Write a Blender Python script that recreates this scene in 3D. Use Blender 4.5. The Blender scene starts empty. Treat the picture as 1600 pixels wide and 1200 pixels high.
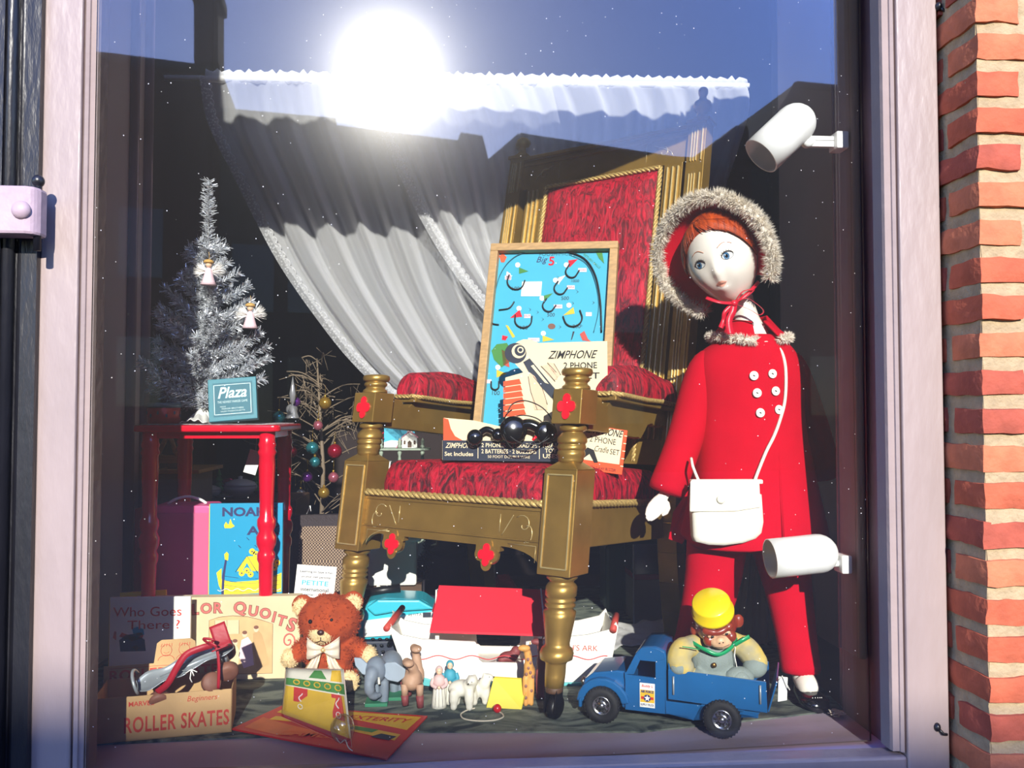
import bpy, bmesh, math, random
from math import sin, cos, pi, radians as R, atan2, sqrt
from mathutils import Vector as V, Matrix, Euler
from mathutils import noise as mnoise
S = bpy.context.scene
COL = S.collection
random.seed(7)
# ------------------------------------------------------------------ camera, sky, sun, exposure
F = 1300.0; CAM = V((0, -1.7, 1.306)); YAW = R(4.0); PITCH = R(2.0)
cd = bpy.data.cameras.new('camera'); cam = bpy.data.objects.new('camera', cd); COL.objects.link(cam)
cd.sensor_width = 36; cd.lens = F / 1600 * 36; cd.clip_end = 200; cd.clip_start = 0.02
cam.location = CAM; cam.rotation_euler = (pi / 2 + PITCH, 0, -YAW); S.camera = cam
FW = V((sin(YAW) * cos(PITCH), cos(YAW) * cos(PITCH), sin(PITCH)))
RT = V((cos(YAW), -sin(YAW), 0)); UP = RT.cross(FW)
def ray(px, py): return FW * F + RT * (px - 800) + UP * (600 - py)
def pt(px, py, y):                      # point of the photo pixel on the vertical plane y (metres inside the glass)
    d = ray(px, py); return CAM + d * ((y - CAM.y) / d.y)
def gp(px, py, z=0.6):                  # point of the photo pixel on a horizontal plane
    d = ray(px, py); return CAM + d * ((z - CAM.z) / d.z)
def mpp(y): return (y - CAM.y) / F      # metres per pixel at that depth
g = ray(608, 120).normalized()
GN = V((0.062, -1, 0)).normalized()     # the pane sits a little askew in its frame
def mirror(d): return d - 2 * d.dot(GN) * GN
SUN = mirror(g)                         # towards the sun: mirror of the glare seen in the pane
sl = bpy.data.lights.new('sun', 'SUN'); sl.energy = 7.7; sl.angle = R(0.53); sl.color = (1.0, 0.95, 0.86)
so = bpy.data.objects.new('sun', sl); COL.objects.link(so); so.rotation_euler = SUN.to_track_quat('Z', 'Y').to_euler()
so.location = (0, -6, 6)
W = bpy.data.worlds.new('sky'); S.world = W; W.use_nodes = True
nt = W.node_tree; nt.nodes.clear()
wo = nt.nodes.new('ShaderNodeOutputWorld'); bgd = nt.nodes.new('ShaderNodeBackground'); sk = nt.nodes.new('ShaderNodeTexSky')
sk.sky_type = 'NISHITA'; sk.sun_disc = False; sk.sun_elevation = math.asin(SUN.z); sk.sun_rotation = atan2(SUN.x, SUN.y)
sk.air_density = 1.0; sk.dust_density = 0.2; sk.ozone_density = 4.0
hs = nt.nodes.new('ShaderNodeHueSaturation'); hs.inputs['Saturation'].default_value = 1.2; hs.inputs['Hue'].default_value = .525
nt.links.new(sk.outputs[0], hs.inputs['Color']); nt.links.new(hs.outputs[0], bgd.inputs[0])
bgd.inputs[1].default_value = 0.56; nt.links.new(bgd.outputs[0], wo.inputs[0])
S.view_settings.view_transform = 'Standard'; S.view_settings.look = 'None'; S.view_settings.gamma = 1.0
S.view_settings.use_curve_mapping = False; S.view_settings.exposure = 0.08
S.cycles.max_bounces = 10; S.cycles.transparent_max_bounces = 24; S.cycles.caustics_reflective = False
S.cycles.sample_clamp_indirect = 4.0
# ------------------------------------------------------------------ materials
def lin(c):
    return tuple((x / 255 / 12.92) if x / 255 <= 0.04045 else ((x / 255 + 0.055) / 1.055) ** 2.4 for x in c)
def mat(name, rgb, rough=0.6, metal=0.0, var=0.0, vs=8.0, bump=0.0, bs=60.0, sheen=0.0, coat=0.0, dark=None, spec=0.5, stretch=None, trans=0.0, alpha=1.0, detail=4.0):
    m = bpy.data.materials.new(name); m.use_nodes = True
    n = m.node_tree.nodes; L = m.node_tree.links; b = n['Principled BSDF']
    c = lin(rgb); b.inputs['Base Color'].default_value = (*c, 1); b.inputs['Roughness'].default_value = rough
    b.inputs['Metallic'].default_value = metal; b.inputs['Specular IOR Level'].default_value = spec
    if sheen: b.inputs['Sheen Weight'].default_value = sheen; b.inputs['Sheen Roughness'].default_value = 0.4; b.inputs['Sheen Tint'].default_value = (*c, 1)
    if coat: b.inputs['Coat Weight'].default_value = coat; b.inputs['Coat Roughness'].default_value = 0.12
    if trans: b.inputs['Transmission Weight'].default_value = trans
    if alpha < 1: b.inputs['Alpha'].default_value = alpha
    if var or bump:
        tc = n.new('ShaderNodeTexCoord'); mp = n.new('ShaderNodeMapping'); L.new(tc.outputs['Object'], mp.inputs[0])
        if stretch: mp.inputs['Scale'].default_value = stretch
    if var:
        t = n.new('ShaderNodeTexNoise'); t.inputs['Scale'].default_value = vs; t.inputs['Detail'].default_value = detail
        L.new(mp.outputs[0], t.inputs['Vector'])
        rp = n.new('ShaderNodeValToRGB'); L.new(t.outputs['Fac'], rp.inputs[0])
        d = lin(dark) if dark else tuple(x * (1 - var) for x in c)
        rp.color_ramp.elements[0].position = 0.32; rp.color_ramp.elements[0].color = (*d, 1)
        rp.color_ramp.elements[1].position = 0.68; rp.color_ramp.elements[1].color = (*c, 1)
        L.new(rp.outputs[0], b.inputs['Base Color'])
    if bump:
        t2 = n.new('ShaderNodeTexNoise'); t2.inputs['Scale'].default_value = bs; t2.inputs['Detail'].default_value = 3
        L.new(mp.outputs[0], t2.inputs['Vector']); bp = n.new('ShaderNodeBump'); bp.inputs['Strength'].default_value = bump
        bp.inputs['Distance'].default_value = 0.004
        L.new(t2.outputs['Fac'], bp.inputs['Height']); L.new(bp.outputs[0], b.inputs['Normal'])
    return m
M = {}
def mk(k, *a, **kw): M[k] = mat(k, *a, **kw); return M[k]
mk('frame_paint', (150, 134, 130), 0.42, var=0.12, vs=9, bump=0.55, bs=38, stretch=(1, 1, .35))
mk('frame_bead', (150, 134, 130), .75, var=.1, vs=9, bump=.4, bs=40, spec=.2); mk('frame_inner', (132, 112, 122), 0.7, var=0.1, vs=12, bump=0.2, spec=.2)
mk('black_iron', (26, 26, 32), 0.38, var=0.3, vs=30, bump=0.4, bs=90, stretch=(1, 1, .25))
mk('hinge_paint', (172, 150, 160), 0.5, var=.2, vs=20, bump=.4, bs=50)
mk('mortar', (172, 150, 116), 0.95, var=0.25, vs=40, bump=0.9, bs=120)
mk('sill_paint', (186, 170, 184), 0.6, var=0.1, vs=8, bump=0.25, bs=40, stretch=(.4, 1, 1))
mk('gold', (176, 140, 70), 0.36, 0.62, var=0.25, vs=12, bump=0.12, bs=60)
mk('gold_bright', (218, 196, 138), 0.3, 0.55, var=0.2, vs=30, bump=.1)
mk('rope', (212, 180, 110), 0.45, 0.35, var=0.35, vs=160, bump=0.5, bs=300)
mk('ruby', (236, 18, 44), 0.35, coat=.3)
mk('red_felt', (198, 0, 34), 0.9, var=0.1, vs=14, bump=0.25, bs=500, spec=.12)
mk('red_felt_dark', (150, 4, 30), 0.9, sheen=.1, bump=.2, bs=400)
mk('porcelain', (240, 232, 220), 0.28, coat=0.4, var=.03)
mk('lips', (250, 184, 160), 0.5); mk('eye_white', (235, 238, 236), .3); mk('iris', (64, 116, 158), .25, var=.4, vs=300)
mk('pupil', (14, 18, 26), .2); mk('lash', (40, 36, 34), .5); mk('brow', (212, 150, 120), .6); mk('blush', (236, 206, 192), .4)
mk('ginger_hair', (206, 82, 22), 0.45, var=0.6, vs=55, dark=(120, 34, 8), stretch=(3, .4, .4), bump=.5, bs=200)
mk('fur', (250, 240, 224), 0.9, var=0.3, vs=60)
mk('ribbon_red', (206, 22, 50), 0.35, sheen=.3)
mk('white_button', (246, 244, 236), 0.3)
mk('vinyl_white', (240, 236, 222), 0.35, var=0.06, vs=15, bump=0.12, bs=140)
mk('lamp_white', (246, 246, 244), 0.32)
mk('white', (240, 238, 232), 0.5); mk('white_gloss', (240, 240, 236), 0.25, coat=.3); mk('paper', (232, 226, 210), .8, var=.1, vs=10)
mk('black', (16, 15, 18), 0.4); mk('black_gloss', (10, 10, 12), 0.12, coat=.6); mk('dark_navy', (40, 48, 66), .6)
mk('red_gloss', (218, 8, 44), 0.22, coat=0.5, var=.08, vs=10)
mk('pine', (196, 156, 104), 0.5, var=0.3, vs=18, stretch=(.4, 8, 8), bump=.1)
mk('pinball_blue', (58, 170, 200), 0.5, var=.06, vs=10)
mk('cream', (240, 222, 184), .7, var=.06, vs=10); mk('orange', (236, 84, 42), .6); mk('ink', (38, 44, 62), .6); mk('ink_black', (20, 20, 24), .6)
mk('card', (206, 168, 118), 0.85, var=0.22, vs=9, bump=.15, bs=90); mk('card_print', (208, 76, 62), .85, var=.2, vs=80)
mk('quoits', (224, 204, 164), 0.8, var=0.14, vs=8); mk('quoits_print', (214, 112, 104), .8, var=.15, vs=60); mk('quoits_tan', (222, 184, 132), .8, var=.2, vs=22); mk('quoits_line', (120, 84, 62), .8)
mk('pink', (232, 96, 152), .45, var=.05); mk('pink_dark', (206, 90, 132), .5)
mk('book_blue', (22, 152, 196), .42, coat=.2, var=.06, vs=6); mk('book_yellow', (242, 214, 40), .5); mk('book_navy', (42, 48, 100), .5)
mk('teal_box', (54, 132, 148), .55, var=.15, vs=12); mk('teal_dark', (40, 108, 126), .6, var=.15, vs=20); mk('pale_print', (196, 222, 222), .6)
mk('aqua', (60, 186, 206), .3, coat=.4); mk('ark_white', (242, 238, 226), .55, var=.04); mk('ark_red', (226, 44, 60), .45, var=.06, vs=10); mk('ark_teal', (92, 182, 186), .5)
mk('ark_redline', (206, 50, 58), .6); mk('brick_red_paint', (190, 70, 58), .6)
mk('truck_blue', (22, 92, 150), .3, coat=.5, var=.14, vs=14); mk('rubber', (24, 24, 26), .75, bump=.2); mk('chrome', (200, 200, 200), .22, 1.0)
mk('hat_yellow', (246, 214, 12), .35, coat=.3, var=.06); mk('monkey_brown', (150, 56, 34), .3, coat=.6, var=.3, vs=18); mk('muzzle', (224, 180, 142), .4)
mk('cloth_yellow', (214, 184, 78), .85, var=.25, vs=18, dark=(150, 148, 130)); mk('cloth_grey', (136, 148, 144), .9, var=.2, vs=20, bump=.3, bs=300); mk('brass', (130, 96, 50), .35, .9)
mk('green_ribbon', (18, 150, 92), .3, sheen=.3)
mk('bear_fur', (176, 70, 24), .95, var=.35, vs=40, sheen=.3); mk('bear_cream', (232, 206, 156), .95, var=.2, vs=50, sheen=.3); mk('nose', (60, 30, 24), .4)
mk('organza', (240, 226, 206), .25, sheen=.5, alpha=.75); mk('organza_gold', (214, 186, 130), .3, .4)
mk('toy_grey', (122, 134, 148), .6, var=.15, vs=30, bump=.15); mk('toy_grey_light', (156, 170, 184), .6, var=.1, vs=30); mk('toy_green', (48, 128, 92), .6)
mk('toy_tan', (188, 150, 122), .6, var=.15, vs=30, bump=.15); mk('toy_maroon', (132, 62, 62), .6); mk('toy_white', (226, 222, 208), .6, var=.1, vs=30, bump=.15); mk('toy_line', (60, 52, 52), .7)
mk('toy_rose', (206, 176, 172), .6); mk('toy_blue', (60, 150, 172), .6); mk('giraffe', (226, 162, 84), .6, var=.1); mk('giraffe_spot', (142, 98, 82), .6); mk('skin', (232, 196, 164), .6)
mk('yellow_board', (226, 206, 62), .55, var=.05); mk('bead_red', (190, 28, 34), .3, coat=.4); mk('string', (214, 204, 184), .8)
mk('steel', (170, 178, 184), .32, .35, var=.2, vs=20); mk('leather_red', (168, 22, 40), .5, var=.15, vs=30, bump=.2); mk('wheel_tan', (130, 84, 66), .6, var=.2, vs=20)
mk('game_red', (206, 44, 36), .5, var=.12, vs=14); mk('game_yellow', (236, 190, 44), .5, var=.2, vs=16); mk('game_green', (60, 128, 52), .5); mk('game_orange', (230, 110, 44), .5, var=.2, vs=20); mk('card_edge', (180, 130, 110), .8)
mk('tinsel', (226, 230, 236), .3, .5); mk('tinsel_pole', (150, 150, 150), .4, .8)
mk('angel_pink', (238, 206, 214), .7); mk('feather', (244, 240, 236), .8); mk('straw', (200, 158, 84), .7)
mk('tin_red', (186, 40, 34), .4, .2, var=.3, vs=30); mk('tin_blue', (90, 110, 120), .4)
mk('weave', (150, 122, 104), .8); mk('case_dark', (54, 44, 46), .6, bump=.3, bs=200)
mk('dark_purple', (44, 36, 58), .5, coat=.2); mk('feather_black', (18, 14, 26), .7); mk('mint', (130, 190, 180), .5); mk('dark_green', (24, 66, 56), .4, coat=.3)
mk('twig', (120, 104, 86), .7); mk('shelf_green', (150, 164, 146), .6, var=.2, vs=30); mk('sky_card', (70, 176, 206), .6); mk('roof_pink', (196, 130, 146), .7)
mk('grey_panel', (120, 116, 114), .5, var=.05); mk('maroon', (128, 24, 40), .5)
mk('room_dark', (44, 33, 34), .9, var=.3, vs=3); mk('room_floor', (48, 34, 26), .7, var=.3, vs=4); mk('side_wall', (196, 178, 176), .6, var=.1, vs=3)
mk('wood_dark', (90, 62, 40), .6, var=.3, vs=10, stretch=(1, 1, 6)); mk('asphalt', (70, 70, 72), .95, var=.2, vs=3)
mk('brick_far', (74, 44, 40), .95, var=.3, vs=2); mk('brick_far_grey', (66, 58, 58), .95, var=.3, vs=2); mk('far_window', (30, 34, 40), .15); mk('slate', (52, 50, 54), .8, var=.2, vs=3)
mk('china', (226, 222, 210), .25, coat=.3); mk('brick_a', (186, 92, 62), .9, var=.28, vs=22, bump=.8, bs=70); mk('brick_b', (168, 80, 60), .9, var=.3, vs=22, bump=.8, bs=70); mk('brick_c', (198, 112, 76), .9, var=.25, vs=26, bump=.8, bs=70)
for k, c in (('bauble_red', (190, 30, 60)), ('bauble_teal', (60, 150, 160)), ('bauble_purple', (120, 50, 150)), ('bauble_gold', (190, 150, 60)), ('bauble_silver', (200, 200, 205)), ('bauble_pink', (220, 120, 140))): mk(k, c, .15, .7)

def nodes_of(m): return m.node_tree.nodes, m.node_tree.links, m.node_tree.nodes['Principled BSDF']
# crushed velvet: sheen of the swirling pile painted into the colour, bright and dark, plus bump
def velvet(name, hi, lo, sx, sy, sz):
    m = mat(name, hi, .62, sheen=.12); n, L, b = nodes_of(m)
    tc = n.new('ShaderNodeTexCoord'); mp = n.new('ShaderNodeMapping'); mp.inputs['Scale'].default_value = (sx, sy, sz); L.new(tc.outputs['Object'], mp.inputs[0])
    t = n.new('ShaderNodeTexNoise'); t.inputs['Scale'].default_value = 1; t.inputs['Detail'].default_value = 6; t.inputs['Roughness'].default_value = .68; t.inputs['Distortion'].default_value = 1.4
    L.new(mp.outputs[0], t.inputs['Vector']); rp = n.new('ShaderNodeValToRGB'); L.new(t.outputs['Fac'], rp.inputs[0])
    rp.color_ramp.elements[0].position = .40; rp.color_ramp.elements[0].color = (*lin(lo), 1); rp.color_ramp.elements[1].position = .6; rp.color_ramp.elements[1].color = (*lin(hi), 1)
    L.new(rp.outputs[0], b.inputs['Base Color']); bp = n.new('ShaderNodeBump'); bp.inputs['Strength'].default_value = .8; bp.inputs['Distance'].default_value = .008
    L.new(t.outputs['Fac'], bp.inputs['Height']); L.new(bp.outputs[0], b.inputs['Normal']); return m
M['velvet'] = velvet('velvet', (200, 4, 44), (66, 0, 14), 42, 42, 16)
M['velvet_back'] = velvet('velvet_back', (198, 2, 44), (96, 0, 20), 60, 60, 12)
# houndstooth grille cloth
m = M['weave']; n, L, b = nodes_of(m); tc = n.new('ShaderNodeTexCoord'); ck = n.new('ShaderNodeTexChecker'); ck.inputs['Scale'].default_value = 190
ck.inputs['Color1'].default_value = (*lin((166, 142, 118)), 1); ck.inputs['Color2'].default_value = (*lin((66, 48, 44)), 1)
L.new(tc.outputs['Object'], ck.inputs['Vector']); L.new(ck.outputs[0], b.inputs['Base Color'])
# marbled green-grey carpet on the display floor
m = mat('carpet', (120, 128, 116), .95, bump=.4, bs=250); n, L, b = nodes_of(m); tc = n.new('ShaderNodeTexCoord'); mp = n.new('ShaderNodeMapping'); mp.inputs['Scale'].default_value = (5, 10, 5); L.new(tc.outputs['Object'], mp.inputs[0])
t = n.new('ShaderNodeTexNoise'); t.inputs['Scale'].default_value = 1.3; t.inputs['Detail'].default_value = 5; t.inputs['Distortion'].default_value = 2.2; L.new(mp.outputs[0], t.inputs['Vector'])
rp = n.new('ShaderNodeValToRGB'); L.new(t.outputs['Fac'], rp.inputs[0]); rp.color_ramp.elements[0].position = .38; rp.color_ramp.elements[0].color = (*lin((44, 56, 58)), 1); rp.color_ramp.elements[1].position = .62; rp.color_ramp.elements[1].color = (*lin((126, 134, 120)), 1)
L.new(rp.outputs[0], b.inputs['Base Color']); M['carpet'] = m
# sheer net: light passes partly, partly scatters on both sides
def sheer(name, col, alpha, lace=None):
    m = bpy.data.materials.new(name); m.use_nodes = True; n = m.node_tree.nodes; L = m.node_tree.links; n.clear()
    o = n.new('ShaderNodeOutputMaterial'); tr = n.new('ShaderNodeBsdfTransparent'); df = n.new('ShaderNodeBsdfDiffuse'); tl = n.new('ShaderNodeBsdfTranslucent')
    df.inputs[0].default_value = (*lin(col), 1); tl.inputs[0].default_value = (*lin(col), 1)
    a = n.new('ShaderNodeMixShader'); a.inputs[0].default_value = .35; L.new(df.outputs[0], a.inputs[1]); L.new(tl.outputs[0], a.inputs[2])
    mx = n.new('ShaderNodeMixShader'); L.new(tr.outputs[0], mx.inputs[1]); L.new(a.outputs[0], mx.inputs[2]); L.new(mx.outputs[0], o.inputs[0])
    if lace:
        tc = n.new('ShaderNodeTexCoord'); vo = n.new('ShaderNodeTexVoronoi'); vo.inputs['Scale'].default_value = lace; L.new(tc.outputs['Object'], vo.inputs['Vector'])
        mr = n.new('ShaderNodeMapRange'); mr.inputs['From Min'].default_value = .2; mr.inputs['From Max'].default_value = .5; mr.inputs['To Min'].default_value = min(1, alpha + .2); mr.inputs['To Max'].default_value = alpha * .8
        L.new(vo.outputs['Distance'], mr.inputs[0]); L.new(mr.outputs[0], mx.inputs[0])
    else:
        lw = n.new('ShaderNodeLayerWeight'); lw.inputs[0].default_value = .55        # net looks denser where it turns edge-on
        mr = n.new('ShaderNodeMapRange'); mr.inputs['To Min'].default_value = alpha; mr.inputs['To Max'].default_value = 1.0
        L.new(lw.outputs['Facing'], mr.inputs[0]); L.new(mr.outputs[0], mx.inputs[0])
    return m
M['net'] = sheer('net', (246, 246, 248), .34); M['lace'] = sheer('lace', (236, 236, 238), .5, 110); M['satin_net'] = sheer('satin_net', (226, 224, 222), .8)
# window pane: clear, mirror-like at the surface, a faint broad lobe and white specks from dust
m = bpy.data.materials.new('pane_glass'); m.use_nodes = True; n = m.node_tree.nodes; L = m.node_tree.links; n.clear()
o = n.new('ShaderNodeOutputMaterial'); tr = n.new('ShaderNodeBsdfTransparent'); g1 = n.new('ShaderNodeBsdfGlossy'); g2 = n.new('ShaderNodeBsdfGlossy')
tr.inputs[0].default_value = (.97, .98, .98, 1); g1.inputs['Roughness'].default_value = .016; g2.inputs['Roughness'].default_value = .17
gm = n.new('ShaderNodeMixShader'); gm.inputs[0].default_value = .05; L.new(g1.outputs[0], gm.inputs[1]); L.new(g2.outputs[0], gm.inputs[2])
fr = n.new('ShaderNodeFresnel'); fr.inputs[0].default_value = 1.52; mu = n.new('ShaderNodeMath'); mu.operation = 'MULTIPLY'; mu.inputs[1].default_value = 1.45; L.new(fr.outputs[0], mu.inputs[0])
mx = n.new('ShaderNodeMixShader'); L.new(mu.outputs[0], mx.inputs[0]); L.new(tr.outputs[0], mx.inputs[1]); L.new(gm.outputs[0], mx.inputs[2])
tc = n.new('ShaderNodeTexCoord'); vo = n.new('ShaderNodeTexVoronoi'); vo.inputs['Scale'].default_value = 40; L.new(tc.outputs['Object'], vo.inputs['Vector'])
nz = n.new('ShaderNodeTexNoise'); nz.inputs['Scale'].default_value = 9; L.new(tc.outputs['Object'], nz.inputs['Vector'])
th = n.new('ShaderNodeMath'); th.operation = 'MULTIPLY'; th.inputs[1].default_value = .075; L.new(nz.outputs['Fac'], th.inputs[0])
lt = n.new('ShaderNodeMath'); lt.operation = 'LESS_THAN'; L.new(vo.outputs['Distance'], lt.inputs[0]); L.new(th.outputs[0], lt.inputs[1])
l2 = n.new('ShaderNodeMath'); l2.operation = 'MULTIPLY'; l2.inputs[1].default_value = .5; L.new(lt.outputs[0], l2.inputs[0])
dd = n.new('ShaderNodeBsdfDiffuse'); dd.inputs[0].default_value = (.9, .9, .92, 1); mz = n.new('ShaderNodeMixShader')
ad = n.new('ShaderNodeMath'); ad.operation = 'ADD'; ad.inputs[1].default_value = .004; L.new(l2.outputs[0], ad.inputs[0])
L.new(ad.outputs[0], mz.inputs[0]); L.new(mx.outputs[0], mz.inputs[1]); L.new(dd.outputs[0], mz.inputs[2]); L.new(mz.outputs[0], o.inputs[0]); M['pane_glass'] = m
# clear plastic dome
m = bpy.data.materials.new('clear_plastic'); m.use_nodes = True; n = m.node_tree.nodes; L = m.node_tree.links; n.clear()
o = n.new('ShaderNodeOutputMaterial'); tr = n.new('ShaderNodeBsdfTransparent'); g1 = n.new('ShaderNodeBsdfGlossy'); g1.inputs['Roughness'].default_value = .12
lw = n.new('ShaderNodeLayerWeight'); lw.inputs[0].default_value = .3; mr = n.new('ShaderNodeMapRange'); mr.inputs['To Min'].default_value = .12; mr.inputs['To Max'].default_value = .8; L.new(lw.outputs['Facing'], mr.inputs[0])
mx = n.new('ShaderNodeMixShader'); L.new(mr.outputs[0], mx.inputs[0]); L.new(tr.outputs[0], mx.inputs[1]); L.new(g1.outputs[0], mx.inputs[2]); L.new(mx.outputs[0], o.inputs[0]); M['clear_plastic'] = m

# ------------------------------------------------------------------ mesh helpers
I4 = Matrix.Identity(4)
def T(x, y=0, z=0):
    if hasattr(x, '__len__'): return Matrix.Translation(V(x))
    return Matrix.Translation(V((x, y, z)))
def RX(a): return Matrix.Rotation(R(a), 4, 'X')
def RY(a): return Matrix.Rotation(R(a), 4, 'Y')
def RZ(a): return Matrix.Rotation(R(a), 4, 'Z')
def SC(x, y=None, z=None):
    if y is None: y = z = x
    return Matrix.Diagonal((x, y, z, 1))
def FR(o, xd, up):                      # frame of a flat face: x to the right, y up, z towards the onlooker
    x = V(xd).normalized(); u = V(up); u = (u - x * u.dot(x)).normalized(); z = x.cross(u)
    m = Matrix((x, u, z)).transposed().to_4x4(); m.translation = V(o); return m
class MB:
    def __init__(s): s.v = []; s.f = []; s.mi = []; s.sm = []; s.mats = []; s.cur = 0
    def m(s, k):
        mm = M[k] if isinstance(k, str) else k
        if mm not in s.mats: s.mats.append(mm)
        s.cur = s.mats.index(mm); return s
    def add(s, vs, fs, smooth=False):
        b = len(s.v); s.v += [tuple(x) for x in vs]
        for f in fs: s.f.append(tuple(i + b for i in f)); s.mi.append(s.cur); s.sm.append(smooth)
        return s
    def box(s, c, d, mx=I4):
        x, y, z = d[0] / 2, d[1] / 2, d[2] / 2; c = V(c)
        vs = [mx @ (c + V((a * x, b * y, e * z))) for a in (-1, 1) for b in (-1, 1) for e in (-1, 1)]
        return s.add(vs, [(0, 1, 3, 2), (4, 6, 7, 5), (0, 4, 5, 1), (2, 3, 7, 6), (0, 2, 6, 4), (1, 5, 7, 3)])
    def bx(s, a, b, mx=I4): return s.box([(a[i] + b[i]) / 2 for i in range(3)], [abs(b[i] - a[i]) for i in range(3)], mx)
    def prism(s, pts, th, mx=I4, z0=0.0):     # outline in x,y ; thickness along z
        n = len(pts); vs = [mx @ V((p[0], p[1], z0)) for p in pts] + [mx @ V((p[0], p[1], z0 + th)) for p in pts]
        ar = sum(pts[i][0] * pts[(i + 1) % n][1] - pts[(i + 1) % n][0] * pts[i][1] for i in range(n))
        fs = [tuple(range(n - 1, -1, -1)), tuple(range(n, 2 * n))] + [(i, (i + 1) % n, n + (i + 1) % n, n + i) for i in range(n)]
        if ar < 0: fs = [tuple(reversed(f)) for f in fs]
        return s.add(vs, fs)
    def lathe(s, prof, mx=I4, n=24, smooth=True):   # prof: (r,z)
        vs = []; fs = []
        for r, z in prof:
            for k in range(n): a = 2 * pi * k / n; vs.append(mx @ V((r * cos(a), r * sin(a), z)))
        for i in range(len(prof) - 1):
            for k in range(n): k2 = (k + 1) % n; fs.append((i * n + k, i * n + k2, (i + 1) * n + k2, (i + 1) * n + k))
        fs.append(tuple(range(n - 1, -1, -1))); fs.append(tuple((len(prof) - 1) * n + k for k in range(n)))
        return s.add(vs, fs, smooth)
    def sph(s, c, r, mx=I4, n=16, k=10):
        if not hasattr(r, '__len__'): r = (r, r, r)
        c = V(c); vs = []; fs = []
        for i in range(k + 1):
            t = pi * i / k
            for j in range(n): a = 2 * pi * j / n; vs.append(mx @ (c + V((r[0] * sin(t) * cos(a), r[1] * sin(t) * sin(a), -r[2] * cos(t)))))
        for i in range(k):
            for j in range(n):
                j2 = (j + 1) % n; a, b, cc, d = i * n + j, i * n + j2, (i + 1) * n + j2, (i + 1) * n + j
                if i == 0: fs.append((a, cc, d))
                elif i == k - 1: fs.append((a, b, cc))
                else: fs.append((a, b, cc, d))
        return s.add(vs, fs, True)
    def tube(s, pts, r, n=8, mx=I4, closed=False, caps=True):
        P = [V(p) for p in pts]; N = len(P)
        rr = r if hasattr(r, '__len__') else [r] * N
        vs = []; prev = None
        for i in range(N):
            if closed: t = P[(i + 1) % N] - P[i - 1]
            else: t = P[min(i + 1, N - 1)] - P[max(i - 1, 0)]
            if t.length < 1e-9: t = V((0, 0, 1))
            t.normalize()
            if prev is None: a = t.orthogonal().normalized()
            else:
                a = prev - t * prev.dot(t)
                a = a.normalized() if a.length > 1e-6 else t.orthogonal().normalized()
            prev = a; b = t.cross(a)
            for k in range(n): q = 2 * pi * k / n; vs.append(mx @ (P[i] + (a * cos(q) + b * sin(q)) * rr[i]))
        fs = []
        for i in range(N if closed else N - 1):
            i2 = (i + 1) % N
            for k in range(n): k2 = (k + 1) % n; fs.append((i * n + k, i * n + k2, i2 * n + k2, i2 * n + k))
        if not closed and caps: fs.append(tuple(range(n - 1, -1, -1))); fs.append(tuple((N - 1) * n + k for k in range(n)))
        return s.add(vs, fs, True)
    def cyl(s, a, b, r, r2=None, n=16): return s.tube([a, b], [r, r if r2 is None else r2], n)
    def loft(s, rings, n=28, cap=True, mx=I4, power=2.0):   # ring: (centre, xaxis vec, yaxis vec)
        vs = []; fs = []
        for c, ax, ay in rings:
            c, ax, ay = V(c), V(ax), V(ay)
            for k in range(n):
                q = 2 * pi * k / n; cx, sy = cos(q), sin(q)
                e = 2.0 / power; vs.append(mx @ (c + ax * (abs(cx) ** e * (1 if cx >= 0 else -1)) + ay * (abs(sy) ** e * (1 if sy >= 0 else -1))))
        for i in range(len(rings) - 1):
            for k in range(n): k2 = (k + 1) % n; fs.append((i * n + k, i * n + k2, (i + 1) * n + k2, (i + 1) * n + k))
        if cap: fs.append(tuple(range(n - 1, -1, -1))); fs.append(tuple((len(rings) - 1) * n + k for k in range(n)))
        return s.add(vs, fs, True)
    def grid(s, fn, nu, nv, smooth=True, mx=I4):
        vs = [mx @ V(fn(i / nu, j / nv)) for i in range(nu + 1) for j in range(nv + 1)]
        fs = [(i * (nv + 1) + j, (i + 1) * (nv + 1) + j, (i + 1) * (nv + 1) + j + 1, i * (nv + 1) + j + 1) for i in range(nu) for j in range(nv)]
        return s.add(vs, fs, smooth)
    def build(s, name, mk_=None, parent=None, bevel=0, seg=2, subsurf=0, solid=0, remesh=0, mx=None):
        me = bpy.data.meshes.new(name)
        if mx is not None: s.v = [tuple(mx @ V(p)) for p in s.v]
        me.from_pydata(s.v, [], s.f)
        if mk_ is not None and not s.mats: s.m(mk_)
        for x in s.mats: me.materials.append(x)
        if len(s.v) < 40000:
            bm = bmesh.new(); bm.from_mesh(me); bmesh.ops.recalc_face_normals(bm, faces=bm.faces); bm.to_mesh(me); bm.free()
        me.polygons.foreach_set('material_index', s.mi); me.polygons.foreach_set('use_smooth', s.sm); me.update()
        o = bpy.data.objects.new(name, me); COL.objects.link(o)
        if parent is not None: o.parent = parent
        if remesh:
            q = o.modifiers.new('r', 'REMESH'); q.mode = 'VOXEL'; q.voxel_size = remesh; q.use_smooth_shade = True
            q = o.modifiers.new('s', 'SMOOTH'); q.iterations = 6; q.factor = .5
        if solid: q = o.modifiers.new('t', 'SOLIDIFY'); q.thickness = solid; q.offset = 0
        if bevel: q = o.modifiers.new('b', 'BEVEL'); q.width = bevel; q.segments = seg; q.limit_method = 'ANGLE'; q.angle_limit = R(35); q.harden_normals = False
        if subsurf: q = o.modifiers.new('u', 'SUBSURF'); q.levels = subsurf; q.render_levels = subsurf
        return o
def tag(o, label, cat, group=None, kind=None):
    o['label'] = label; o['category'] = cat
    if group: o['group'] = group
    if kind: o['kind'] = kind
    return o
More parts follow.
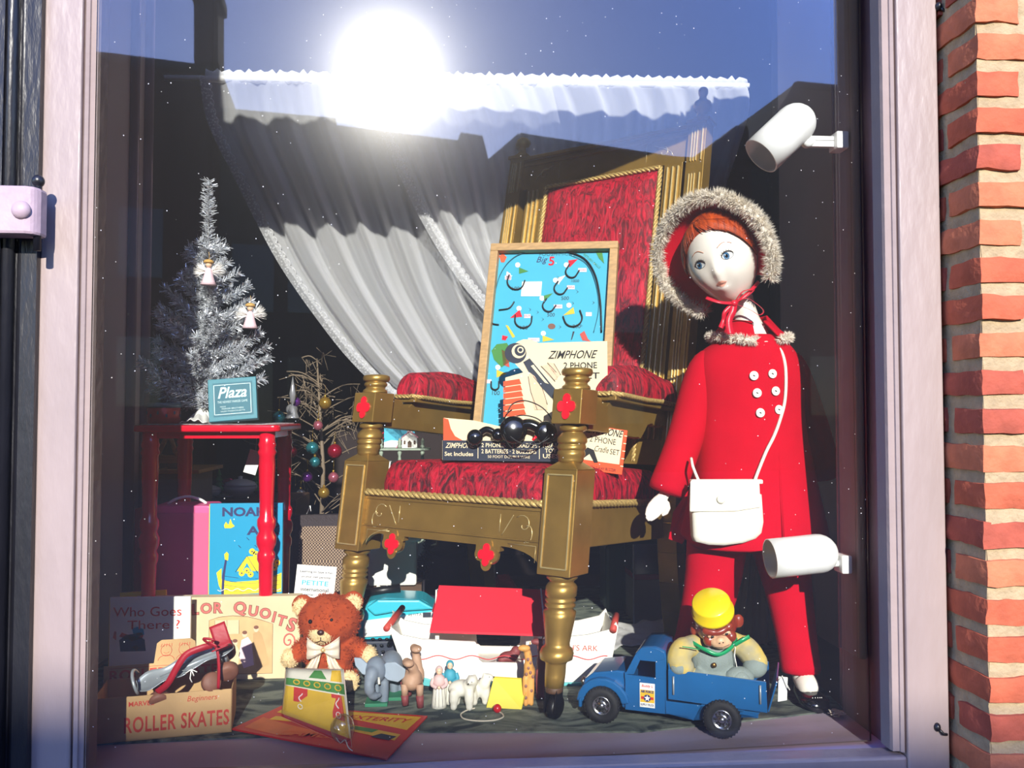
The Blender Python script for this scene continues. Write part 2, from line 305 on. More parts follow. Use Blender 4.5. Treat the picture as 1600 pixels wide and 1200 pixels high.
def thing(name, label, cat, loc=(0, 0, 0), rotz=0, group=None):
    o = bpy.data.objects.new(name, None); COL.objects.link(o); o.location = loc; o.rotation_euler = (0, 0, R(rotz)); o.empty_display_size = .05
    return tag(o, label, cat, group)
def struct(o): o['kind'] = 'structure'; return o
_tm = {}
def text(mb, s, mkey, mx, h=None, w=None, shear=0, bold=0, sp=1.0, th=.0004, align='CENTER'):
    """lettering as a thin mesh; h = cap height, w = overall width (stretched), mx = face frame whose origin is the text's centre"""
    cu = bpy.data.curves.new('lettering', 'FONT'); cu.body = s; cu.size = 1; cu.shear = shear; cu.offset = bold; cu.space_character = sp; cu.resolution_u = 3
    o = bpy.data.objects.new('lettering', cu); COL.objects.link(o); me = bpy.data.meshes.new_from_object(o); bpy.data.objects.remove(o)
    vs = [v.co.copy() for v in me.vertices]; fs = [tuple(p.vertices) for p in me.polygons]; bpy.data.meshes.remove(me); bpy.data.curves.remove(cu)
    if not vs: return mb
    x0 = min(v.x for v in vs); x1 = max(v.x for v in vs); y0 = min(v.y for v in vs); y1 = max(v.y for v in vs)
    if h is None: h = w * (y1 - y0) / (x1 - x0)
    sy = h / (y1 - y0); sx = (w / (x1 - x0)) if w else sy
    xo = {'CENTER': (x0 + x1) / 2, 'LEFT': x0, 'RIGHT': x1}[align]; ym = (y0 + y1) / 2
    mb.m(mkey); mb.add([mx @ V(((v.x - xo) * sx, (v.y - ym) * sy, th)) for v in vs], fs); return mb
def hair(mb, pts, nrm, n, ln, wd, seed=1, spread=.6, droop=0):
    """short fur: n tapering blades rooted near pts along the directions nrm"""
    rd = random.Random(seed); N = len(pts); vs = []; fs = []
    for i in range(n):
        k = rd.randrange(N); p = V(pts[k]); d = V(nrm[k]) + V((rd.gauss(0, spread), rd.gauss(0, spread), rd.gauss(0, spread))); d.normalize()
        l = ln * rd.uniform(.6, 1.25); s = d.cross(V((rd.gauss(0, 1), rd.gauss(0, 1), rd.gauss(0, 1)))).normalized() * wd
        q = p + d * l * .6 + V((0, 0, -droop * l)); e = p + d * l + V((0, 0, -droop * 2 * l)); b = len(vs)
        vs += [p - s, p + s, q + s * .7, q - s * .7, e]; fs += [(b, b + 1, b + 2, b + 3), (b + 3, b + 2, b + 4)]
    return mb.add(vs, fs)
def quatre(r, n=10):
    out = []
    for k in range(4):
        a = k * pi / 2; c = V((cos(a), sin(a))) * r * .58
        for i in range(n + 1): q = a - R(122) + R(244) * i / n; out.append((c.x + r * .42 * cos(q), c.y + r * .42 * sin(q)))
    return out
def copy_tree(o, parent=None):
    c = o.copy(); COL.objects.link(c); c.parent = parent
    for ch in list(o.children): copy_tree(ch, c)
    return c
def rrect(w, h, r, n=5):
    out = []
    for cx, cy, a0 in ((w / 2 - r, h / 2 - r, 0), (-w / 2 + r, h / 2 - r, 90), (-w / 2 + r, -h / 2 + r, 180), (w / 2 - r, -h / 2 + r, 270)):
        for i in range(n + 1): a = R(a0 + 90 * i / n); out.append((cx + r * cos(a), cy + r * sin(a)))
    return out
def spline(P, n=8):                     # Catmull-Rom through the points
    P = [V(p) for p in P]; out = []
    for i in range(len(P) - 1):
        a = P[max(i - 1, 0)]; b = P[i]; c = P[i + 1]; d = P[min(i + 2, len(P) - 1)]
        for k in range(n):
            t = k / n; out.append(.5 * ((2 * b) + (c - a) * t + (2 * a - 5 * b + 4 * c - d) * t * t + (3 * b - a - 3 * c + d) * t ** 3))
    out.append(P[-1]); return out
# ------------------------------------------------------------------ the setting
bx0x = 1.78; XL = pt(161, 600, 0).x; XR = pt(1368, 600, 0).x
def vbox(name, a, b, m, par=None, **k): o = MB().bx(a, b).build(name, m, par, **k); return o
win = bpy.data.objects.new('window_1', None); COL.objects.link(win); win['kind'] = 'structure'
ZL0, ZL1, ZT = 2.585, 2.95, 3.6
xl0 = pt(60, 600, -.05).x; xr1 = pt(1472, 600, -.05).x
def stile(name, x0, x1, inner):     # flat board, quirk and rounded bead next to the pane
    mb = MB().m('frame_paint'); w = abs(inner - (x1 if inner > x1 else x0))
    mb.bx((x0, -.055, .3), (x1, .04, ZL0 + .02)); o = mb.build(name, None, win, bevel=.004)
    e = x1 if inner > x1 else x0; s = 1 if inner > e else -1
    b = MB().m('frame_bead'); pr = [(0, .0), (0, -.043), (.006 , -.052), (.012, -.049), (.013, -.045), (.02, -.045), (.026, -.044), (w, -.036), (w, .0)]
    vs = [(e + s * p[0], p[1], z) for z in (.62, ZL0 + .02) for p in pr]; n = len(pr)
    b.add(vs, [(i, (i + 1) % n, n + (i + 1) % n, n + i) for i in range(n)]); b.build('stile_bead', None, o); return o
stile('stile', xl0, XL - .028, XL); stile('stile', XR + .028, xr1, XR)
vbox('bottom_rail', (XL - .028, -.053, .3), (XR + .028, -.0, .612), 'frame_paint', win, bevel=.006)
vbox('transom_bar', (xl0 - .6, -.085, ZL0), (bx0x, .05, ZL1), 'frame_paint', win, bevel=.01)
XM = (XL + XR) / 2; hw_ = (XR - XL) / 2 + .004
RG = T(XM, 0, 0) @ Matrix.Rotation(math.atan(.062), 4, 'Z'); pn = MB().m('frame_bead').m('pane_glass').bx((-hw_, -.003, .605), (hw_, .003, ZL0), RG)
pn.mi = [0, 0, 1, 1, 0, 0]; pn.build('pane', None, win)
vbox('transom_post', (XL - .34, -.055, ZL1), (XL - .24, .04, ZT), 'frame_paint', win); vbox('transom_post', (1.34, -.055, ZL1), (1.44, .04, ZT), 'frame_paint', win)
vbox('transom_pane', (XL - .25, -.003, ZL1), (1.35, .003, ZT), 'pane_glass', win)
# small rusty bolt hooks on the right board
for (px, py) in ((1466, 10), (1464, 1136)):
    p = pt(px, py, -.055); MB().m('black_iron').sph(p, (.007, .008, .009)).tube([p, p + V((.01, -.006, -.012)), p + V((.018, -.004, -.014))], .003).build('hook_stub', None, win)
# left: black iron pilaster with fluted edge, plain lavender hinge strap
mb = MB().m('black_iron'); mb.bx((-1.6, -.09, 0), (xl0 - .055, .1, 4.3))
for k, (dx, rr) in enumerate(((.048, .012), (.03, .008), (.014, .014))): mb.tube([(xl0 - dx, -.075 + k * .012, 0), (xl0 - dx, -.075 + k * .012, 4.3)], rr, 12)
mb.bx((xl0 - .05, -.07, 0), (xl0 + .002, .05, 4.3)); struct(mb.build('trim_1'))
h = thing('shutter_hinge', 'pale mauve iron hinge strap with round bolt on the black pilaster', 'hinge')
zc = pt(30, 328, -.13).z; x1 = pt(62, 328, -.12).x; hh = mpp(-.12) * 37
prof = [(-.25, 0), (-.03, 0), (-.012, -.004), (0, -.014), (.002, -.03), (-.004, -.046)]
mb = MB().m('hinge_paint'); prof3 = []
pr = [(x1 - .25, -.135), (x1 - .02, -.135), (x1 - .006, -.128), (x1, -.115), (x1, -.088), (x1 - .25, -.088)]
mb.prism([(p[0], p[1]) for p in pr], 2 * hh, T(0, 0, zc - hh)); mb.build('strap', None, h, bevel=.006)
p = pt(33, 328, -.135); MB().m('hinge_paint').sph(p, (.017, .011, .017)).build('bolt', None, h)
p = pt(60, 283, -.11); MB().m('black_iron').sph(p, (.011, .011, .012)).tube([p, p - V((0, 0, .13))], .007).build('pin', None, h)
# right: brick pier, every brick with its own rough faces
bx0 = xr1 + .006; by = -.172
def brick(mb, c, d, rd):
    c = V(c); nx, ny, nz = max(2, int(d[0] / .02)), max(2, int(d[1] / .02)), 3
    jit = V((rd.uniform(-.002, .002), rd.uniform(-.0025, .0025), rd.uniform(-.0015, .0015))); of = V((rd.uniform(0, 99), 0, 0))
    def P(a, b, e):
        p = V((a * d[0] / 2, b * d[1] / 2, e * d[2] / 2)); q = p + of + c
        k = .0035; r = V(p)
        m_ = sorted([abs(a), abs(b), abs(e)]); sh = 1 - .035 * max(0, m_[1] - .75) * 4 * (.5 + rd.random() * .0)
        r = V((p.x * (1 - .004 / d[0] * (m_[1] > .99)), p.y * (1 - .004 / d[1] * (m_[1] > .99)), p.z * (1 - .004 / d[2] * (m_[1] > .99))))
        n1 = mnoise.noise_vector(q * 28) * k + mnoise.noise_vector(q * 90) * .0026 + mnoise.noise_vector(q * 12) * .003
        return c + jit + r + n1
    for ax in range(3):
        for s in (-1, 1):
            n_ = [nx, ny, nz]; u, v = [i for i in range(3) if i != ax]; vs = []; fs = []
            for i in range(n_[u] + 1):
                for j in range(n_[v] + 1):
                    co = [0, 0, 0]; co[ax] = s; co[u] = -1 + 2 * i / n_[u]; co[v] = -1 + 2 * j / n_[v]; vs.append(P(*co))
            for i in range(n_[u]):
                for j in range(n_[v]):
                    f = (i * (n_[v] + 1) + j, (i + 1) * (n_[v] + 1) + j, (i + 1) * (n_[v] + 1) + j + 1, i * (n_[v] + 1) + j + 1)
                    fs.append(f if (s > 0) != (ax == 1) else tuple(reversed(f)))
            mb.add(vs, fs, True)
rd = random.Random(3); mb = MB(); k0 = -19; CH = .073
for k in range(k0, 17):
    z = 1.547 + CH * (k + .5); off = bx0 + (.102 if k % 2 else 0)
    if k % 2: mb.m(rd.choice(['brick_a', 'brick_b', 'brick_c', 'brick_a'])); brick(mb, (bx0 + .045, by + .11, z), (.09, .22, .052), rd)
    else: pass
    x = bx0 + (.11 if k % 2 else 0)
    while x < bx0 + .75:
        mb.m(rd.choice(['brick_a', 'brick_b', 'brick_c', 'brick_a'])); brick(mb, (x + .1, by + .05, z), (.2, .1, .052), rd); x += .22
    if not k % 2: mb.m(rd.choice(['brick_a', 'brick_b'])); brick(mb, (bx0 + .05, by + .175, z), (.1, .11, .052), rd)
wb = struct(mb.build('wall_front'))
mm = MB().m('mortar'); mm.grid(lambda u, v: (bx0 + .007 + .004 * mnoise.noise(V((0, u * 6, v * 60))), by + .007 + u * .23, .1 + v * 2.69), 12, 170)
mm.grid(lambda u, v: (bx0 + .006 + u * .8, by + .008 + .004 * mnoise.noise(V((u * 10, 7, v * 60))), .1 + v * 2.69), 30, 170)
mm.bx((bx0 + .012, by + .016, 0), (bx0 + .8, .24, 2.79)); mm.build('mortar', None, wb)
vbox('kerb', (-9, -2.6, -.12), (9, .0, .0), 'asphalt')['kind'] = 'structure'; bpy.data.objects['kerb'].name = 'floor_pavement'
struct(vbox('floor_street', (-16, -18, -.2), (16, -2.6, -.13), 'asphalt'))
struct(vbox('wall_below', (xl0 - .6, -.05, 0), (bx0 + .02, .05, .3), 'frame_paint'))
struct(vbox('wall_pier_top', (xr1 + .02, .06, ZL0), (bx0 + .8, .24, ZL1), 'frame_paint')); struct(vbox('wall_above', (-1.6, -.06, ZT), (bx0 + .75, .3, 4.3), 'frame_paint'))
# inside: sill board, display floor, carpet
sill = vbox('trim_2', (-1.0, .06, .55), (XR + .06, .32, .5965), 'sill_paint'); struct(sill); struct(vbox('trim_6', (XL - .03, -.0, .55), (XR + .06, .06, .5965), 'sill_paint'))
plat = vbox('floor_display', (-1.05, .30, .5), (1.16, 1.95, .597), 'wood_dark'); struct(plat)
cp = [V((-.95, .17, .6)), gp(140, 1163), gp(372, 1152), gp(640, 1143), gp(1000, 1143), gp(1200, 1122), gp(1318, 1108), V((1.0, .9, .6)), V((1.0, 1.7, .6)), V((-.98, 1.7, .6)), V((-.98, .3, .6))]
crp = MB().m('carpet').prism([(p.x, p.y) for p in cp], .0035, T(0, 0, .5968)).build('carpet')
tag(crp, 'marbled grey-green carpet laid over the display floor behind the glass', 'carpet')
def pf(px, py): return pt(px, py, .2)
# splayed linings and side walls
struct(vbox('wall_lining_left', (-1.06, .30, .5), (-1.0, 1.06, 3.4), 'side_wall')); struct(vbox('wall_rebate_left', (-1.06, .045, .5), (-1.0, .30, 3.4), 'side_wall')); struct(vbox('wall_rebate_front', (-1.06, .04, .5), (XL - .045, .06, 2.75), 'side_wall'))
for y in (.93, 1.05): struct(MB().m('frame_inner').tube([(-.995, y, .6), (-.995, y, 3.4)], .018, 12).build('trim_3'))
struct(vbox('wall_lining_right', (XR + .035, .04, .55), (XR + .075, .25, 2.9), 'frame_inner', bevel=.004))
zb = pt(1338, 1012, .2).z; bt = MB().m('frame_inner'); bt.bx((XR + .012, .12, zb), (XR + .036, .2, 2.9)); bt.tube([(XR + .018, .205, zb), (XR + .018, .205, 2.9)], .009, 10); bt.tube([(XR + .02, .115, zb), (XR + .02, .115, 2.9)], .009, 10); struct(bt.build('trim_4', bevel=.004))
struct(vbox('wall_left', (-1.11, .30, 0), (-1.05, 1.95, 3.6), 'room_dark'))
struct(vbox('wall_return_right', (XR + .05, .25, 0), (1.22, .29, 2.9), 'side_wall'))
struct(vbox('wall_right', (1.16, .25, 0), (1.22, 1.22, 2.9), 'side_wall')); struct(vbox('wall_right_upper', (1.6, .06, 2.9), (1.66, 1.3, 3.6), 'side_wall')); struct(vbox('ceiling_ledge', (1.16, .06, 2.86), (1.66, 1.24, 2.9), 'side_wall'))
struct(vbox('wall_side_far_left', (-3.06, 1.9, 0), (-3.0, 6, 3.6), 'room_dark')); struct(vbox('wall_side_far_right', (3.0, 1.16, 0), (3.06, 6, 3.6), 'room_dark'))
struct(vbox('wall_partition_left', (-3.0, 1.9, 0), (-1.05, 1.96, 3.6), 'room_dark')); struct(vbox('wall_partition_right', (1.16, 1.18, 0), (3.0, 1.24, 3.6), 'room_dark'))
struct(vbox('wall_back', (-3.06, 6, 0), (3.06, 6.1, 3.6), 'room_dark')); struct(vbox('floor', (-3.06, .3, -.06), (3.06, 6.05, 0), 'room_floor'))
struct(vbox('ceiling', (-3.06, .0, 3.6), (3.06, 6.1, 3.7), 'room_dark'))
# ------------------------------------------------------------------ houses across the street (they stand behind the onlooker; the pane mirrors them)
YB = -17.5
def sky_pt(px, py):
    d = ray(px, py); o = V((XM, 0, 1)); t = (o - CAM).dot(GN) / d.dot(GN); p = CAM + d * t; r = mirror(d); q = p + r * ((YB - p.y) / r.y); return (q.x, q.z)
def house(name, tops, m, depth=6, wins=()):
    P = [sky_pt(*t) for t in tops]; x0, x1 = P[0][0], P[-1][0]
    mb = MB().m(m); mb.prism([(x0, -.25)] + P + [(x1, -.25)], depth, Matrix(((1, 0, 0, 0), (0, 0, -1, YB), (0, 1, 0, 0), (0, 0, 0, 1))))
    o = struct(mb.build(name)); w = MB().m('far_window')
    for (cx, cz) in wins: w.box((x0 + (x1 - x0) * cx, YB + .0, cz), (.9, .08, 1.5))
    if wins: w.build('far_window', None, o)
    c = MB().m('slate')
    for a, b in zip(P[:-1], P[1:]):
        if abs(b[0] - a[0]) > .6: c.tube([(a[0], YB + .05, a[1] - .06), (b[0], YB + .05, b[1] - .06)], .1, 6)
    c.build('cornice', None, o); return o
house('wall_street_1', [(-300, 60), (168, 86), (345, 108)], 'brick_far', wins=[(.2, 2.2), (.5, 2.2), (.8, 2.2), (.2, 5), (.5, 5), (.8, 5)])
house('wall_street_2', [(345, 172), (525, 188), (527, 199), (718, 223), (720, 207), (754, 212), (764, 252)], 'brick_far_grey', wins=[(.12, 1.8), (.32, 1.8), (.55, 1.8), (.8, 1.8), (.12, 4.3), (.32, 4.3), (.55, 4.3), (.8, 4.3)])
house('wall_street_3', [(764, 252), (812, 211), (1050, 247), (1140, 252), (1141, 205), (1150, 196), (1168, 197), (1170, 206), (1172, 250)], 'brick_far', wins=[(.2, 1.8), (.5, 1.8), (.2, 4), (.5, 4)])
house('wall_street_4', [(1172, 250), (1243, 130), (1370, 142), (1700, 170)], 'brick_far_grey', wins=[(.2, 2), (.5, 2), (.8, 2), (.35, 5), (.65, 5)])
P = [sky_pt(308, 108), sky_pt(308, 12), sky_pt(304, 10), sky_pt(304, -4), sky_pt(350, -4), sky_pt(350, 12), sky_pt(345, 14), sky_pt(345, 108)]
struct(MB().m('brick_far').prism(P, .9, Matrix(((1, 0, 0, 0), (0, 0, -1, YB + .4), (0, 1, 0, 0), (0, 0, 0, 1)))).build('wall_street_chimney'))
# ------------------------------------------------------------------ the gilded throne
RFp = gp(862, 1126); LFp = pt(537, 1000, .63)
RF2 = V((RFp.x, RFp.y)); LF2 = V((LFp.x, LFp.y)); ux = (RF2 - LF2); CW = ux.length; ang = math.degrees(atan2(ux.y, ux.x))
chair = thing('throne_chair', 'tall gilded throne with crushed red velvet seat, arms and back on casters', 'chair', (LF2.x, LF2.y, .6005), ang)
CM = T(LF2.x, LF2.y, .6) @ RZ(ang)        # chair space -> world ; x along the front, y to the back
def cpost(x, nm):
    mb = MB().m('gold'); s = .045
    mb.bx((x - s, -s, .328), (x + s, s, .572)); mb.prism([(-s, -s), (s, -s), (s, s), (-s, s)], .0, T(x, 0, .572))
    # chamfered shoulders
    mb.loft([((x, 0, .572), (s * 1.41, 0, 0), (0, s * 1.41, 0)), ((x, 0, .59), (.03, 0, 0), (0, .03, 0))], 4, mx=T(x, 0, 0) @ RZ(45) @ T(-x, 0, 0))
    N = [(.026, .585), (.031, .592), (.031, .60), (.034, .605), (.034, .612), (.031, .616), (.035, .620), (.035, .627), (.032, .631), (.037, .636), (.036, .646), (.028, .656), (.024, .660), (.033, .664), (.034, .672), (.027, .678)]
    mb.lathe(N, T(x, 0, 0))
    b = .04; mb.bx((x - b, -b, .680), (x + b, b, .764))
    mb.lathe([(.036, .764), (.034, .772), (.028, .776), (.027, .780), (.033, .786), (.033, .792), (.028, .795), (.037, .799), (.039, .806), (.037, .814), (.02, .817), (.001, .817)], T(x, 0, 0))
    o = mb.build('front_post', None, chair, bevel=.0025)
    g2 = MB().m('gold_bright')
    for dx in (-.034, .034): g2.bx((x + dx - .0015, -s - .003, .345), (x + dx + .0015, -s + .001, .56))
    for dz in (.345, .56): g2.bx((x - .034, -s - .003, dz - .0015), (x + .034, -s + .001, dz + .0015))
    g2.build('moulding', None, o)
    q = MB().m('ruby').prism([(p[0], p[1] * 1.25) for p in quatre(.025)], .003, FR((x, -b - .0005, .722), (1, 0, 0), (0, 0, 1))); q.build('quatrefoil', None, o)
    L_ = MB().m('gold').lathe([(.022, .075), (.024, .10), (.024, .125), (.028, .132), (.038, .136), (.04, .15), (.036, .16), (.030, .164), (.029, .172), (.033, .20), (.038, .232), (.0385, .243), (.03, .249), (.036, .254), (.036, .259), (.032, .262), (.036, .266), (.036, .271), (.032, .274), (.037, .278), (.0375, .298), (.034, .304), (.028, .309), (.030, .313), (.037, .318), (.037, .328), (.02, .332)], T(x, 0, 0))
    l = L_.build('leg', None, chair)
    c = MB().m('wood_dark').lathe([(.019, .062), (.021, .066), (.021, .078), (.015, .08)], T(x, 0, 0)).m('black').box((x - .014, 0, .045), (.004, .03, .05)).box((x + .014, 0, .045), (.004, .03, .05)).lathe([(.024, -.01), (.027, -.006), (.027, .006), (.024, .01)], T(x, .012, .0285) @ RY(90)); c.build('caster', None, l)
cpost(0, 'l'); cpost(CW, 'r')
# front rail with arched skirt and two hanging quatrefoils
q1, q2 = CW * .235, CW * .70
def lobe(cx, cz, r):
    return [(cx + r * cos(a), cz + r * sin(a)) for a in [R(180 + k * 15) for k in range(13)]]
def skirt():
    P = [(.045, .485), (.045, .335)]
    P += [(.045 + (q1 - .04 - .045) * (1 - cos(R(a))), .335 + .045 * sin(R(a))) for a in range(0, 91, 12)]
    for q in (q1, q2):
        P += [(q - .036, .378), (q - .036, .366), (q - .026, .366)] + [(q + .026 * cos(R(a)), .352 + .022 * sin(R(a))) for a in range(180, 361, 20)] + [(q + .026, .366), (q + .036, .366), (q + .036, .378)]
    e = CW - .045; P += [(e - (e - q2 - .04) * (1 - cos(R(a))), .335 + .045 * sin(R(a))) for a in range(90, -1, -12)]
    P += [(e, .335), (e, .485)]; return P
FRc = FR((0, 0, 0), (1, 0, 0), (0, 0, 1))
fr_ = MB().m('gold').prism(skirt(), .02, FRc @ T(0, 0, .012)); fr = fr_.build('front_rail', None, chair, bevel=.002)
tr_ = MB().m('gold'); tr_.bx((.045, -.036, .398), (CW - .045, -.03, .402)); tr_.bx((.045, -.035, .47), (CW - .045, -.03, .478))
for q in (q1, q2): tr_.m('gold').prism([(p[0], p[1] * 1.1) for p in quatre(.036)], .004, FRc @ T(q, .357, .031)); tr_.m('ruby').prism([(p[0], p[1] * 1.15) for p in quatre(.024)], .003, FRc @ T(q, .357, .0355))
tr_.m('gold_bright')
def scroll(cx, cz, sg, k=1.0):
    pts = [(cx + sg * .026 * (1 - t / 14) * cos(R(40 + t * 26)), -.0325, cz + .026 * k * (1 - t / 14) * sin(R(40 + t * 26))) for t in range(13)]
    tr_.tube(pts, .0012, 5)
    tr_.tube([(cx + sg * .03 + sg * .03 * (1 - cos(R(a))), -.0325, cz - .028 + .055 * cos(R(a)) * .9) for a in range(0, 91, 10)], .0013, 5)
    tr_.tube([(cx + sg * .068, -.0325, cz - .022), (cx + sg * .068, -.0325, cz + .022)], .0012, 5)
tr_.tube([(.085 + .012 * cos(R(a)), -.0325, .415 + .02 * sin(R(a))) for a in range(60, 330, 20)], .0012, 5).tube([(CW - .085 - .012 * cos(R(a)), -.0325, .415 + .02 * sin(R(a))) for a in range(60, 330, 20)], .0012, 5); scroll(.1, .435, 1); scroll(CW - .1, .435, -1)
tr_.tube([(.06 + .11 * (1 - cos(R(a))), -.0325, .338 + .045 * sin(R(a)) + .012) for a in range(0, 80, 10)], .001, 5)
tr_.tube([(.06, -.0325, .35), (.06, -.0325, .388), (.14, -.0325, .388)], .001, 5); tr_.tube([(CW - .06, -.0325, .35), (CW - .06, -.0325, .388), (CW - .14, -.0325, .388)], .001, 5)
tr_.build('carving', None, fr)
# side rails and back rail
for x in (0, CW):
    o = MB().m('gold').bx((x - .028, .045, .385), (x + .028, .57, .485)).build('side_rail', None, chair, bevel=.003)
MB().m('gold').bx((.02, .545, .385), (CW - .02, .585, .485)).build('back_rail', None, chair, bevel=.003)
def rope_path(P, n=2.0):
    out = []; P = [V(p) for p in P]
    for a, b in zip(P[:-1], P[1:]):
        k = max(1, int((b - a).length / .004)); out += [a + (b - a) * i / k for i in range(k)]
    return out + [P[-1]]
def rope(P, r, par, nm='rope_trim'):
    pts = rope_path(P); mb = MB().m('rope'); rr = r * .62
    for ph in (0, 2.09, 4.19):
        q = []; s = 0
        for i, p in enumerate(pts):
            t = (pts[min(i + 1, len(pts) - 1)] - pts[max(i - 1, 0)]).normalized(); a = t.cross(V((0, 0, 1))); a = (t.cross(V((0, 1, 0))) if a.length < .3 else a).normalized(); b = t.cross(a)
            th = s / (r * 6) * 2 * pi + ph; q.append(p + (a * cos(th) + b * sin(th)) * r * .5); s += .004
        mb.tube(q, rr, 6)
    return mb.build(nm, None, par)
# seat cushion
def puff(x0, x1, y0, y1, z0, z1, rnd, k=1.0):
    mb = MB(); w, d = (x1 - x0) / 2, (y1 - y0) / 2; cx, cy = (x0 + x1) / 2, (y0 + y1) / 2; rings = []
    h = z1 - z0; NN = 9
    for i in range(NN + 1):
        t = i / NN * pi / 2; ins = rnd * (1 - cos(t)); z = z0 + h * .25 + (h * .75) * sin(t); rings.append((cx, cy, z, w - ins * .9, d - ins * .9))
    rings.insert(0, (cx, cy, z0, w - .003, d - .003)); L_ = []
    n = 72
    vs = []; fs = []
    for (cx_, cy_, z, a, b) in rings:
        for k_ in range(n):
            q = 2 * pi * k_ / n; c_, s_ = cos(q), sin(q); e = .28
            X = a * abs(c_) ** e * (1 if c_ > 0 else -1); Y = b * abs(s_) ** e * (1 if s_ > 0 else -1)
            wv = .002 * sin(q * 11 + z * 60); vs.append((cx_ + X * (1 + wv), cy_ + Y * (1 + wv), z))
    m_ = len(rings)
    for i in range(m_ - 1):
        for k_ in range(n): k2 = (k_ + 1) % n; fs.append((i * n + k_, i * n + k2, (i + 1) * n + k2, (i + 1) * n + k_))
    # crown the top
    a, b = rings[-1][3], rings[-1][4]; base = (m_ - 1) * n; last = base
    for j, f in enumerate((.75, .5, .25)):
        nb = len(vs)
        for k_ in range(n): p = vs[base + k_]; vs.append((cx + (p[0] - cx) * f, cy + (p[1] - cy) * f, z1 + .006 * (j + 1)))
        for k_ in range(n): k2 = (k_ + 1) % n; fs.append((last + k_, last + k2, nb + k2, nb + k_))
        last = nb
    fs.append(tuple(last + k_ for k_ in range(n)))
    return MB().add(vs, fs, True)
sc_ = puff(.048, CW - .005 + .03, -.032, .56, .485, .576, .035).m('velvet'); sc_.mi = [0] * len(sc_.f)
seat = sc_.build('seat_cushion', None, chair)
rope([(.046, -.038, .489), (CW - .046, -.038, .489)], .009, seat); rope([(CW + .033, .046, .489), (CW + .034, .55, .489)], .009, seat); rope([(-.033, .046, .489), (-.034, .55, .489)], .009, seat)
# arms
def arm(x, side):
    P = [(.04, .684), (.04, .752), (.095, .752), (.11, .735), (.13, .733), (.15, .748)] + [(.16 + .36 * t, .752 + .0 * t) for t in (0, .5, 1)] + [(.585, .75), (.585, .70)]
    P += [(.585 - .022 * k - .011 * (j == 1), .70 + (.006 if j else 0)) for k in range(8) for j in (0, 1)]
    P += [(.41, .706), (.385, .70), (.37, .683), (.345, .66), (.33, .664), (.31, .662), (.04, .668)]
    mx = Matrix(((0, 0, 1, x - .02), (1, 0, 0, 0), (0, 1, 0, 0), (0, 0, 0, 1)))
    o = MB().m('gold').prism(P, .04, mx).build('arm_rest', None, chair, bevel=.002)
    c = puff(x - .05, x + .05, .13, .55, .76, .842, .04).m('velvet'); c.mi = [0] * len(c.f); co = c.build('arm_cushion', None, o)
    MB().m('gold').bx((x - .045, .13, .748), (x + .045, .54, .76)).build('arm_pad_board', None, o, bevel=.002)
    rope([(x - .03, .126, .766), (x - .051, .15, .764), (x - .052, .3, .766), (x - .052, .4, .762), (x - .051, .54, .766)], .0065, co); rope([(x + .03, .126, .766), (x + .051, .15, .764), (x + .052, .3, .763), (x + .052, .4, .767), (x + .051, .54, .765)], .0065, co)
    rope([(x - .03, .125, .765), (x + .03, .125, .765)], .0065, co)
arm(0.0, -1); arm(CW, 1)
# raked back
RK = .235; SH_ = .155; CWF = CW; CW = CWF + .05
def ZZ(z): return (z if z < .6 else .6 + (z - .6) * 1.045) + .046 * min(1, z / .6)
def bk(z): return -SH_ * z + .60 + (max(0, z - .45) * RK if z > .45 else .0) + (.09 * ((.45 - z) / .45) ** 2 if z < .45 else 0)
def bslab(mb, x0, x1, z0, z1, y0, y1):      # box on the raked plane
    vs = [(x, bk(z) + y, ZZ(z)) for x in (x0, x1) for y in (y0, y1) for z in (z0, z1)]
    mb.add(vs, [(0, 1, 3, 2), (4, 6, 7, 5), (0, 4, 5, 1), (2, 3, 7, 6), (0, 2, 6, 4), (1, 5, 7, 3)])
TOP = 1.60
for x in (0.012, CW - .012):
    mb = MB().m('gold'); zs = [0, .08, .16, .24, .32, .40, .45, .8, 1.2, TOP]
    for z0, z1 in zip(zs[:-1], zs[1:]): bslab(mb, x - .03, x + .03, z0, z1, -.03, .03)
    mb.bx((x - .038, bk(TOP - .01) - .036, ZZ(TOP) - .012), (x + .038, bk(TOP) + .036, ZZ(TOP)))
    for dx in (-.017, -.008, .001, .018):
        mb.m('gold_bright'); bslab(mb, x + dx, x + dx + .004, .5, 1.42, -.035, -.028); bslab(mb, x + dx, x + dx + .004, 1.46, 1.57, -.035, -.028)
    o = mb.build('back_post', None, chair, bevel=.0015)
    MB().m('gold').lathe([(.026, 0), (.028, .008), (.018, .016), (.016, .03), (.024, .036), (.03, .05), (.026, .066), (.013, .076), (.011, .086), (.014, .092), (.016, .1), (.015, .11), (.010, .116), (.0, .117)], T(x, bk(TOP), ZZ(TOP))).build('finial', None, o)
mb = MB().m('gold'); bslab(mb, .03, CW - .03, 1.47, 1.585, -.012, .02); bslab(mb, .03, CW - .03, 1.575, 1.588, -.03, .03); bslab(mb, .03, CW - .03, 1.555, 1.566, -.02, .02)
bslab(mb, .03, CW - .03, .55, .62, -.015, .02)
cr = mb.build('crest_rail', None, chair, bevel=.002)
c = MB().m('gold_bright')
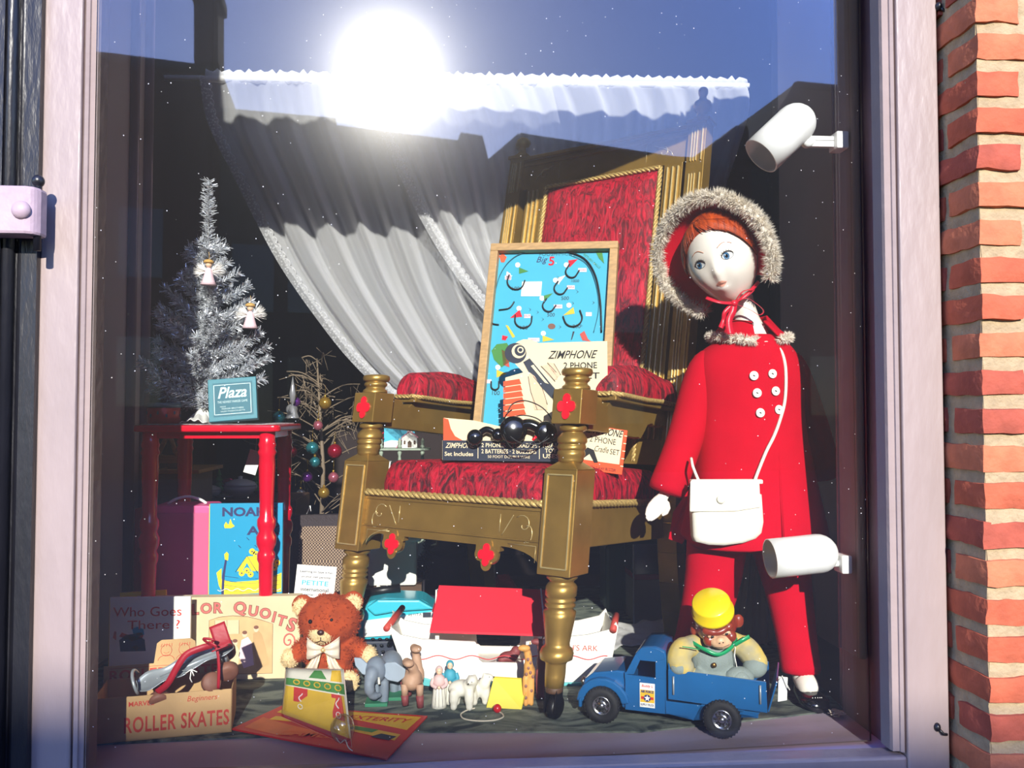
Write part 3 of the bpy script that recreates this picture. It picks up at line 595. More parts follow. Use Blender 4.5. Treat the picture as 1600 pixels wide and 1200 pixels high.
for cx, sg in ((.13, 1), (CW - .13, -1)):
    c.tube([(cx + sg * .022 * (1 - t / 15) * cos(R(40 + t * 30)), bk(1.515) - .014, ZZ(1.515) + .022 * (1 - t / 15) * sin(R(40 + t * 30))) for t in range(12)], .0012, 5)
    c.tube([(cx - sg * .035 + sg * .07 * t, bk(1.515) - .014, ZZ(1.497) + .045 * t ** .5) for t in [k / 10 for k in range(11)]], .0012, 5)
    c.tube([(cx + sg * .06, bk(1.515) - .014, ZZ(1.49)), (cx + sg * .06, bk(1.515) - .014, ZZ(1.545))], .0012, 5)
c.build('carving', None, cr)
PX0, PX1 = .145, CW - .135
for x0, x1 in ((.06, PX0 - .012), (PX1 + .012, CW - .06)):
    mb = MB().m('gold'); bslab(mb, x0, x1, .6, 1.475, -.012, .018); mb.m('gold_bright')
    for k in range(3): bslab(mb, x0 + .012 + k * .018, x0 + .017 + k * .018, .62, 1.46, -.02, -.01)
    mb.build('back_stile', None, chair, bevel=.0015)
mb = MB().m('velvet_back'); zz0, zz1 = .60, 1.462
def pan(u, v):
    z = zz0 + (zz1 - zz0) * v; e = min(u, 1 - u, v * 2, (1 - v) * 2) ; return (PX0 + (PX1 - PX0) * u, bk(z) - .006 - .03 * min(1, e * 7) ** .5 + .0018 * sin(z * 37 + u * 9), ZZ(z))
mb.grid(pan, 24, 40); pb = mb.build('back_panel', None, chair)
rp_ = [(PX0, bk(z) - .014, ZZ(z)) for z in (.6, 1.0, 1.465)] + [(PX1, bk(1.465) - .014, ZZ(1.465)), (PX1, bk(1.0) - .014, ZZ(1.0)), (PX1, bk(.6) - .014, .6)]
rope([rp_[0], rp_[2]], .008, pb); rope([rp_[2], rp_[3]], .008, pb); rope([rp_[3], rp_[5]], .008, pb)
CW = CWF
def shear(o):
    for c in o.children:
        if c.type == 'MESH':
            for v in c.data.vertices:
                z0 = v.co.z; v.co.z -= .075 * max(0, v.co.y); v.co.y += SH_ * z0
                if c.name.startswith('back_post'): v.co.z = max(v.co.z, .0)
        shear(c)
shear(chair)
# ------------------------------------------------------------------ the mannequin in the red coat
YD = .40
dl = pt(1170, 850, YD); DO = V((dl.x, YD, .6005))
doll = thing('child_mannequin', 'child mannequin in red coat, trousers and fur-trimmed bonnet standing beside the throne', 'mannequin', DO)
def D(px, py, y=YD): return pt(px, py, y) - DO
MP = mpp(YD)
# --- coat: lofted A-line body, slightly turned
cr_ = [(524, 1142, 1208, .052, -.005), (534, 1122, 1224, .07, 0), (545, 1102, 1236, .082, 0), (560, 1088, 1246, .09, 0), (585, 1084, 1252, .096, 0), (615, 1088, 1253, .096, 0), (650, 1092, 1253, .094, 0), (690, 1091, 1260, .098, 0), (730, 1087, 1268, .106, 0), (770, 1080, 1277, .114, 0), (810, 1073, 1287, .122, 0), (845, 1065, 1296, .128, 0)]
mb = MB().m('red_felt'); n = 48; vs = []; fs = []
for i, (py, xa, xb, ry, dy) in enumerate(cr_):
    a, b = D(xa, py), D(xb, py); c = (a + b) / 2; rx = (b - a).x / 2
    for k in range(n):
        q = 2 * pi * k / n; t = i / len(cr_); w = 1 + .03 * t * t * sin(q * 5 + 1.3) + .016 * t * sin(q * 9)
        hem = 0
        if i == len(cr_) - 1: hem = -.022 * cos(q - R(-70)) + .006 * sin(3 * q)
        if i == len(cr_) - 2: hem = -.008 * cos(q - R(-70))
        vs.append(c + V((rx * cos(q) * w, ry * sin(q) * w, hem)))
for i in range(len(cr_) - 1):
    for k in range(n): k2 = (k + 1) % n; fs.append((i * n + k2, i * n + k, (i + 1) * n + k, (i + 1) * n + k2))
mb.add(vs, fs, True); coat = mb.build('coat', None, doll, subsurf=1, solid=.004)
# back flap of the coat seen beside the hand, front edge seam
a = [D(1052, 800, YD + .05), D(1045, 842, YD + .05), D(1066, 850, YD + .02), D(1095, 800, YD + .03), D(1080, 760, YD + .03)]
MB().m('red_felt').add(a, [(0, 1, 2, 3, 4)]).build('coat_flap', None, coat, solid=.005)
def DF(px, py, off=.004):      # point on the front of the coat
    p = D(px, py); zs = [D(0, c[0]).z for c in cr_]
    for i in range(len(cr_) - 1):
        if zs[i] >= p.z >= zs[i + 1]: break
    t = (zs[i] - p.z) / (zs[i] - zs[i + 1]); A, B = cr_[i], cr_[i + 1]
    xa = D(A[1], A[0]).x * (1 - t) + D(B[1], B[0]).x * t; xb = D(A[2], A[0]).x * (1 - t) + D(B[2], B[0]).x * t; ry = A[3] * (1 - t) + B[3] * t
    y = 0
    for _ in range(6):
        q = pt(px, py, YD + y) - DO; u = (q.x - (xa + xb) / 2) / ((xb - xa) / 2); y = -ry * sqrt(max(0, 1 - u * u)) - off
    return pt(px, py, YD + y) - DO
MB().m('red_felt').tube([DF(x, y, -.0015) for x, y in ((1208, 545), (1212, 600), (1216, 680), (1219, 760), (1224, 842))], .003, 6).build('front_edge', None, coat)
for (px, py) in ((1197, 540), (1178, 587), (1207, 584), (1183, 614), (1212, 611), (1188, 645), (1217, 640)):
    p = DF(px, py, .005); u = (px - 1170) / 90; f = FR(p, (1, .5 * u, 0), (0, 0, 1))
    r = .0115; b = MB().m('white_button').lathe([(r * .9, -.002), (r, 0), (r * .97, .002), (r * .8, .0022), (r * .7, .001), (.001, .001)], f)
    b.m('lash'); b.prism([(.0035 * cos(k), .0013 * sin(k)) for k in [i * pi / 5 for i in range(10)]], .0012, f @ T(0, 0, .0008) @ RZ(-30)); b.build('button', None, coat)
# --- sleeves
def limb(P, name, m, par, n=24, power=2.0, sub=1, solid=0, cap=True, flat=1.0):
    rings = []
    for i, (c, r) in enumerate(P):
        a = V(P[max(i - 1, 0)][0]); b = V(P[min(i + 1, len(P) - 1)][0]); t = (b - a).normalized(); x = t.cross(V((0, 1, 0)))
        if x.length < .1: x = V((1, 0, 0))
        x.normalize(); y = x.cross(t); rings.append((c, x * r, y * r * flat))
    return MB().m(m).loft(rings, n, cap, power=power).build(name, None, par, subsurf=sub, solid=solid)
SL = [(D(1118, 556, YD + .0), .03), (D(1106, 566, YD + .0), .042), (D(1096, 590, YD), .046), (D(1087, 625, YD), .047), (D(1077, 665, YD), .047), (D(1066, 700, YD - .01), .046), (D(1053, 735, YD - .02), .046), (D(1042, 766, YD - .03), .049), (D(1040, 772, YD - .03), .044)]
limb(SL, 'sleeve', 'red_felt', coat, sub=1)
SR = [(D(1232, 556, YD + .01), .028), (D(1238, 570, YD + .02), .036), (D(1248, 600, YD + .06), .042), (D(1264, 650, YD + .10), .043), (D(1280, 700, YD + .13), .045), (D(1284, 735, YD + .15), .046), (D(1287, 752, YD + .15), .042)]
limb(SR, 'sleeve', 'red_felt', coat, sub=1)
# --- trousers
def leg(pts): return limb([(D(x, y, yy), r) for x, y, yy, r in pts], 'trouser_leg', 'red_felt', doll, n=28, flat=.85)
leg([(1130, 790, YD, .085), (1120, 840, YD, .078), (1116, 900, YD, .073), (1104, 950, YD + .0, .065), (1090, 1000, YD + .02, .058), (1080, 1030, YD + .04, .056), (1074, 1056, YD + .05, .06), (1074, 1059, YD + .05, .052)])
leg([(1205, 790, YD, .085), (1216, 840, YD, .076), (1224, 880, YD - .005, .068), (1234, 930, YD - .02, .058), (1242, 980, YD - .04, .052), (1248, 1020, YD - .06, .049), (1252, 1050, YD - .08, .05), (1252, 1054, YD - .08, .044)])
# --- feet: pale ankle, black shoe with white stitching dots
def foot(x0, y0, yy, tx, ty, tyy):
    a = D(x0, y0, yy); b = D(tx, ty, tyy); gz = .0; b.z = .03; d = (b - a); d.z = 0; d.normalize(); s = V((d.y, -d.x, 0))
    heel = V((a.x, a.y, 0)) - d * .02; toe = V((b.x, b.y, 0)); L_ = (toe - heel).length
    f = limb([(a + V((0, 0, .03)), .030), (a, .028), (a * .5 + heel * .5 + V((0, 0, .025)) + d * .02, .028), (heel + d * L_ * .35 + V((0, 0, .045)), .028), (heel + d * L_ * .62 + V((0, 0, .03)), .024)], 'foot', 'porcelain', doll, n=18)
    mb = MB().m('black_gloss'); R_ = []
    for t, w, h in ((0, .012, .018), (.06, .024, .03), (.25, .029, .028), (.5, .033, .022), (.75, .036, .019), (.92, .028, .016), (1.0, .01, .010)):
        R_.append((heel + d * L_ * t + V((0, 0, h * .9)), s * w, V((0, 0, h * .9))))
    mb.loft(R_, 20); 
    for k in range(13):
        q = pi * k / 12; c = heel + d * (L_ * .62 + .028 * sin(q)) + s * (.022 * cos(q)); mb.m('white_button').sph(c + V((0, 0, .036 - .004 * sin(q) - .008 * abs(cos(q)) ** 2)), .0013, n=6, k=4)
    mb.build('shoe', None, f)
foot(1256, 1062, YD - .085, 1282, 1108, .225)
foot(1076, 1080, YD + .05, 1055, 1105, .34)
# --- hands
def hand(name, w, dr, side, thumb, nrm, k=1.0, m='porcelain'):
    """w wrist, dr finger direction, side across the palm towards the thumb, nrm palm normal"""
    w, dr, side, nrm = V(w), V(dr).normalized(), V(side), V(nrm); side = (side - dr * side.dot(dr)).normalized(); nrm = dr.cross(side)
    mb = MB().m(m)
    def P(a, b, c=0): return w + dr * a * k + side * b * k + nrm * c * k
    mb.loft([(P(-.02, 0), side * .017 * k, nrm * .014 * k), (P(0, 0), side * .017 * k, nrm * .013 * k), (P(.02, 0), side * .024 * k, nrm * .012 * k), (P(.042, 0), side * .027 * k, nrm * .011 * k), (P(.05, 0), side * .025 * k, nrm * .009 * k)], 16)
    for i, (o, l) in enumerate(((.019, .038), (.0065, .043), (-.0065, .040), (-.019, .031))):
        cv = -.10 * o
        mb.tube([P(.042, o), P(.05 + l * .35, o * .9, .001), P(.05 + l * .7, o * .72, .004), P(.05 + l, o * .6, .009)], [.0078 * k, .0072 * k, .0064 * k, .0045 * k], 10)
        mb.sph(P(.05 + l, o * .6, .009), .0046 * k, n=8, k=6)
    mb.tube([P(.01, .018), P(.025, .033, .002), P(.042, .036, .006), P(.055, .032, .01)], [.010 * k, .0085 * k, .0075 * k, .005 * k], 10); mb.sph(P(.055, .032, .01), .005 * k, n=8, k=6)
    return mb
hw = D(1036, 776, YD - .035); ht = D(1016, 806, YD - .05)
h_ = hand('hand', hw, ht - hw, (1, -.35, -.3), 1, (0, 0, 0), .80).build('hand', None, doll, remesh=.0022)
# --- neck and head
limb([(D(1174, 540, YD + .01), .062), (D(1172, 520, YD + .005), .044), (D(1166, 500, YD), .031), (D(1160, 470, YD - .0), .0285), (D(1152, 440, YD), .029)], 'neck', 'porcelain', doll, n=24)
hc = D(1129, 404, YD - .035)
# head frame: face looks out to the left of the picture, tipped towards its own right shoulder
HM = T(hc.x, hc.y, hc.z) @ Matrix.Rotation(R(-17), 4, 'Y') @ RZ(-34) @ RX(6)
HR = V((.090, .097, .119))
def hsurf(az, el, off=0.0):    # az: 0 = straight ahead (local -y), el latitude ; returns local head point
    x = sin(az) * cos(el); y = -cos(az) * cos(el); z = sin(el)
    jaw = max(0, -z); w = 1 - .30 * jaw ** 1.6; fx = x * HR.x * w; fy = y * HR.y * (1 - .16 * jaw ** 2 * (1 if y > 0 else .3)); fz = z * HR.z
    if y < 0:
        f = -y
        # cheeks, nose, eye hollows, chin, mouth
        def bump(a0, e0, sa, se, h): return h * math.exp(-((az - a0) / sa) ** 2 - ((el - e0) / se) ** 2)
        d = bump(0, -.24, .13, .15, .009) + bump(0, -.06, .1, .2, .003) + bump(0, -.62, .22, .13, .006) + bump(.55, -.35, .3, .25, .005) + bump(-.55, -.35, .3, .25, .005) - bump(.38, .02, .2, .12, .004) - bump(-.38, .02, .2, .12, .004) + bump(0, -.42, .13, .07, .0035) - bump(0, -.525, .2, .04, .002)
        fy -= d
    p = V((fx, fy, fz)); return p * (1 + off / .095)
mb = MB().m('porcelain'); nu, nv = 96, 64; vs = []
for i in range(nu):
    for j in range(nv + 1): vs.append(HM @ hsurf(-pi + 2 * pi * i / nu, -pi / 2 + pi * j / nv))
fs = [(i * (nv + 1) + j, ((i + 1) % nu) * (nv + 1) + j, ((i + 1) % nu) * (nv + 1) + j + 1, i * (nv + 1) + j + 1) for i in range(nu) for j in range(nv)]
mb.add(vs, fs, True)
for s in (-1, 1): mb.sph((0, 0, 0), (.008, .015, .022), HM @ T(s * .077, .004, -.012))
head = mb.build('head', None, doll)
def decal(m, pts, off, nm, par=head):   # painted patch following the face
    # fan from centroid, subdivided rings so it hugs the surface
    cx = sum(p[0] for p in pts) / len(pts); cy = sum(p[1] for p in pts) / len(pts); mb = MB().m(m); K = 4; vs = [HM @ hsurf(cx, cy, off)]; n = len(pts)
    for k in range(1, K + 1):
        for p in pts: vs.append(HM @ hsurf(cx + (p[0] - cx) * k / K, cy + (p[1] - cy) * k / K, off))
    fs = [(0, 1 + i, 1 + (i + 1) % n) for i in range(n)]
    for k in range(K - 1): fs += [(1 + k * n + i, 1 + (k + 1) * n + i, 1 + (k + 1) * n + (i + 1) % n, 1 + k * n + (i + 1) % n) for i in range(n)]
    mb.add(vs, fs, True); return mb
def ell(cx, cy, a, b, n=24, t=0): return [(cx + a * cos(q) * cos(t) - b * sin(q) * sin(t), cy + a * cos(q) * sin(t) + b * sin(q) * cos(t)) for q in [2 * pi * i / n for i in range(n)]]
for s in (-1, 1):
    ex, ey = s * .40, .04
    alm = [(ex + .155 * cos(q), ey + .085 * sin(q) * (1 if sin(q) > 0 else .8)) for q in [2 * pi * i / 24 for i in range(24)]]
    e = decal('eye_white', alm, .0006, 'eye'); eo = e.build('eye', None, head)
    ix = ex - .035
    decal('iris', ell(ix, ey, .078, .078), .0011, 'iris').build('iris', None, eo); decal('pupil', ell(ix, ey, .036, .036), .0016, 'p').build('pupil', None, eo); decal('eye_white', ell(ix - .03, ey + .03, .014, .014), .002, 'g').build('glint', None, eo)
    l = MB().m('lash'); l.tube([HM @ hsurf(ex + .16 * cos(q), ey + .09 * sin(q), .0012) for q in [pi * i / 14 for i in range(15)]], [.0007 + .0012 * sin(pi * i / 14) for i in range(15)], 6)
    l.tube([HM @ hsurf(ex + .155 * cos(q), ey - .07 * sin(q), .0008) for q in [pi * i / 14 for i in range(15)]], .0005, 5)
    for k in range(7): q = pi * (.12 + .12 * k); l.tube([HM @ hsurf(ex + .16 * cos(q), ey + .09 * sin(q), .001), HM @ hsurf(ex + .2 * cos(q), ey + .13 * sin(q), .001)], .0004, 4)
    l.build('eyelashes', None, eo)
    MB().m('brow').tube([HM @ hsurf(s * (.2 + .42 * t), .26 + .07 * sin(pi * t), .0006) for t in [i / 10 for i in range(11)]], .0009, 5).build('eyebrow', None, head)
lp = [(x * 1.25, -.48 + (y + .48) * 1.3) for x, y in [(-.15, -.47), (-.08, -.445), (-.03, -.425), (0, -.435), (.03, -.425), (.08, -.445), (.15, -.47), (.09, -.51), (.04, -.535), (0, -.54), (-.04, -.535), (-.09, -.51)]]
decal('lips', lp, .0009, 'lips').build('lips', None, head)
MB().m('lash').tube([HM @ hsurf(-.15 + .30 * t, -.478, .0016) for t in [i / 8 for i in range(9)]], .0003, 4).m('lips').build('mouth_line', None, head)
# hair: swept strands over the brow and at the temple
hr = MB().m('ginger_hair'); rd = random.Random(5)
def hcap(u, v):
    az = -2.6 + 5.2 * u; lo = .74 - .80 * min(1, abs(az) / 1.25) ** 2.2 if abs(az) < 1.25 else -.12 - .35 * min(1, (abs(az) - 1.25)); el = lo + (pi / 2 - lo) * v
    return HM @ hsurf(az, el, .006 * min(1, v * 5) + .001)
hr.grid(hcap, 48, 16)
for k in range(260):
    az = rd.uniform(-1.35, 1.4); el0 = 1.1 - .25 * abs(az); az2 = az * 1.05 + (.45 if az > -.3 else -.1) * rd.uniform(.5, 1); lo = .72 - .78 * min(1, abs(az2) / 1.25) ** 2.2 + rd.uniform(-.06, .05)
    P = [HM @ hsurf(az - .35 + (az2 - az + .35) * t, el0 + (lo - el0) * t, .0065 + .0025 * sin(pi * t)) for t in [i / 7 for i in range(8)]]
    hr.tube(P, [.0016, .002, .0022, .0022, .002, .0017, .0012, .0004], 5)
hr.build('hair', None, head)
BM_ = HM @ RZ(-16) @ T(-.004, 0, .0)
# --- bonnet: crown, wide brim, fur roll along the brim
def bring(q, r):               # brim curve, q measured from straight up, r: 0 inner .. 1 outer
    a = .090 + .058 * r + (.022 * r if q < 0 else 0) * abs(sin(q)); b = .112 + .040 * r; y = .012 - .030 * r - .012 * cos(q)
    return V((a * sin(q), y, .004 + b * cos(q) + .006 * r))
QL, QR = -R(146), R(128)
bn = MB().m('red_felt'); bn.grid(lambda u, v: BM_ @ bring(QL + (QR - QL) * u, v), 48, 8); bonnet = bn.build('bonnet', None, doll, solid=.004)
cw = MB().m('red_felt'); cw.grid(lambda u, v: BM_ @ V(((.093 + .004 * sin(v * 12)) * sin(QL + (QR - QL) * u) * cos(v * pi / 2) ** .6 if v < 1 else 0, .012 + .105 * sin(v * pi / 2), .004 + .116 * cos(QL + (QR - QL) * u) * cos(v * pi / 2) ** .6 if v < 1 else .004)), 40, 12); cw.build('crown', None, bonnet, solid=.003)
lace = MB().m('fur'); lace.tube([BM_ @ (bring(QL * .62 + (QR * .6 - QL * .62) * i / 60, 0) * .965 + V((0, -.004 + .002 * (i % 2), .0))) for i in range(61)], [.0022 + .0012 * (i % 2) for i in range(61)], 6).build('lace_edge', None, bonnet)
def furroll(curve, name, par, r=.014, n=9000, ln=.021, seed=2, core=True):
    C_ = [V(c) for c in curve]; mb = MB().m('fur')
    if core: mb.tube(C_, r * .62, 10)
    pts, nr = [], []
    rd = random.Random(seed)
    for i in range(len(C_)):
        t = (C_[min(i + 1, len(C_) - 1)] - C_[max(i - 1, 0)]).normalized(); a = t.orthogonal().normalized(); b = t.cross(a)
        for k in range(14): q = rd.uniform(0, 2 * pi); d = a * cos(q) + b * sin(q); pts.append(C_[i] + d * r * .45 + t * rd.uniform(-.004, .004)); nr.append(d)
    hair(mb, pts, nr, n, ln, .0006, seed, .5); return mb.build(name, None, par)
furroll([BM_ @ (bring(QL + (QR - QL) * i / 90, 1.0) + V((0, -.004, 0))) for i in range(91)], 'fur_trim', bonnet, .016, 15000, .019)
# --- collar with fur edge, ribbon and bow
def col(q, v): c = D(1171, 527, YD); return c + V(((.046 + .052 * v) * cos(q), (.042 + .052 * v) * sin(q) , .034 - .040 * v - .004 * sin(q) * 0 + .014 * (1 - v) * (sin(q) > 0) + .008 * abs(cos(q)) - .012 * v * (-sin(q) if sin(q) < 0 else 0)))
cl = MB().m('red_felt').grid(lambda u, v: col(R(-58) + R(318) * u, v), 48, 8).build('collar', None, coat, solid=.004)
furroll([col(R(-58) + R(318) * i / 70, 1.02) + V((0, 0, .001)) for i in range(71)], 'collar_fur', cl, .008, 6000, .013, 4)
rb = MB().m('ribbon_red')
def strap(P, w, mb, side=(0, 0, 1)):
    P = [V(p) for p in P]; vs = []; n = len(P)
    for i, p in enumerate(P):
        t = (P[min(i + 1, n - 1)] - P[max(i - 1, 0)]).normalized(); s = V(side); s = (s - t * s.dot(t)); s = s.normalized() if s.length > .05 else t.orthogonal(); vs += [p - s * w / 2, p + s * w / 2]
    mb.add(vs, [(2 * i, 2 * i + 1, 2 * i + 3, 2 * i + 2) for i in range(n - 1)], True)
yk = YD - .085
k0_ = D(1147, 474, yk)
strap(spline([D(1186, 440, YD - .07), D(1172, 455, YD - .085), D(1150, 473, yk)], 6), .009, rb, (0, .6, 1)); strap(spline([D(1103, 465, YD - .08), D(1124, 472, YD - .095), k0_], 6), .009, rb, (0, .6, 1))
rb.sph(k0_, (.009, .008, .008), n=10, k=8)
strap(spline([k0_, D(1166, 466, yk - .01), D(1184, 476, yk - .012), D(1193, 486, yk - .01), D(1186, 492, yk - .008), D(1172, 484, yk - .004), k0_], 6), .007, rb, (0, 1, .3))
strap(spline([k0_, D(1160, 456, yk - .008), D(1178, 452, yk - .01), D(1168, 462, yk - .006), k0_], 6), .007, rb, (0, 1, .3))
strap(spline([k0_, D(1145, 487, yk - .004), D(1139, 502, yk - .004), D(1142, 522, yk - .012)], 6), .017, rb, (1, 0, .2)); strap(spline([k0_, D(1133, 488, yk), D(1131, 500, yk + .005), D(1126, 512, yk + .0)], 6), .012, rb, (1, 0, .2))
rb.build('ribbon_bow', None, bonnet, solid=.0009)
# --- shoulder bag
pz = DF(1132, 800, .0); bag = thing('shoulder_bag', 'small cream vinyl shoulder bag hanging in front of the red coat', 'bag', DO + pz + V((0, -.02, 0)))
BO = bag.location
def B(px, py, y=0): return pt(px, py, BO.y + y) - BO
out = [B(1081, 772), B(1080, 790), B(1082, 838), B(1085, 846), B(1105, 851), B(1130, 852), B(1160, 848), B(1180, 841), B(1189, 832), B(1192, 815), B(1189, 772)]
mb = MB().m('vinyl_white'); n = len(out); vs = []; c = sum(out, V()) / n
for y, k in ((.012, .94), (.016, 1), (-.004, 1.0), (-.012, .96), (-.015, .8), (-.017, .4)): vs += [c + (p - c) * k + V((0, y, 0)) for p in out]
fs = [tuple(range(n))] + [(i * n + k, i * n + (k + 1) % n, (i + 1) * n + (k + 1) % n, (i + 1) * n + k) for i in range(5) for k in range(n)] + [tuple(reversed(range(5 * n, 6 * n)))]
mb.add(vs, fs, True); body = mb.build('body', None, bag)
fl = [B(1078, 800, -.02), B(1079, 753, -.018), B(1082, 749, -.014), B(1183, 749, -.014), B(1187, 753, -.018), B(1189, 793, -.02), B(1150, 799, -.023)]
mb = MB().m('vinyl_white'); n = len(fl); vs = fl + [p + V((0, .006, 0)) for p in fl]; mb.add(vs, [tuple(range(n)), tuple(reversed(range(n, 2 * n)))] + [(i, (i + 1) % n, n + (i + 1) % n, n + i) for i in range(n)])
mb.bx(B(1082, 757, -.014), B(1186, 748, .014)); f2 = mb.build('flap', None, bag, bevel=.003)
MB().m('vinyl_white').sph(B(1127, 780, -.024), (.011, .005, .011)).build('snap_button', None, f2)
SP = [B(1179, 752, -.004)] + [DF(x, y, .006) + DO - BO for x, y in ((1184, 738), (1197, 706), (1210, 680), (1220, 652), (1226, 628), (1228, 600), (1227, 572), (1222, 552), (1214, 541), (1206, 534))] + [D(1196, 520, YD + .03) + DO - BO, D(1150, 515, YD + .06) + DO - BO]
MB().m('vinyl_white').tube(spline(SP, 5), .0042, 8).tube(spline([B(1092, 752, -.004), B(1086, 738, -.002), B(1082, 727, .002), B(1080, 716, .03)], 5), .0038, 8).build('strap', None, bag)
# ------------------------------------------------------------------ two white spotlights on the right lining
def spot(lab, P0, P1, rpx, jw, brk, YS, arm=True):
    a, b = pt(*P0, YS), pt(*P1, YS); th = thing('spotlight', lab, 'spotlight', b); a_, b_ = a - b, V((0, 0, 0)); r = rpx * mpp(YS); d = (a_ - b_).normalized(); L_ = (a_ - b_).length
    q = d.to_track_quat('Z', 'Y').to_matrix().to_4x4()
    prof = [(r * sin(R(k)), -r * cos(R(k))) for k in (2, 15, 30, 45, 60, 75, 90)] + [(r, L_ * .5), (r, L_), (r * .93, L_), (r * .93, L_ * .6), (.001, L_ * .55)]
    MB().m('lamp_white').lathe(prof, q, 40).build('lamp_housing', None, th)
    j = pt(*jw, YS) - b; k0 = pt(brk[0], brk[1], YS) - b; k1 = pt(brk[2], brk[3], YS) - b; w = (k1 - k0).x
    ar = MB().m('lamp_white'); zc = (k0.z + k1.z) / 2
    if arm: ar.bx((j.x, -.006, zc + .007 - .004), (k0.x, .006, zc + .012)); ar.bx((j.x, -.006, zc - .012), (k0.x, .006, zc + .001)); ar.lathe([(.001, -.009), (.013, -.009), (.013, .009), (.001, .009)], T(j.x, 0, zc) @ RX(90), 20)
    else: ar.cyl((r * .5, 0, zc), (k0.x + .002, 0, zc), .008)
    ar.build('arm', None, th); MB().m('lamp_white').bx((k0.x, -.022, min(k0.z, k1.z)), (k1.x, .022, max(k0.z, k1.z))).build('wall_box', None, th, bevel=.003)
spot('upper white cylinder spotlight on a jointed arm, pointing down to the left', (1189, 244), (1242, 194), 33, (1262, 226), (1301, 209, 1320, 236), .14)
spot('lower white cylinder spotlight lying level in front of the red trousers', (1203, 873), (1278, 865), 31, (1300, 880), (1309, 866, 1325, 894), .14, False)
# ------------------------------------------------------------------ net curtains on the white rod
YC = 1.36
rd = random.Random(11)
r0, r1 = pt(322, 122, YC), pt(1166, 134, YC)
rod = MB().m('white').cyl(pt(240, 121, YC), r1 + V((.01, 0, 0)), .010); rod_o = tag(rod.build('curtain_rod'), 'long white curtain rod across the top of the display', 'curtain rod')
rod_o['kind'] = 'structure'; rod_o.name = 'trim_5'; del rod_o['label']; del rod_o['category']
def curtain(name, label, px0, px1, edge, other, npl, seed, grp=None):
    """edge: pixel outline of the left hem from the rod to the gather, other: the right hem"""
    E = spline([pt(x, y, YC + d) for x, y, d in edge], 12); O = spline([pt(x, y, YC + d) for x, y, d in other], 12); nV = 90; nU = npl * 10
    def samp(P, t): f = t * (len(P) - 1); i = min(int(f), len(P) - 2); return P[i].lerp(P[i + 1], f - i)
    rr = random.Random(seed); ph = [rr.uniform(-.6, .6) for _ in range(npl + 2)]; am = [rr.uniform(.55, 1.3) for _ in range(npl + 2)]
    def fn(u, v):
        a, b = samp(E, v), samp(O, v); wob = .012 * mnoise.noise(V((u * 6, v * 2, seed))) ; p = a.lerp(b, min(1, max(0, u + wob * v * (1 if 0 < u < 1 else 0))))
        k = u * npl; i = int(k) % (npl + 1); A = (.005 + .034 * min(1, v * 3)) * (am[i] * (1 - (k - int(k))) + am[(i + 1) % (npl + 2)] * (k - int(k)))
        fine = .004 * (1 - min(1, v * 6)) * sin(u * npl * 22)
        return p + V((0, A * sin(2 * pi * k + ph[0]) + .35 * A * sin(2 * pi * k * 2.3 + 1 + v * 3) + fine - .01, 0))
    mb = MB().m('net').grid(fn, nU, nV); o = mb.build(name)
    tag(o, label, 'curtain', grp)
    # scalloped lace border along the left hem
    lb = MB().m('lace'); NE = 260; vs = []
    for i in range(NE + 1):
        v = i / NE; p = fn(0, v); q = fn(.012, v); t = (V(fn(0, min(1, v + .01))) - V(fn(0, max(0, v - .01)))).normalized(); s = t.cross(V((0, -1, 0))).normalized()
        sc = .010 + .009 * abs(sin(i * pi / 6)); vs += [V(p) + s * .02 + V((0, -.004, 0)), V(p) - s * sc + V((0, -.004, 0))]
    lb.add(vs, [(2 * i, 2 * i + 1, 2 * i + 3, 2 * i + 2) for i in range(NE)], True); lb.build('lace_border', None, o)
    e2 = MB().m('lace').tube([vs[2 * i + 1] for i in range(NE + 1)], .0022, 5).build('scallop_edge', None, o)
    # gathered heading over the rod
    hd = MB().m('net')
    def hf(u, v):
        x = u * (1 if True else 0); p = fn(u, 0); a = 2 * pi * v; f = 1 + .25 * sin(u * npl * 31) * sin(a * .5)
        return V((p[0], YC + .016 * cos(a) * f, p[2] + .016 * sin(a) * f + (.012 * (1 + .6 * sin(u * npl * 23 + 1)) if .15 < v < .35 else 0)))
    hd.grid(hf, nU, 12); hd.build('heading', None, o)
    return o
curtain('net_curtain', 'left white net curtain with scalloped lace hem sweeping right behind the throne', 322, 860,
        [(322, 122, 0.0), (334, 190, 0.060), (372, 270, 0.060), (412, 350, 0.056), (448, 415, 0.052), (500, 490, 0.044), (556, 560, 0.036), (622, 622, 0.028), (700, 680, 0.020)],
        [(860, 130, 0.0), (880, 220, 0.064), (900, 320, 0.068), (915, 420, 0.068), (930, 500, 0.068), (945, 560, 0.060), (960, 610, 0.052), (980, 650, 0.048), (1000, 690, 0.040)], 9, 3)
curtain('net_curtain', 'right white net curtain, its lace border showing beside the framed blue game', 580, 1166,
        [(560, 124, 0.0), (600, 200, -0.029), (640, 290, -0.031), (668, 346, -0.033), (700, 400, -0.035), (736, 450, -0.039), (770, 490, -0.043), (820, 550, -0.047), (880, 620, -0.055)],
        [(1166, 134, 0.0), (1168, 180, -0.003), (1130, 300, -0.007), (1090, 420, -0.007), (1070, 500, -0.007), (1060, 560, -0.011), (1060, 620, -0.015), (1060, 660, -0.015), (1060, 700, -0.015)], 10, 8)
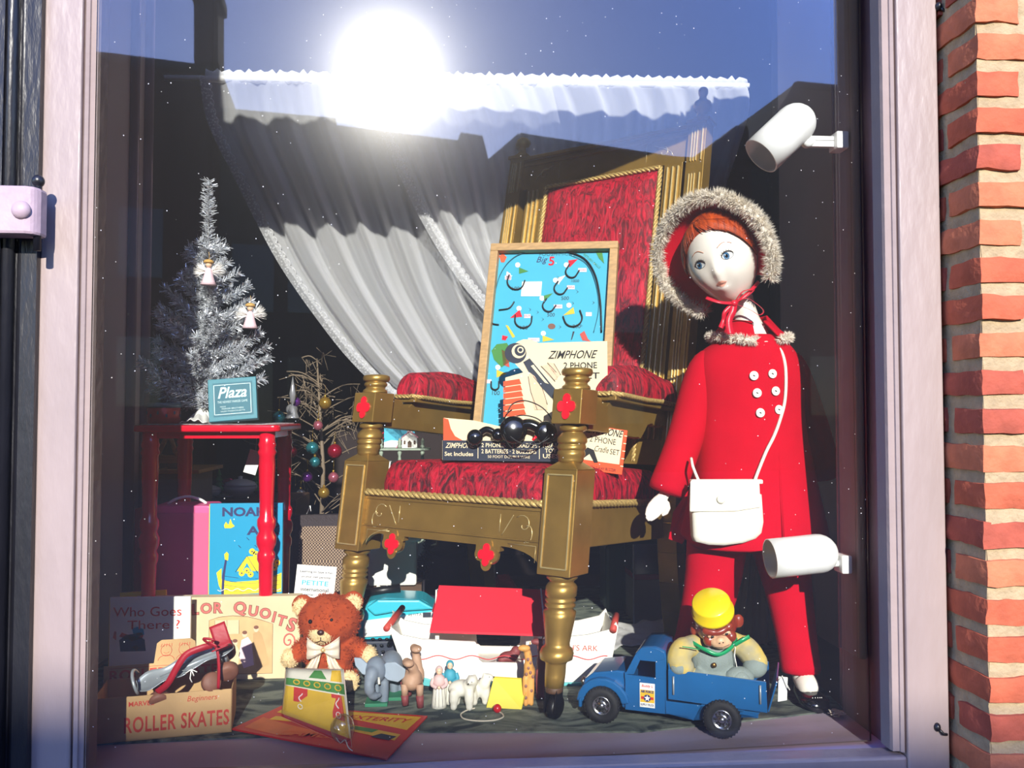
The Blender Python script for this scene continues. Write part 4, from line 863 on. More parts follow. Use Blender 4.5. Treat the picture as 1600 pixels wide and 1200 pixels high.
# ------------------------------------------------------------------ pinball game leaning on the chair back
tl = pt(767, 380, .76); ga = R(-17)
gx = V((cos(ga), sin(ga), 0)); gb = V((-sin(ga), cos(ga), 0)); gu = (V((0, 0, 1)) * cos(R(15)) + gb * sin(R(15))); gn = gx.cross(gu)
rr_ = Matrix.Rotation(R(-1.6), 3, gn); gx = rr_ @ gx; gu = rr_ @ gu
def fitw(t): p = tl + gx * t; d = p - CAM; return 800 + F * d.dot(RT) / d.dot(FW)
GW = .3
for _ in range(20): GW += (966 - fitw(GW)) * .0008
GH = (tl.z - 1.165) / gu.z - .07
gm = thing('pinball_game', 'framed blue tabletop pinball game leaning upright on the throne seat', 'pinball game', tl)
G = FR((0, 0, 0), gx, gu)              # origin top left, x right, y up, z out
GH = GH + .07
fw_, fd = GW * .062, .034
mb = MB().m('pine')
for a, b in (((0, -fw_), (GW, 0)), ((0, -GH), (GW, -GH + fw_)), ((0, -GH + fw_), (fw_, -fw_)), ((GW - fw_, -GH + fw_), (GW, -fw_))): mb.bx((a[0], a[1], -fd), (b[0], b[1], 0), G)
mb.build('frame', None, gm, bevel=.002)
bd = MB().m('pinball_blue').bx((fw_ - .002, -GH + fw_ - .002, -fd + .004), (GW - fw_ + .002, -fw_ + .002, -fd + .01), G).build('playfield', None, gm)
def gq(px, py):      # photo pixel -> playfield coords
    d = ray(px, py); n_ = (G.to_3x3() @ V((0, 0, 1))); o_ = tl + n_ * (-fd + .0102); t = (o_ - CAM).dot(n_) / d.dot(n_); p = G.to_3x3().inverted() @ (CAM + d * t - tl); return (p.x, p.y)
zf = -fd + .0104
MB().m('white').bx((*gq(814, 463), zf), (*gq(847, 440), zf + .0008), G).build('price_card', None, gm)
rl = MB().m('black')
def rail(P, r=.002, m='black'): rl.m(m).tube([G @ V((*gq(*p), zf + .004)) for p in spline([V((x, y)) for x, y in P], 6)] if False else [G @ V((gq(p.x, p.y)[0], gq(p.x, p.y)[1], zf + .004)) for p in spline([V((x, y, 0)) for x, y in P], 6)], r, 6)
rail([(940, 520), (938, 470), (930, 430), (912, 404), (880, 392)], .0025); rail([(880, 392), (840, 392), (805, 402), (782, 430), (770, 478)], .0012, 'teal_dark')
rail([(928, 520), (936, 480), (930, 440), (916, 412), (890, 398)], .001, 'teal_dark')
rail([(804, 472), (796, 482), (780, 485)]); rail([(766, 498), (770, 506), (780, 508)])
cups = [(806, 441, 13, 20, 20), (893, 426, 9, 26, 32), (875, 452, 9, 24, 35), (857, 479, 9, 24, 35), (818, 501, 13, 22, 5), (896, 498, 14, 24, -20), (774, 604, 6, 22, 0)]
for (x, y, r, hgt, tw) in cups:
    P = [];
    for k in range(13):
        a = R(180 + 15 * k); qx, qy = r * cos(a), -r * .9 * sin(a); c, s = cos(R(tw)), sin(R(tw)); P.append((x + qx * c - qy * s, y + qx * s + qy * c))
    e = lambda p, sgn: (p[0] + sin(R(tw)) * hgt * .35, p[1] - cos(R(tw)) * hgt * .35)
    rail([e(P[0], 1)] + P + [e(P[-1], 1)], .0022, 'rubber')
rl.build('rail', None, gm)
fl_ = MB()
def fpoly(m, P): fl_.m(m).prism([gq(*p) for p in P], .0006, G @ T(0, 0, zf))
for (m, P) in (('game_green', [(811, 418), (811, 428), (826, 424)]), ('ruby', [(890, 418), (888, 407), (903, 405)]), ('paper', [(872, 445), (872, 434), (884, 430)]), ('game_green', [(850, 472), (850, 462), (864, 458)]), ('ruby', [(797, 497), (812, 484), (816, 495)]), ('game_yellow', [(880, 493), (896, 480), (898, 490)]), ('game_yellow', [(848, 524), (866, 531), (848, 534)]), ('game_yellow', [(776, 578), (792, 584), (776, 590)])): fpoly(m, P)
for (x, y) in ((809, 414), (885, 414), (868, 438), (847, 466), (811, 482), (889, 477), (849, 521), (778, 574)): fpoly('white', [(x + 4 * cos(k), y + 4 * sin(k)) for k in [i * pi / 5 for i in range(10)]])
for (x, y, w) in ((910, 422, 13), (892, 449, 12), (872, 479, 13), (824, 494, 10), (920, 491, 9), (834, 531, 18), (794, 434, 10), (764, 596, 8)): fpoly('angel_pink', [(x - w / 2, y - 3), (x + w / 2, y - 3), (x + w / 2, y + 3), (x - w / 2, y + 3)])
for (P, m) in (([(768, 548), (776, 538), (792, 536), (800, 548), (796, 566), (784, 574), (772, 562)], 'game_green'), ([(784, 546), (794, 552), (796, 574), (786, 570)], 'brick_red_paint'), ([(790, 508), (794, 509), (805, 526), (801, 528)], 'game_yellow'), ([(785, 524), (794, 526), (790, 532), (784, 531)], 'ruby'), ([(906, 522), (913, 517), (919, 530), (924, 534), (910, 532)], 'brick_red_paint'), ([(895, 518), (898, 518), (894, 530), (892, 532)], 'ink'), ([(780, 400), (786, 396), (792, 402), (788, 410), (783, 410)], 'orange'), ([(930, 392), (940, 389), (944, 412), (936, 404)], 'game_green'), ([(932, 386), (940, 386), (936, 396)], 'game_yellow'), ([(792, 424), (798, 428), (798, 438), (790, 436)], 'angel_pink')): fpoly(m, P)
fpoly('wheel_tan', [(862 + 6 * cos(k), 510 + 4.5 * sin(k)) for k in [i * pi / 6 for i in range(12)]])
for (x, y) in ((900, 456), (893, 474), (925, 473), (826, 484), (846, 499), (873, 511), (906, 509), (790, 591), (776, 640), (870, 434), (838, 488)): fpoly('ink', [(x, y - 3), (x + 4, y), (x, y + 3), (x + 3, y)])
def gt(s, x, y, w, m, rot=0, **k): text(fl_, s, m, G @ T(*gq(x, y), zf) @ RZ(rot), w=w * mpp(.7), **k)
gt('POOSH-M-UP', 868, 397, 52, 'teal_dark', th=.0007); gt('Big', 847, 407, 18, 'book_navy', shear=.3, th=.0007); gt('5', 862, 408, 9, 'ruby', bold=.02, th=.0007); gt('RETURN BALLS', 925, 408, 36, 'game_green', -42, th=.0007)
for (s, x, y) in (('1000', 899, 439), ('500', 883, 466), ('500', 861, 492), ('100', 819, 512), ('200', 901, 510), ('100', 806, 451), ('100', 775, 614)): gt(s, x, y, 12, 'ink', th=.0007)
for (s, x, y) in (('DOUBLE', 910, 422), ('TRIPLE', 892, 449), ('SINGLE', 872, 479), ('HOME RUN', 834, 531), ('OUT', 824, 494)): gt(s, x, y, 10, 'game_red', th=.0012)
fl_.build('playfield_print', None, gm)
# ------------------------------------------------------------------ toy telephone set on the seat
ZS = 1.182
fa = V(pt(691, 727, .50)); fb = V(pt(905, 733, .395)); fa.z = fb.z = ZS
zx = (fb - fa).normalized(); ZW = (fb - fa).length; zy = V((zx.y, -zx.x, 0)) * -1
zm = thing('telephone_set_box', 'open toy telephone set box with a tall printed lid card on the throne seat', 'toy box', fa)
Zf = FR((0, 0, 0), zx, (0, 0, 1)); BH = pt(691, 688, .5).z - ZS
bd_ = .15
mb = MB().m('cream'); th_ = .003
for a, b in (((0, 0, -th_), (ZW, BH, 0)), ((0, 0, -bd_), (ZW, BH, -bd_ + th_)), ((0, 0, -bd_), (th_, BH, 0)), ((ZW - th_, 0, -bd_), (ZW, BH, 0)), ((0, 0, -bd_), (ZW, th_, 0))): mb.bx(a, b, Zf)
tray = mb.build('tray', None, zm)
mb = MB().m('ink').bx((.001, 0, 0), (ZW, BH, .0006), Zf)
def zt(mb, s, px, py, w, h, m='cream', **k):
    t_ = (px - 691) / 214 * ZW; text(mb, s, m, Zf @ T(t_, BH * (1 - (py - 690 - (px - 691) * .02) / 38), .0008), h=h / 38 * BH, w=w / 214 * ZW, **k)
zt(mb, 'ZIMPHONE', 720, 700, 48, 10, shear=.4, bold=.01); zt(mb, 'Set Includes', 718, 716, 46, 8, bold=.015)
zt(mb, '2 PHONES', 773, 700, 38, 8, bold=.012); zt(mb, '2 CRADLES', 821, 701, 40, 8, bold=.012); zt(mb, '2 BATTERIES · 2 BUZZERS', 797, 712, 86, 8, bold=.012); zt(mb, '50 FOOT DOUBLE WIRE', 797, 722, 66, 5); zt(mb, 'REAL', 862, 701, 24, 8, bold=.012); zt(mb, 'TOY', 862, 711, 18, 8, bold=.012); zt(mb, 'USES', 862, 721, 24, 8, bold=.012)
for x in (748, 844): mb.m('cream').bx(((x - 691) / 214 * ZW, BH * .12, .0006), ((x - 690) / 214 * ZW, BH * .95, .001), Zf)
mb.build('front_print', None, tray)
# orange and cream back flap with scooped edge
sc_ = lambda px, py: ((px - 691) / 214 * ZW, BH * (1 - (py - 690) / 38))
P = [sc_(691, 690), sc_(691, 647), sc_(740, 652), sc_(800, 668), sc_(905, 672), sc_(905, 690)]
mb = MB().m('cream').prism(P, .002, Zf @ T(0, 0, -.012)); mb.m('orange').prism([sc_(691, 690), sc_(691, 647), sc_(699, 650), sc_(703, 668), sc_(710, 682), sc_(722, 690)], .001, Zf @ T(0, 0, -.0095)); mb.build('tray_flap', None, tray)
# tall lid card
cz = lambda px, py: (lambda p: (p.x, p.y))(Zf.to_3x3().inverted() @ (pt(px, py, .50) - fa))
def cq(px, py):
    nn = Zf.to_3x3() @ V((0, 0, 1)); o_ = fa + nn * -.055; d = ray(px, py); t = (o_ - CAM).dot(nn) / d.dot(nn); p = Zf.to_3x3().inverted() @ (CAM + d * t - fa); return (p.x, p.y)
Zc = Zf @ T(0, 0, -.055)
arc = [(823 + 29 * cos(R(a)), 556 + 26 * sin(R(a))) for a in range(150, 331, 15)]
out = [(790, 700), (790, 590), (818, 582)] + [(803 + 0, 566)] + [(796 + 27 - 27 * cos(R(a)), 556 - 26 * sin(R(a))) for a in range(0, 140, 20)] + [(842, 536), (949, 533), (950, 640), (950, 700)]
mb = MB().m('cream').prism([cq(*p) for p in out], .003, Zc); card = mb.build('lid_card', None, zm)
mb = MB()
def cp(m, P, z=.0032): mb.m(m).prism([cq(*p) for p in P], .0006, Zc @ T(0, 0, z))
for k in range(6): cp('orange', [(787, 596 + k * 9.5), (812 + k * 1.5, 592 + k * 9.5), (815 + k * 1.5, 600 + k * 9.5), (787, 604 + k * 9.5)])
# hand holding a handset, drawn in ink
cp('ink', [(806 + 17 * cos(R(a)), 552 + 16 * sin(R(a))) for a in range(0, 360, 20)]); cp('cream', [(811 + 11 * cos(R(a)), 549 + 11 * sin(R(a))) for a in range(0, 360, 20)], .0040); cp('ink', [(813 + 8.5 * cos(R(a)), 548 + 8.5 * sin(R(a))) for a in range(0, 360, 20)], .0048); cp('cream', [(814 + 5 * cos(R(a)), 547 + 5 * sin(R(a))) for a in range(0, 360, 30)], .0056); cp('ink', [(814 + 3 * cos(R(a)), 547 + 3 * sin(R(a))) for a in range(0, 360, 30)], .0064)
cp('ink', [(818, 566), (828, 560), (848, 584), (868, 608), (874, 626), (862, 622), (842, 600), (828, 584)], .0036); cp('cream', [(830, 572), (834, 570), (858, 600), (852, 598)], .0046)
for P in ([(828, 582), (836, 588), (845, 604), (852, 616), (856, 640), (836, 640), (830, 612), (826, 594)], [(846, 572), (856, 570), (866, 580), (872, 592), (866, 594), (856, 584)], [(856, 566), (866, 568), (876, 584), (872, 590), (862, 578)]): cp('skin', P, .0044)
for P in ([(826, 588), (830, 612), (840, 640)], [(834, 588), (848, 606), (856, 632)], [(846, 572), (858, 584), (868, 596)], [(856, 567), (870, 582)], [(866, 568), (877, 586)]): mb.m('ink').tube([Zc @ V((*cq(*p), .0056)) for p in P], .0007, 4)
def ct(s, x, y, w, h, m='ink_black', rot=0, **k): c0, c1 = cq(x - w / 2, y), cq(x + w / 2, y); text(mb, s, m, Zc @ T(*cq(x, y), .0034) @ RZ(rot), w=c1[0] - c0[0], h=h * .00165, **k)
ct('ZIMPHONE', 895, 554, 78, 13, shear=.45, bold=.012); ct('2 PHONE', 907, 571, 52, 10, bold=.015); ct('SET', 922, 587, 30, 10, bold=.015)
mb.build('lid_print', None, card)
# end panel with small print, leaning on the right post
sb = thing('telephone_game_box', 'small orange and cream telephone set panel behind the right front post', 'toy box', pt(905, 735, .40)); sO = sb.location
def sp_(px, py, y=.40): return pt(px, py, y) - sO
A, Bc = sp_(898, 732, .395), sp_(972, 742, .425); Zx = (Bc - A).normalized(); Sf = FR(A, Zx, (0, 0, 1)); SW = (Bc - A).length; SH = (sp_(972, 672, .425) - Bc).length
mb = MB().m('orange').bx((0, 0, -.02), (SW, SH, 0), Sf); o = mb.build('panel', None, sb, bevel=.001); mb = MB().m('cream').bx((.008, SH * .22, 0), (SW - .012, SH * .98, .0008), Sf)
for k in range(5): mb.m('cream').bx((SW - .008, SH * (.18 + .17 * k), 0), (SW, SH * (.2 + .17 * k), .0008), Sf)
text(mb, 'ZIMPHONE', 'ink_black', Sf @ T(SW * .52, SH * .9, .001), h=SH * .16, w=SW * .8, shear=.4, bold=.012); text(mb, '2 PHONE', 'ink_black', Sf @ T(SW * .5, SH * .7, .001), h=SH * .13, w=SW * .55); text(mb, 'Cradle', 'ink_black', Sf @ T(SW * .5, SH * .5, .001), h=SH * .13, w=SW * .3, shear=.3); text(mb, 'SET', 'ink_black', Sf @ T(SW * .78, SH * .48, .001), h=SH * .12, w=SW * .2)
text(mb, 'WITH 2-WAY BUZZER', 'ink_black', Sf @ T(SW * .55, SH * .08, .001), h=SH * .06, w=SW * .6)
mb.m('ink_black').prism([(SW * .08, SH * .3), (SW * .2, SH * .5), (SW * .34, SH * .46), (SW * .46, SH * .2), (SW * .38, SH * .18), (SW * .26, SH * .36), (SW * .16, SH * .26)], .001, Sf); mb.build('panel_print', None, o)
# two black toy handsets with wire
def handset(lab, p0, p1, y0, k=1.0):
    a, b = pt(*p0, y0), pt(*p1, y0 - .01); th = thing('toy_telephone', lab, 'toy telephone', (a + b) / 2, group=None); a -= th.location; b -= th.location; d = (b - a).normalized(); n = V((0, -1, .15)).normalized()
    mb = MB().m('black_gloss').tube(spline([a, a * .5 + b * .5 + V((0, .0, .018)), b], 8), .011 * k, 12)
    mb.build('handle', None, th)
    for c, rr in ((a, .026 * k), (b, .021 * k)):
        q = (n).to_track_quat('Z', 'Y').to_matrix().to_4x4(); m2 = MB().m('black_gloss').lathe([(.001, -.02), (rr * .6, -.018), (rr * .95, -.008), (rr, .0), (rr, .012), (rr * .9, .018), (rr * .6, .021), (.001, .022)], T(c) @ q, 24); m2.build('earpiece', None, th)
    return th
handset('black toy telephone handset, the large one nearest the red and black wire', (802, 672), (852, 676), .42, 1.35)
handset('black toy telephone handset, the smaller left one in the open box', (742, 684), (778, 680), .46, .8)
wp = [(800, 640), (790, 650), (788, 668), (800, 684), (820, 694), (845, 692), (866, 676), (862, 655), (846, 636), (820, 626), (800, 632), (792, 648)]
wr = MB().m('black').tube(spline([pt(x, y, .395 + .01 * sin(i)) for i, (x, y) in enumerate(wp)], 6), .0016, 6).tube(spline([pt(x, y, .385) for x, y in ((786, 678), (800, 700), (828, 702), (852, 686), (858, 672))], 6), .0014, 6)
wr.m('ruby').tube([pt(832, 688, .384), pt(838, 682, .384)], .0035, 8); tag(wr.build('phone_wire'), 'thin black wire with red tip looped over the black toy telephones', 'wire')
# ------------------------------------------------------------------ red side table and what stands on it
FZ = .6005
def box_px(mb, x0, y0, x1, y1, yy, dep, org): a, b = pt(x0, y1, yy) - org, pt(x1, y0, yy) - org; mb.bx((a.x, a.y, a.z), (b.x, a.y + dep, b.z)); return mb
YT = .56
ta = pt(205, 668, YT); tb = pt(436, 668, YT); tw = (tb - ta).x; tz = ta.z - .6005
tab = thing('side_table', 'glossy red side table with turned legs at the left of the display', 'table', (ta.x, ta.y, FZ))
mb = MB().m('red_gloss').prism([(p[0] + tw / 2, p[1] + .17) for p in rrect(tw, .34, .02)], .018, T(0, 0, tz - .012)); mb.build('table_top', None, tab, bevel=.005, seg=3)
MB().m('red_gloss').bx((.03, .03, tz - .03), (tw - .03, .31, tz - .012)).build('apron', None, tab)
lp_ = [(.016, 0), (.017, .02), (.015, .1), (.019, .26), (.020, .30), (.024, .31), (.024, .325), (.019, .335), (.026, .35), (.027, .37), (.02, .385), (.025, .40), (.025, .415), (.019, .425), (.019, .46), (.022, .56), (.021, .585), (.025, .595), (.021, .605), (.024, .615), (.021, .625), (.021, .65)]
sc = (tz - .012) / .65
for (x, y) in ((.038, .035), (tw - .038, .035), (.045, .30), (tw - .045, .30)): MB().m('red_gloss').lathe([(r, z * sc) for r, z in lp_], T(x, y, 0), 20).build('leg', None, tab)
ZT2 = ta.z + .0065
dy = MB().m('lace'); dy.grid(lambda u, v: (ta.x + .02 + (tw - .04) * u, ta.y + .012 + .3 * v + .004 * abs(sin(u * 60)), ZT2 + .0012 + .0006 * sin(u * 40 + v * 30)), 80, 30); tag(dy.build('lace_doily', solid=.0015), 'white lace doily spread on the red side table top', 'doily')
ZD = ZT2 + .0025
# silver tinsel tree
tc_ = pt(318, 640, .80); tr0 = V((pt(318, 640, .72).x, .725, ZD)); tree = thing('tinsel_tree', 'small silver tinsel Christmas tree standing on the red side table', 'tree', tr0)
top = pt(327, 282, .725) - tr0
MB().m('tinsel_pole').tube([(0, 0, .02), (.004, 0, .15), (top.x * .7, 0, top.z * .6), (top.x, 0, top.z - .01)], [.006, .005, .004, .002], 8).build('trunk', None, tree)
MB().m('white').lathe([(.045, 0), (.047, .01), (.03, .025), (.012, .04), (.01, .05)], I4, 24).build('stand', None, tree)
rd = random.Random(21); tn = MB().m('tinsel'); vs = []; fs = []; br = MB().m('tinsel_pole')
H = top.z
def axis_x(z): return top.x * min(1, z / H)
def strip(p, d, l, w):
    s = d.cross(V((rd.gauss(0, 1), rd.gauss(0, 1), rd.gauss(0, 1)))).normalized() * w; q = p + d * l; c = p + d * l * .55 + s.cross(d).normalized() * l * .12; b = len(vs)
    vs.extend([p - s, p + s, c + s, c - s, q + s * .7, q - s * .7]); fs.extend([(b, b + 1, b + 2, b + 3), (b + 3, b + 2, b + 4, b + 5)])
prof_ = [(0.06, .10), (.12, .135), (.2, .148), (.3, .140), (.42, .115), (.55, .085), (.68, .052), (.8, .022), (1, .008)]
def pr_at(t):
    for (a, ra), (b, rb_) in zip(prof_[:-1], prof_[1:]):
        if a <= t <= b: return ra + (rb_ - ra) * (t - a) / (b - a)
    return .09
for k in range(72):
    t = .06 + .72 * (k / 72) ** 1.1; z = t * H; az = k * 2.399 + rd.uniform(-.3, .3); rr = pr_at(t) * rd.uniform(.75, 1.35); up = .25 + .5 * t
    if k in (6, 12, 22): rr *= 1.25
    base = V((axis_x(z), 0, z * .93)); tip = base + V((cos(az) * rr, sin(az) * rr * .62, rr * up)); mid = base.lerp(tip, .5) - V((0, 0, rr * .08))
    P = spline([base, mid, tip], 5); br.tube(P, .0011, 4)
    for j in range(int(175 * (rr / .1) + 30)):
        f = rd.random() ** .8; i = min(int(f * (len(P) - 1)), len(P) - 2); p = P[i].lerp(P[i + 1], f * (len(P) - 1) - i); ax = (tip - base).normalized(); dd = V((rd.gauss(0, 1), rd.gauss(0, 1), rd.gauss(0, 1))); dd = (dd - ax * dd.dot(ax)).normalized() * .8 + ax * .7; strip(p, dd.normalized(), rd.uniform(.012, .028), .0011)
for j in range(1500):
    t = rd.uniform(.15, 1.0); z = t * H; a = rd.uniform(0, 2 * pi); d = V((cos(a), sin(a), rd.uniform(-.1, .9))).normalized(); strip(V((axis_x(z), 0, z)), d, rd.uniform(.014, .028), .0011)
br.build('branch_wire', None, tree); tn.add(vs, fs); tn.build('tinsel_foliage', None, tree)
def angel(px, py, yy, lab, ht):
    p = pt(px, py, yy); a = thing('angel_ornament', lab, 'ornament', p)
    MB().m('angel_pink').lathe([(.022, -.055), (.017, -.045), (.012, -.028), (.008, -.012), (.005, -.008)], I4, 16).build('robe', None, a)
    MB().m('skin').sph((0, 0, .001), .0085).build('head', None, a); MB().m('straw').lathe([(.013, .005), (.014, .008), (.012, .012), (.006, .015), (.001, .0155)], I4, 16).build('hat', None, a)
    w = MB().m('feather'); pts = []; nr = []
    for s in (-1, 1):
        for k in range(16): pts.append(V((s * .004, .006, -.018))); nr.append(V((s * 1.0, .1, .15 + .08 * k - .4)))
    hair(w, pts, nr, 420, .034, .0011, 5, .22); w.build('wing', None, a); MB().m('straw').tube([(0, 0, .012), (.002, 0, .025), (0, 0, .036)], .0007, 4).build('loop', None, a)
angel(326, 414, .62, 'feather-winged angel ornament hanging in the middle of the silver tree', 1); angel(391, 482, .65, 'pale pink angel ornament hanging at the right of the silver tree', 1)
# teal game box leaning on the tree, tin, tree stand cloth
pA, pB, pC, pD = pt(338, 659, .595), pt(409, 650, .605), pt(393, 591, .625), pt(313, 594, .615)
gb = thing('board_game_box', 'small teal board game box leaning back on the red table', 'game box', (pA + pB) / 2 * 1.0)
o_ = gb.location.copy()
cen = (pA + pB + pC + pD) / 4; gxx = ((pB - pA) + (pC - pD)).normalized(); guu = ((pD - pA) + (pC - pB)); guu = guu.normalized(); gwid = ((pB - pA).length + (pC - pD).length) / 2; ghei = ((pD - pA).length + (pC - pB).length) / 2
BF = FR(cen - o_, gxx, guu)
b_ = MB().m('teal_box').bx((-gwid / 2, -ghei / 2, -.026), (gwid / 2, ghei / 2, 0), BF).build('box', None, gb, bevel=.0015); 
q = MB().m('teal_dark').bx((-gwid * .40, -ghei * .40, 0), (gwid * .42, ghei * .40, .0006), BF); q.m('pale_print')
for a, b in (((-.38, .34), (.38, .355)), ((-.38, -.355), (.38, -.34)), ((-.385, -.355), (-.37, .355)), ((.37, -.355), (.385, .355))): q.bx((a[0] * gwid, a[1] * ghei, .0006), (b[0] * gwid, b[1] * ghei, .001), BF)
text(q, 'Plaza', 'pale_print', BF @ T(0, ghei * .16, .0008), h=ghei * .27, w=gwid * .6, shear=.3, bold=.02); text(q, 'THE NEWEST PARKER GAME', 'pale_print', BF @ T(0, -ghei * .06, .0008), h=ghei * .055, w=gwid * .62); text(q, 'MADE BY', 'pale_print', BF @ T(-gwid * .2, -ghei * .17, .0008), h=ghei * .03, w=gwid * .12); text(q, 'PARKER BROTHERS', 'pale_print', BF @ T(0, -ghei * .22, .0008), h=ghei * .035, w=gwid * .45); text(q, 'SALEM MASSACHUSETTS', 'pale_print', BF @ T(0, -ghei * .28, .0008), h=ghei * .03, w=gwid * .5)
q.build('label_print', None, b_)
tp = pt(252, 655, .66); tn_ = thing('biscuit_tin', 'round red decorated tin at the left end of the red table', 'tin', (tp.x, tp.y + .02, ZD))
MB().m('tin_red').lathe([(.040, 0), (.043, .003), (.043, .044), (.041, .046)], I4, 32).build('body', None, tn_); l_ = MB().m('tin_blue').lathe([(.0445, .044), (.0445, .055), (.042, .058), (.001, .058)], I4, 32).build('lid', None, tn_)
sp = MB().m('tin_blue')
for k in range(12): a = k * .52; sp.box((.0432 * cos(a), .0432 * sin(a), .022 + .008 * (k % 2)), (.004, .004, .009))
sp.build('decoration', None, tn_)
wcl = pt(305, 657, .64); wc = MB().m('white').grid(lambda u, v: (wcl.x - .035 + .07 * u, wcl.y - .02 + .10 * v, ZD + .001 + .03 * (sin(pi * u) ** .8) * (.3 + .7 * v) + .003 * sin(u * 20 + v * 9)), 24, 16); tag(wc.build('tissue_paper', solid=.001), 'crumpled white tissue paper under the silver tree', 'paper')
# pink case and blue picture book under the table
pk = pt(268, 925, .79); P0, P1 = pt(232, 925, .70), pt(330, 790, .70); case = thing('pink_case', 'pink vanity case standing under the red table', 'case', (P0.x, .70, FZ))
cw_, chh = P1.x - P0.x, P1.z - FZ; MB().m('pink').prism([(x + cw_ / 2, z + chh / 2) for x, z in rrect(cw_, chh, .012)], .12, Matrix(((1, 0, 0, 0), (0, 0, 1, 0), (0, 1, 0, 0), (0, 0, 0, 1)))).build('body', None, case, bevel=.004)
MB().m('pink_dark').bx((.02, -.003, .03), (cw_ - .0, 0, chh - .02)).build('front_panel', None, case, bevel=.001)
MB().m('white').tube(spline([(.03, .06, chh), (.05, .06, chh + .012), (cw_ / 2, .06, chh + .02), (cw_ - .05, .06, chh + .012), (cw_ - .03, .06, chh)], 6), .004, 8).build('handle', None, case)
Q0, Q1 = pt(208, 925, .70), pt(232, 795, .70); o = MB().m('maroon').bx((max(Q0.x, -.99), .70, FZ), (Q1.x - .002, .79, Q1.z)).m('white').tube([(Q0.x + .01, .695, FZ + .16), (Q0.x + .03, .69, FZ + .2), (Q0.x + .022, .69, FZ + .1)], .008, 8).build('red_satchel', bevel=.004); tag(o, 'dark red satchel with white strap left of the pink case', 'bag')
K0, K1 = pt(326, 930, .66), pt(442, 786, .66); bk_ = thing('picture_book', 'large blue picture book with a yellow ark standing behind the table leg', 'book', (K0.x, .66, FZ)); kw, kh = K1.x - K0.x, K1.z - FZ
KF = FR((0, 0, 0), (1, 0, 0), (0, 0, 1))
MB().m('book_blue').bx((0, 0, -.014), (kw, kh, 0), KF).build('cover', None, bk_, bevel=.0012); MB().m('book_yellow').bx((-.0015, .002, -.013), (.002, kh - .002, -.0005), KF).build('spine', None, bk_)
q = MB(); kx = lambda px: (px - 326) / 116 * kw; ky = lambda py: kh - (py - 786) / 144 * (K1.z - K0.z)
def kp(m, P, z=.0002): q.m(m).prism([(kx(a), ky(b)) for a, b in P], .0005, KF @ T(0, 0, z))
text(q, "NOAH'S", 'book_navy', KF @ T(kx(389), ky(799), .0006), h=.026, w=kx(432) - kx(346), bold=.035); text(q, 'ARK', 'book_navy', KF @ T(kx(412), ky(829), .0006), h=.024, w=kx(440) - kx(386), bold=.035)
kp('book_yellow', [(349, 820), (352, 815), (356, 820), (359, 810), (362, 818), (366, 822), (360, 825), (350, 825)])
kp('book_yellow', [(338, 895), (346, 888), (346, 905), (362, 910), (400, 908), (432, 900), (441, 896), (441, 926), (350, 930), (342, 915)]); kp('book_navy', [(346, 930), (350, 930), (351, 900), (355, 870), (352, 870), (347, 900)], .0007); kp('book_yellow', [(350, 866), (354, 862), (357, 866), (356, 876), (351, 874)], .0009)
kp('book_yellow', [(370, 893), (385, 870), (420, 868), (428, 893)]); kp('book_blue', [(372, 905), (386, 880), (400, 905)], .0009)
for (x, y) in ((378, 896), (386, 892), (392, 898), (406, 884), (414, 880), (422, 886), (400, 866), (394, 862), (410, 863), (434, 880), (430, 888)): kp('book_yellow', [(x + 5 * cos(k), y + 5 * sin(k)) for k in [i * pi / 4 for i in range(8)]], .0012); kp('book_navy', [(x + 1.4 * cos(k), y + 1.4 * sin(k)) for k in [i * pi / 3 for i in range(6)]], .0018)
for k in range(4): q.m('book_navy').tube([KF @ V((kx(350 + 10 * t), ky(900 + 7 * k + 5 * sin(pi * t / 9)), .0010)) for t in range(10)], .0005, 4)
for k in range(5): q.m('book_navy').tube([KF @ V((kx(372 + 13 * k + 4 * s), ky(852 - (k % 2) * 12 + 4 * s), .001)) for s in (0, .5, 1)], .0008, 4)
q.m('book_navy').tube([KF @ V((kx(x), ky(y), .0012)) for x, y in ((368, 894), (386, 869), (403, 896))], .0008, 4); q.m('white').tube([KF @ V((kx(340 + 4 * t), ky(922 + 2 * sin(t * 1.4)), .0014)) for t in range(26)], .0012, 4)
q.build('cover_print', None, bk_)
# quoits box, small book, booklet
q0, q1 = gp(205, 1064), gp(468, 1064); q0.y = q1.y = gp(330, 1063).y; q0 = pt(205, 1063, q0.y); q1 = pt(468, 1060, q1.y); QH = pt(468, 931, q1.y).z - FZ
qb = thing('quoits_box', 'wide old tan ring-toss game box with coloured picture, standing behind the skates', 'game box', (q0.x, q0.y, FZ)); qw = (q1 - q0).x
MB().m('quoits').bx((0, 0, 0), (qw, .035, QH)).build('box', None, qb, bevel=.0015); q = MB(); QF = FR((0, -.0002, 0), (1, 0, 0), (0, 0, 1)); qx = lambda px: (px - 205) / 263 * qw; qy = lambda py: QH * (1063 - py) / 132
def qp(m, P, z=.0002): q.m(m).prism([(qx(a), qy(b)) for a, b in P], .0005, QF @ T(0, 0, z))
arcx = [('C', 270, 953, 8), ('O', 286, 951, 5), ('L', 303, 950, 3), ('O', 320, 948.5, 1), ('R', 339, 948, -1), ('Q', 373, 950, -3), ('U', 394, 954, -8), ('O', 413, 958, -11), ('I', 427, 964, -14), ('T', 439, 970, -16), ('S', 455, 977, -20)]
for c, x, y, a in arcx: h_ = .036 if c in 'CQS' else .027; text(q, c, 'quoits_line', QF @ T(qx(x), qy(y), .0002) @ RZ(a), h=h_ + .003, bold=.06); text(q, c, 'quoits_print', QF @ T(qx(x), qy(y), .0007) @ RZ(a), h=h_, bold=.02)
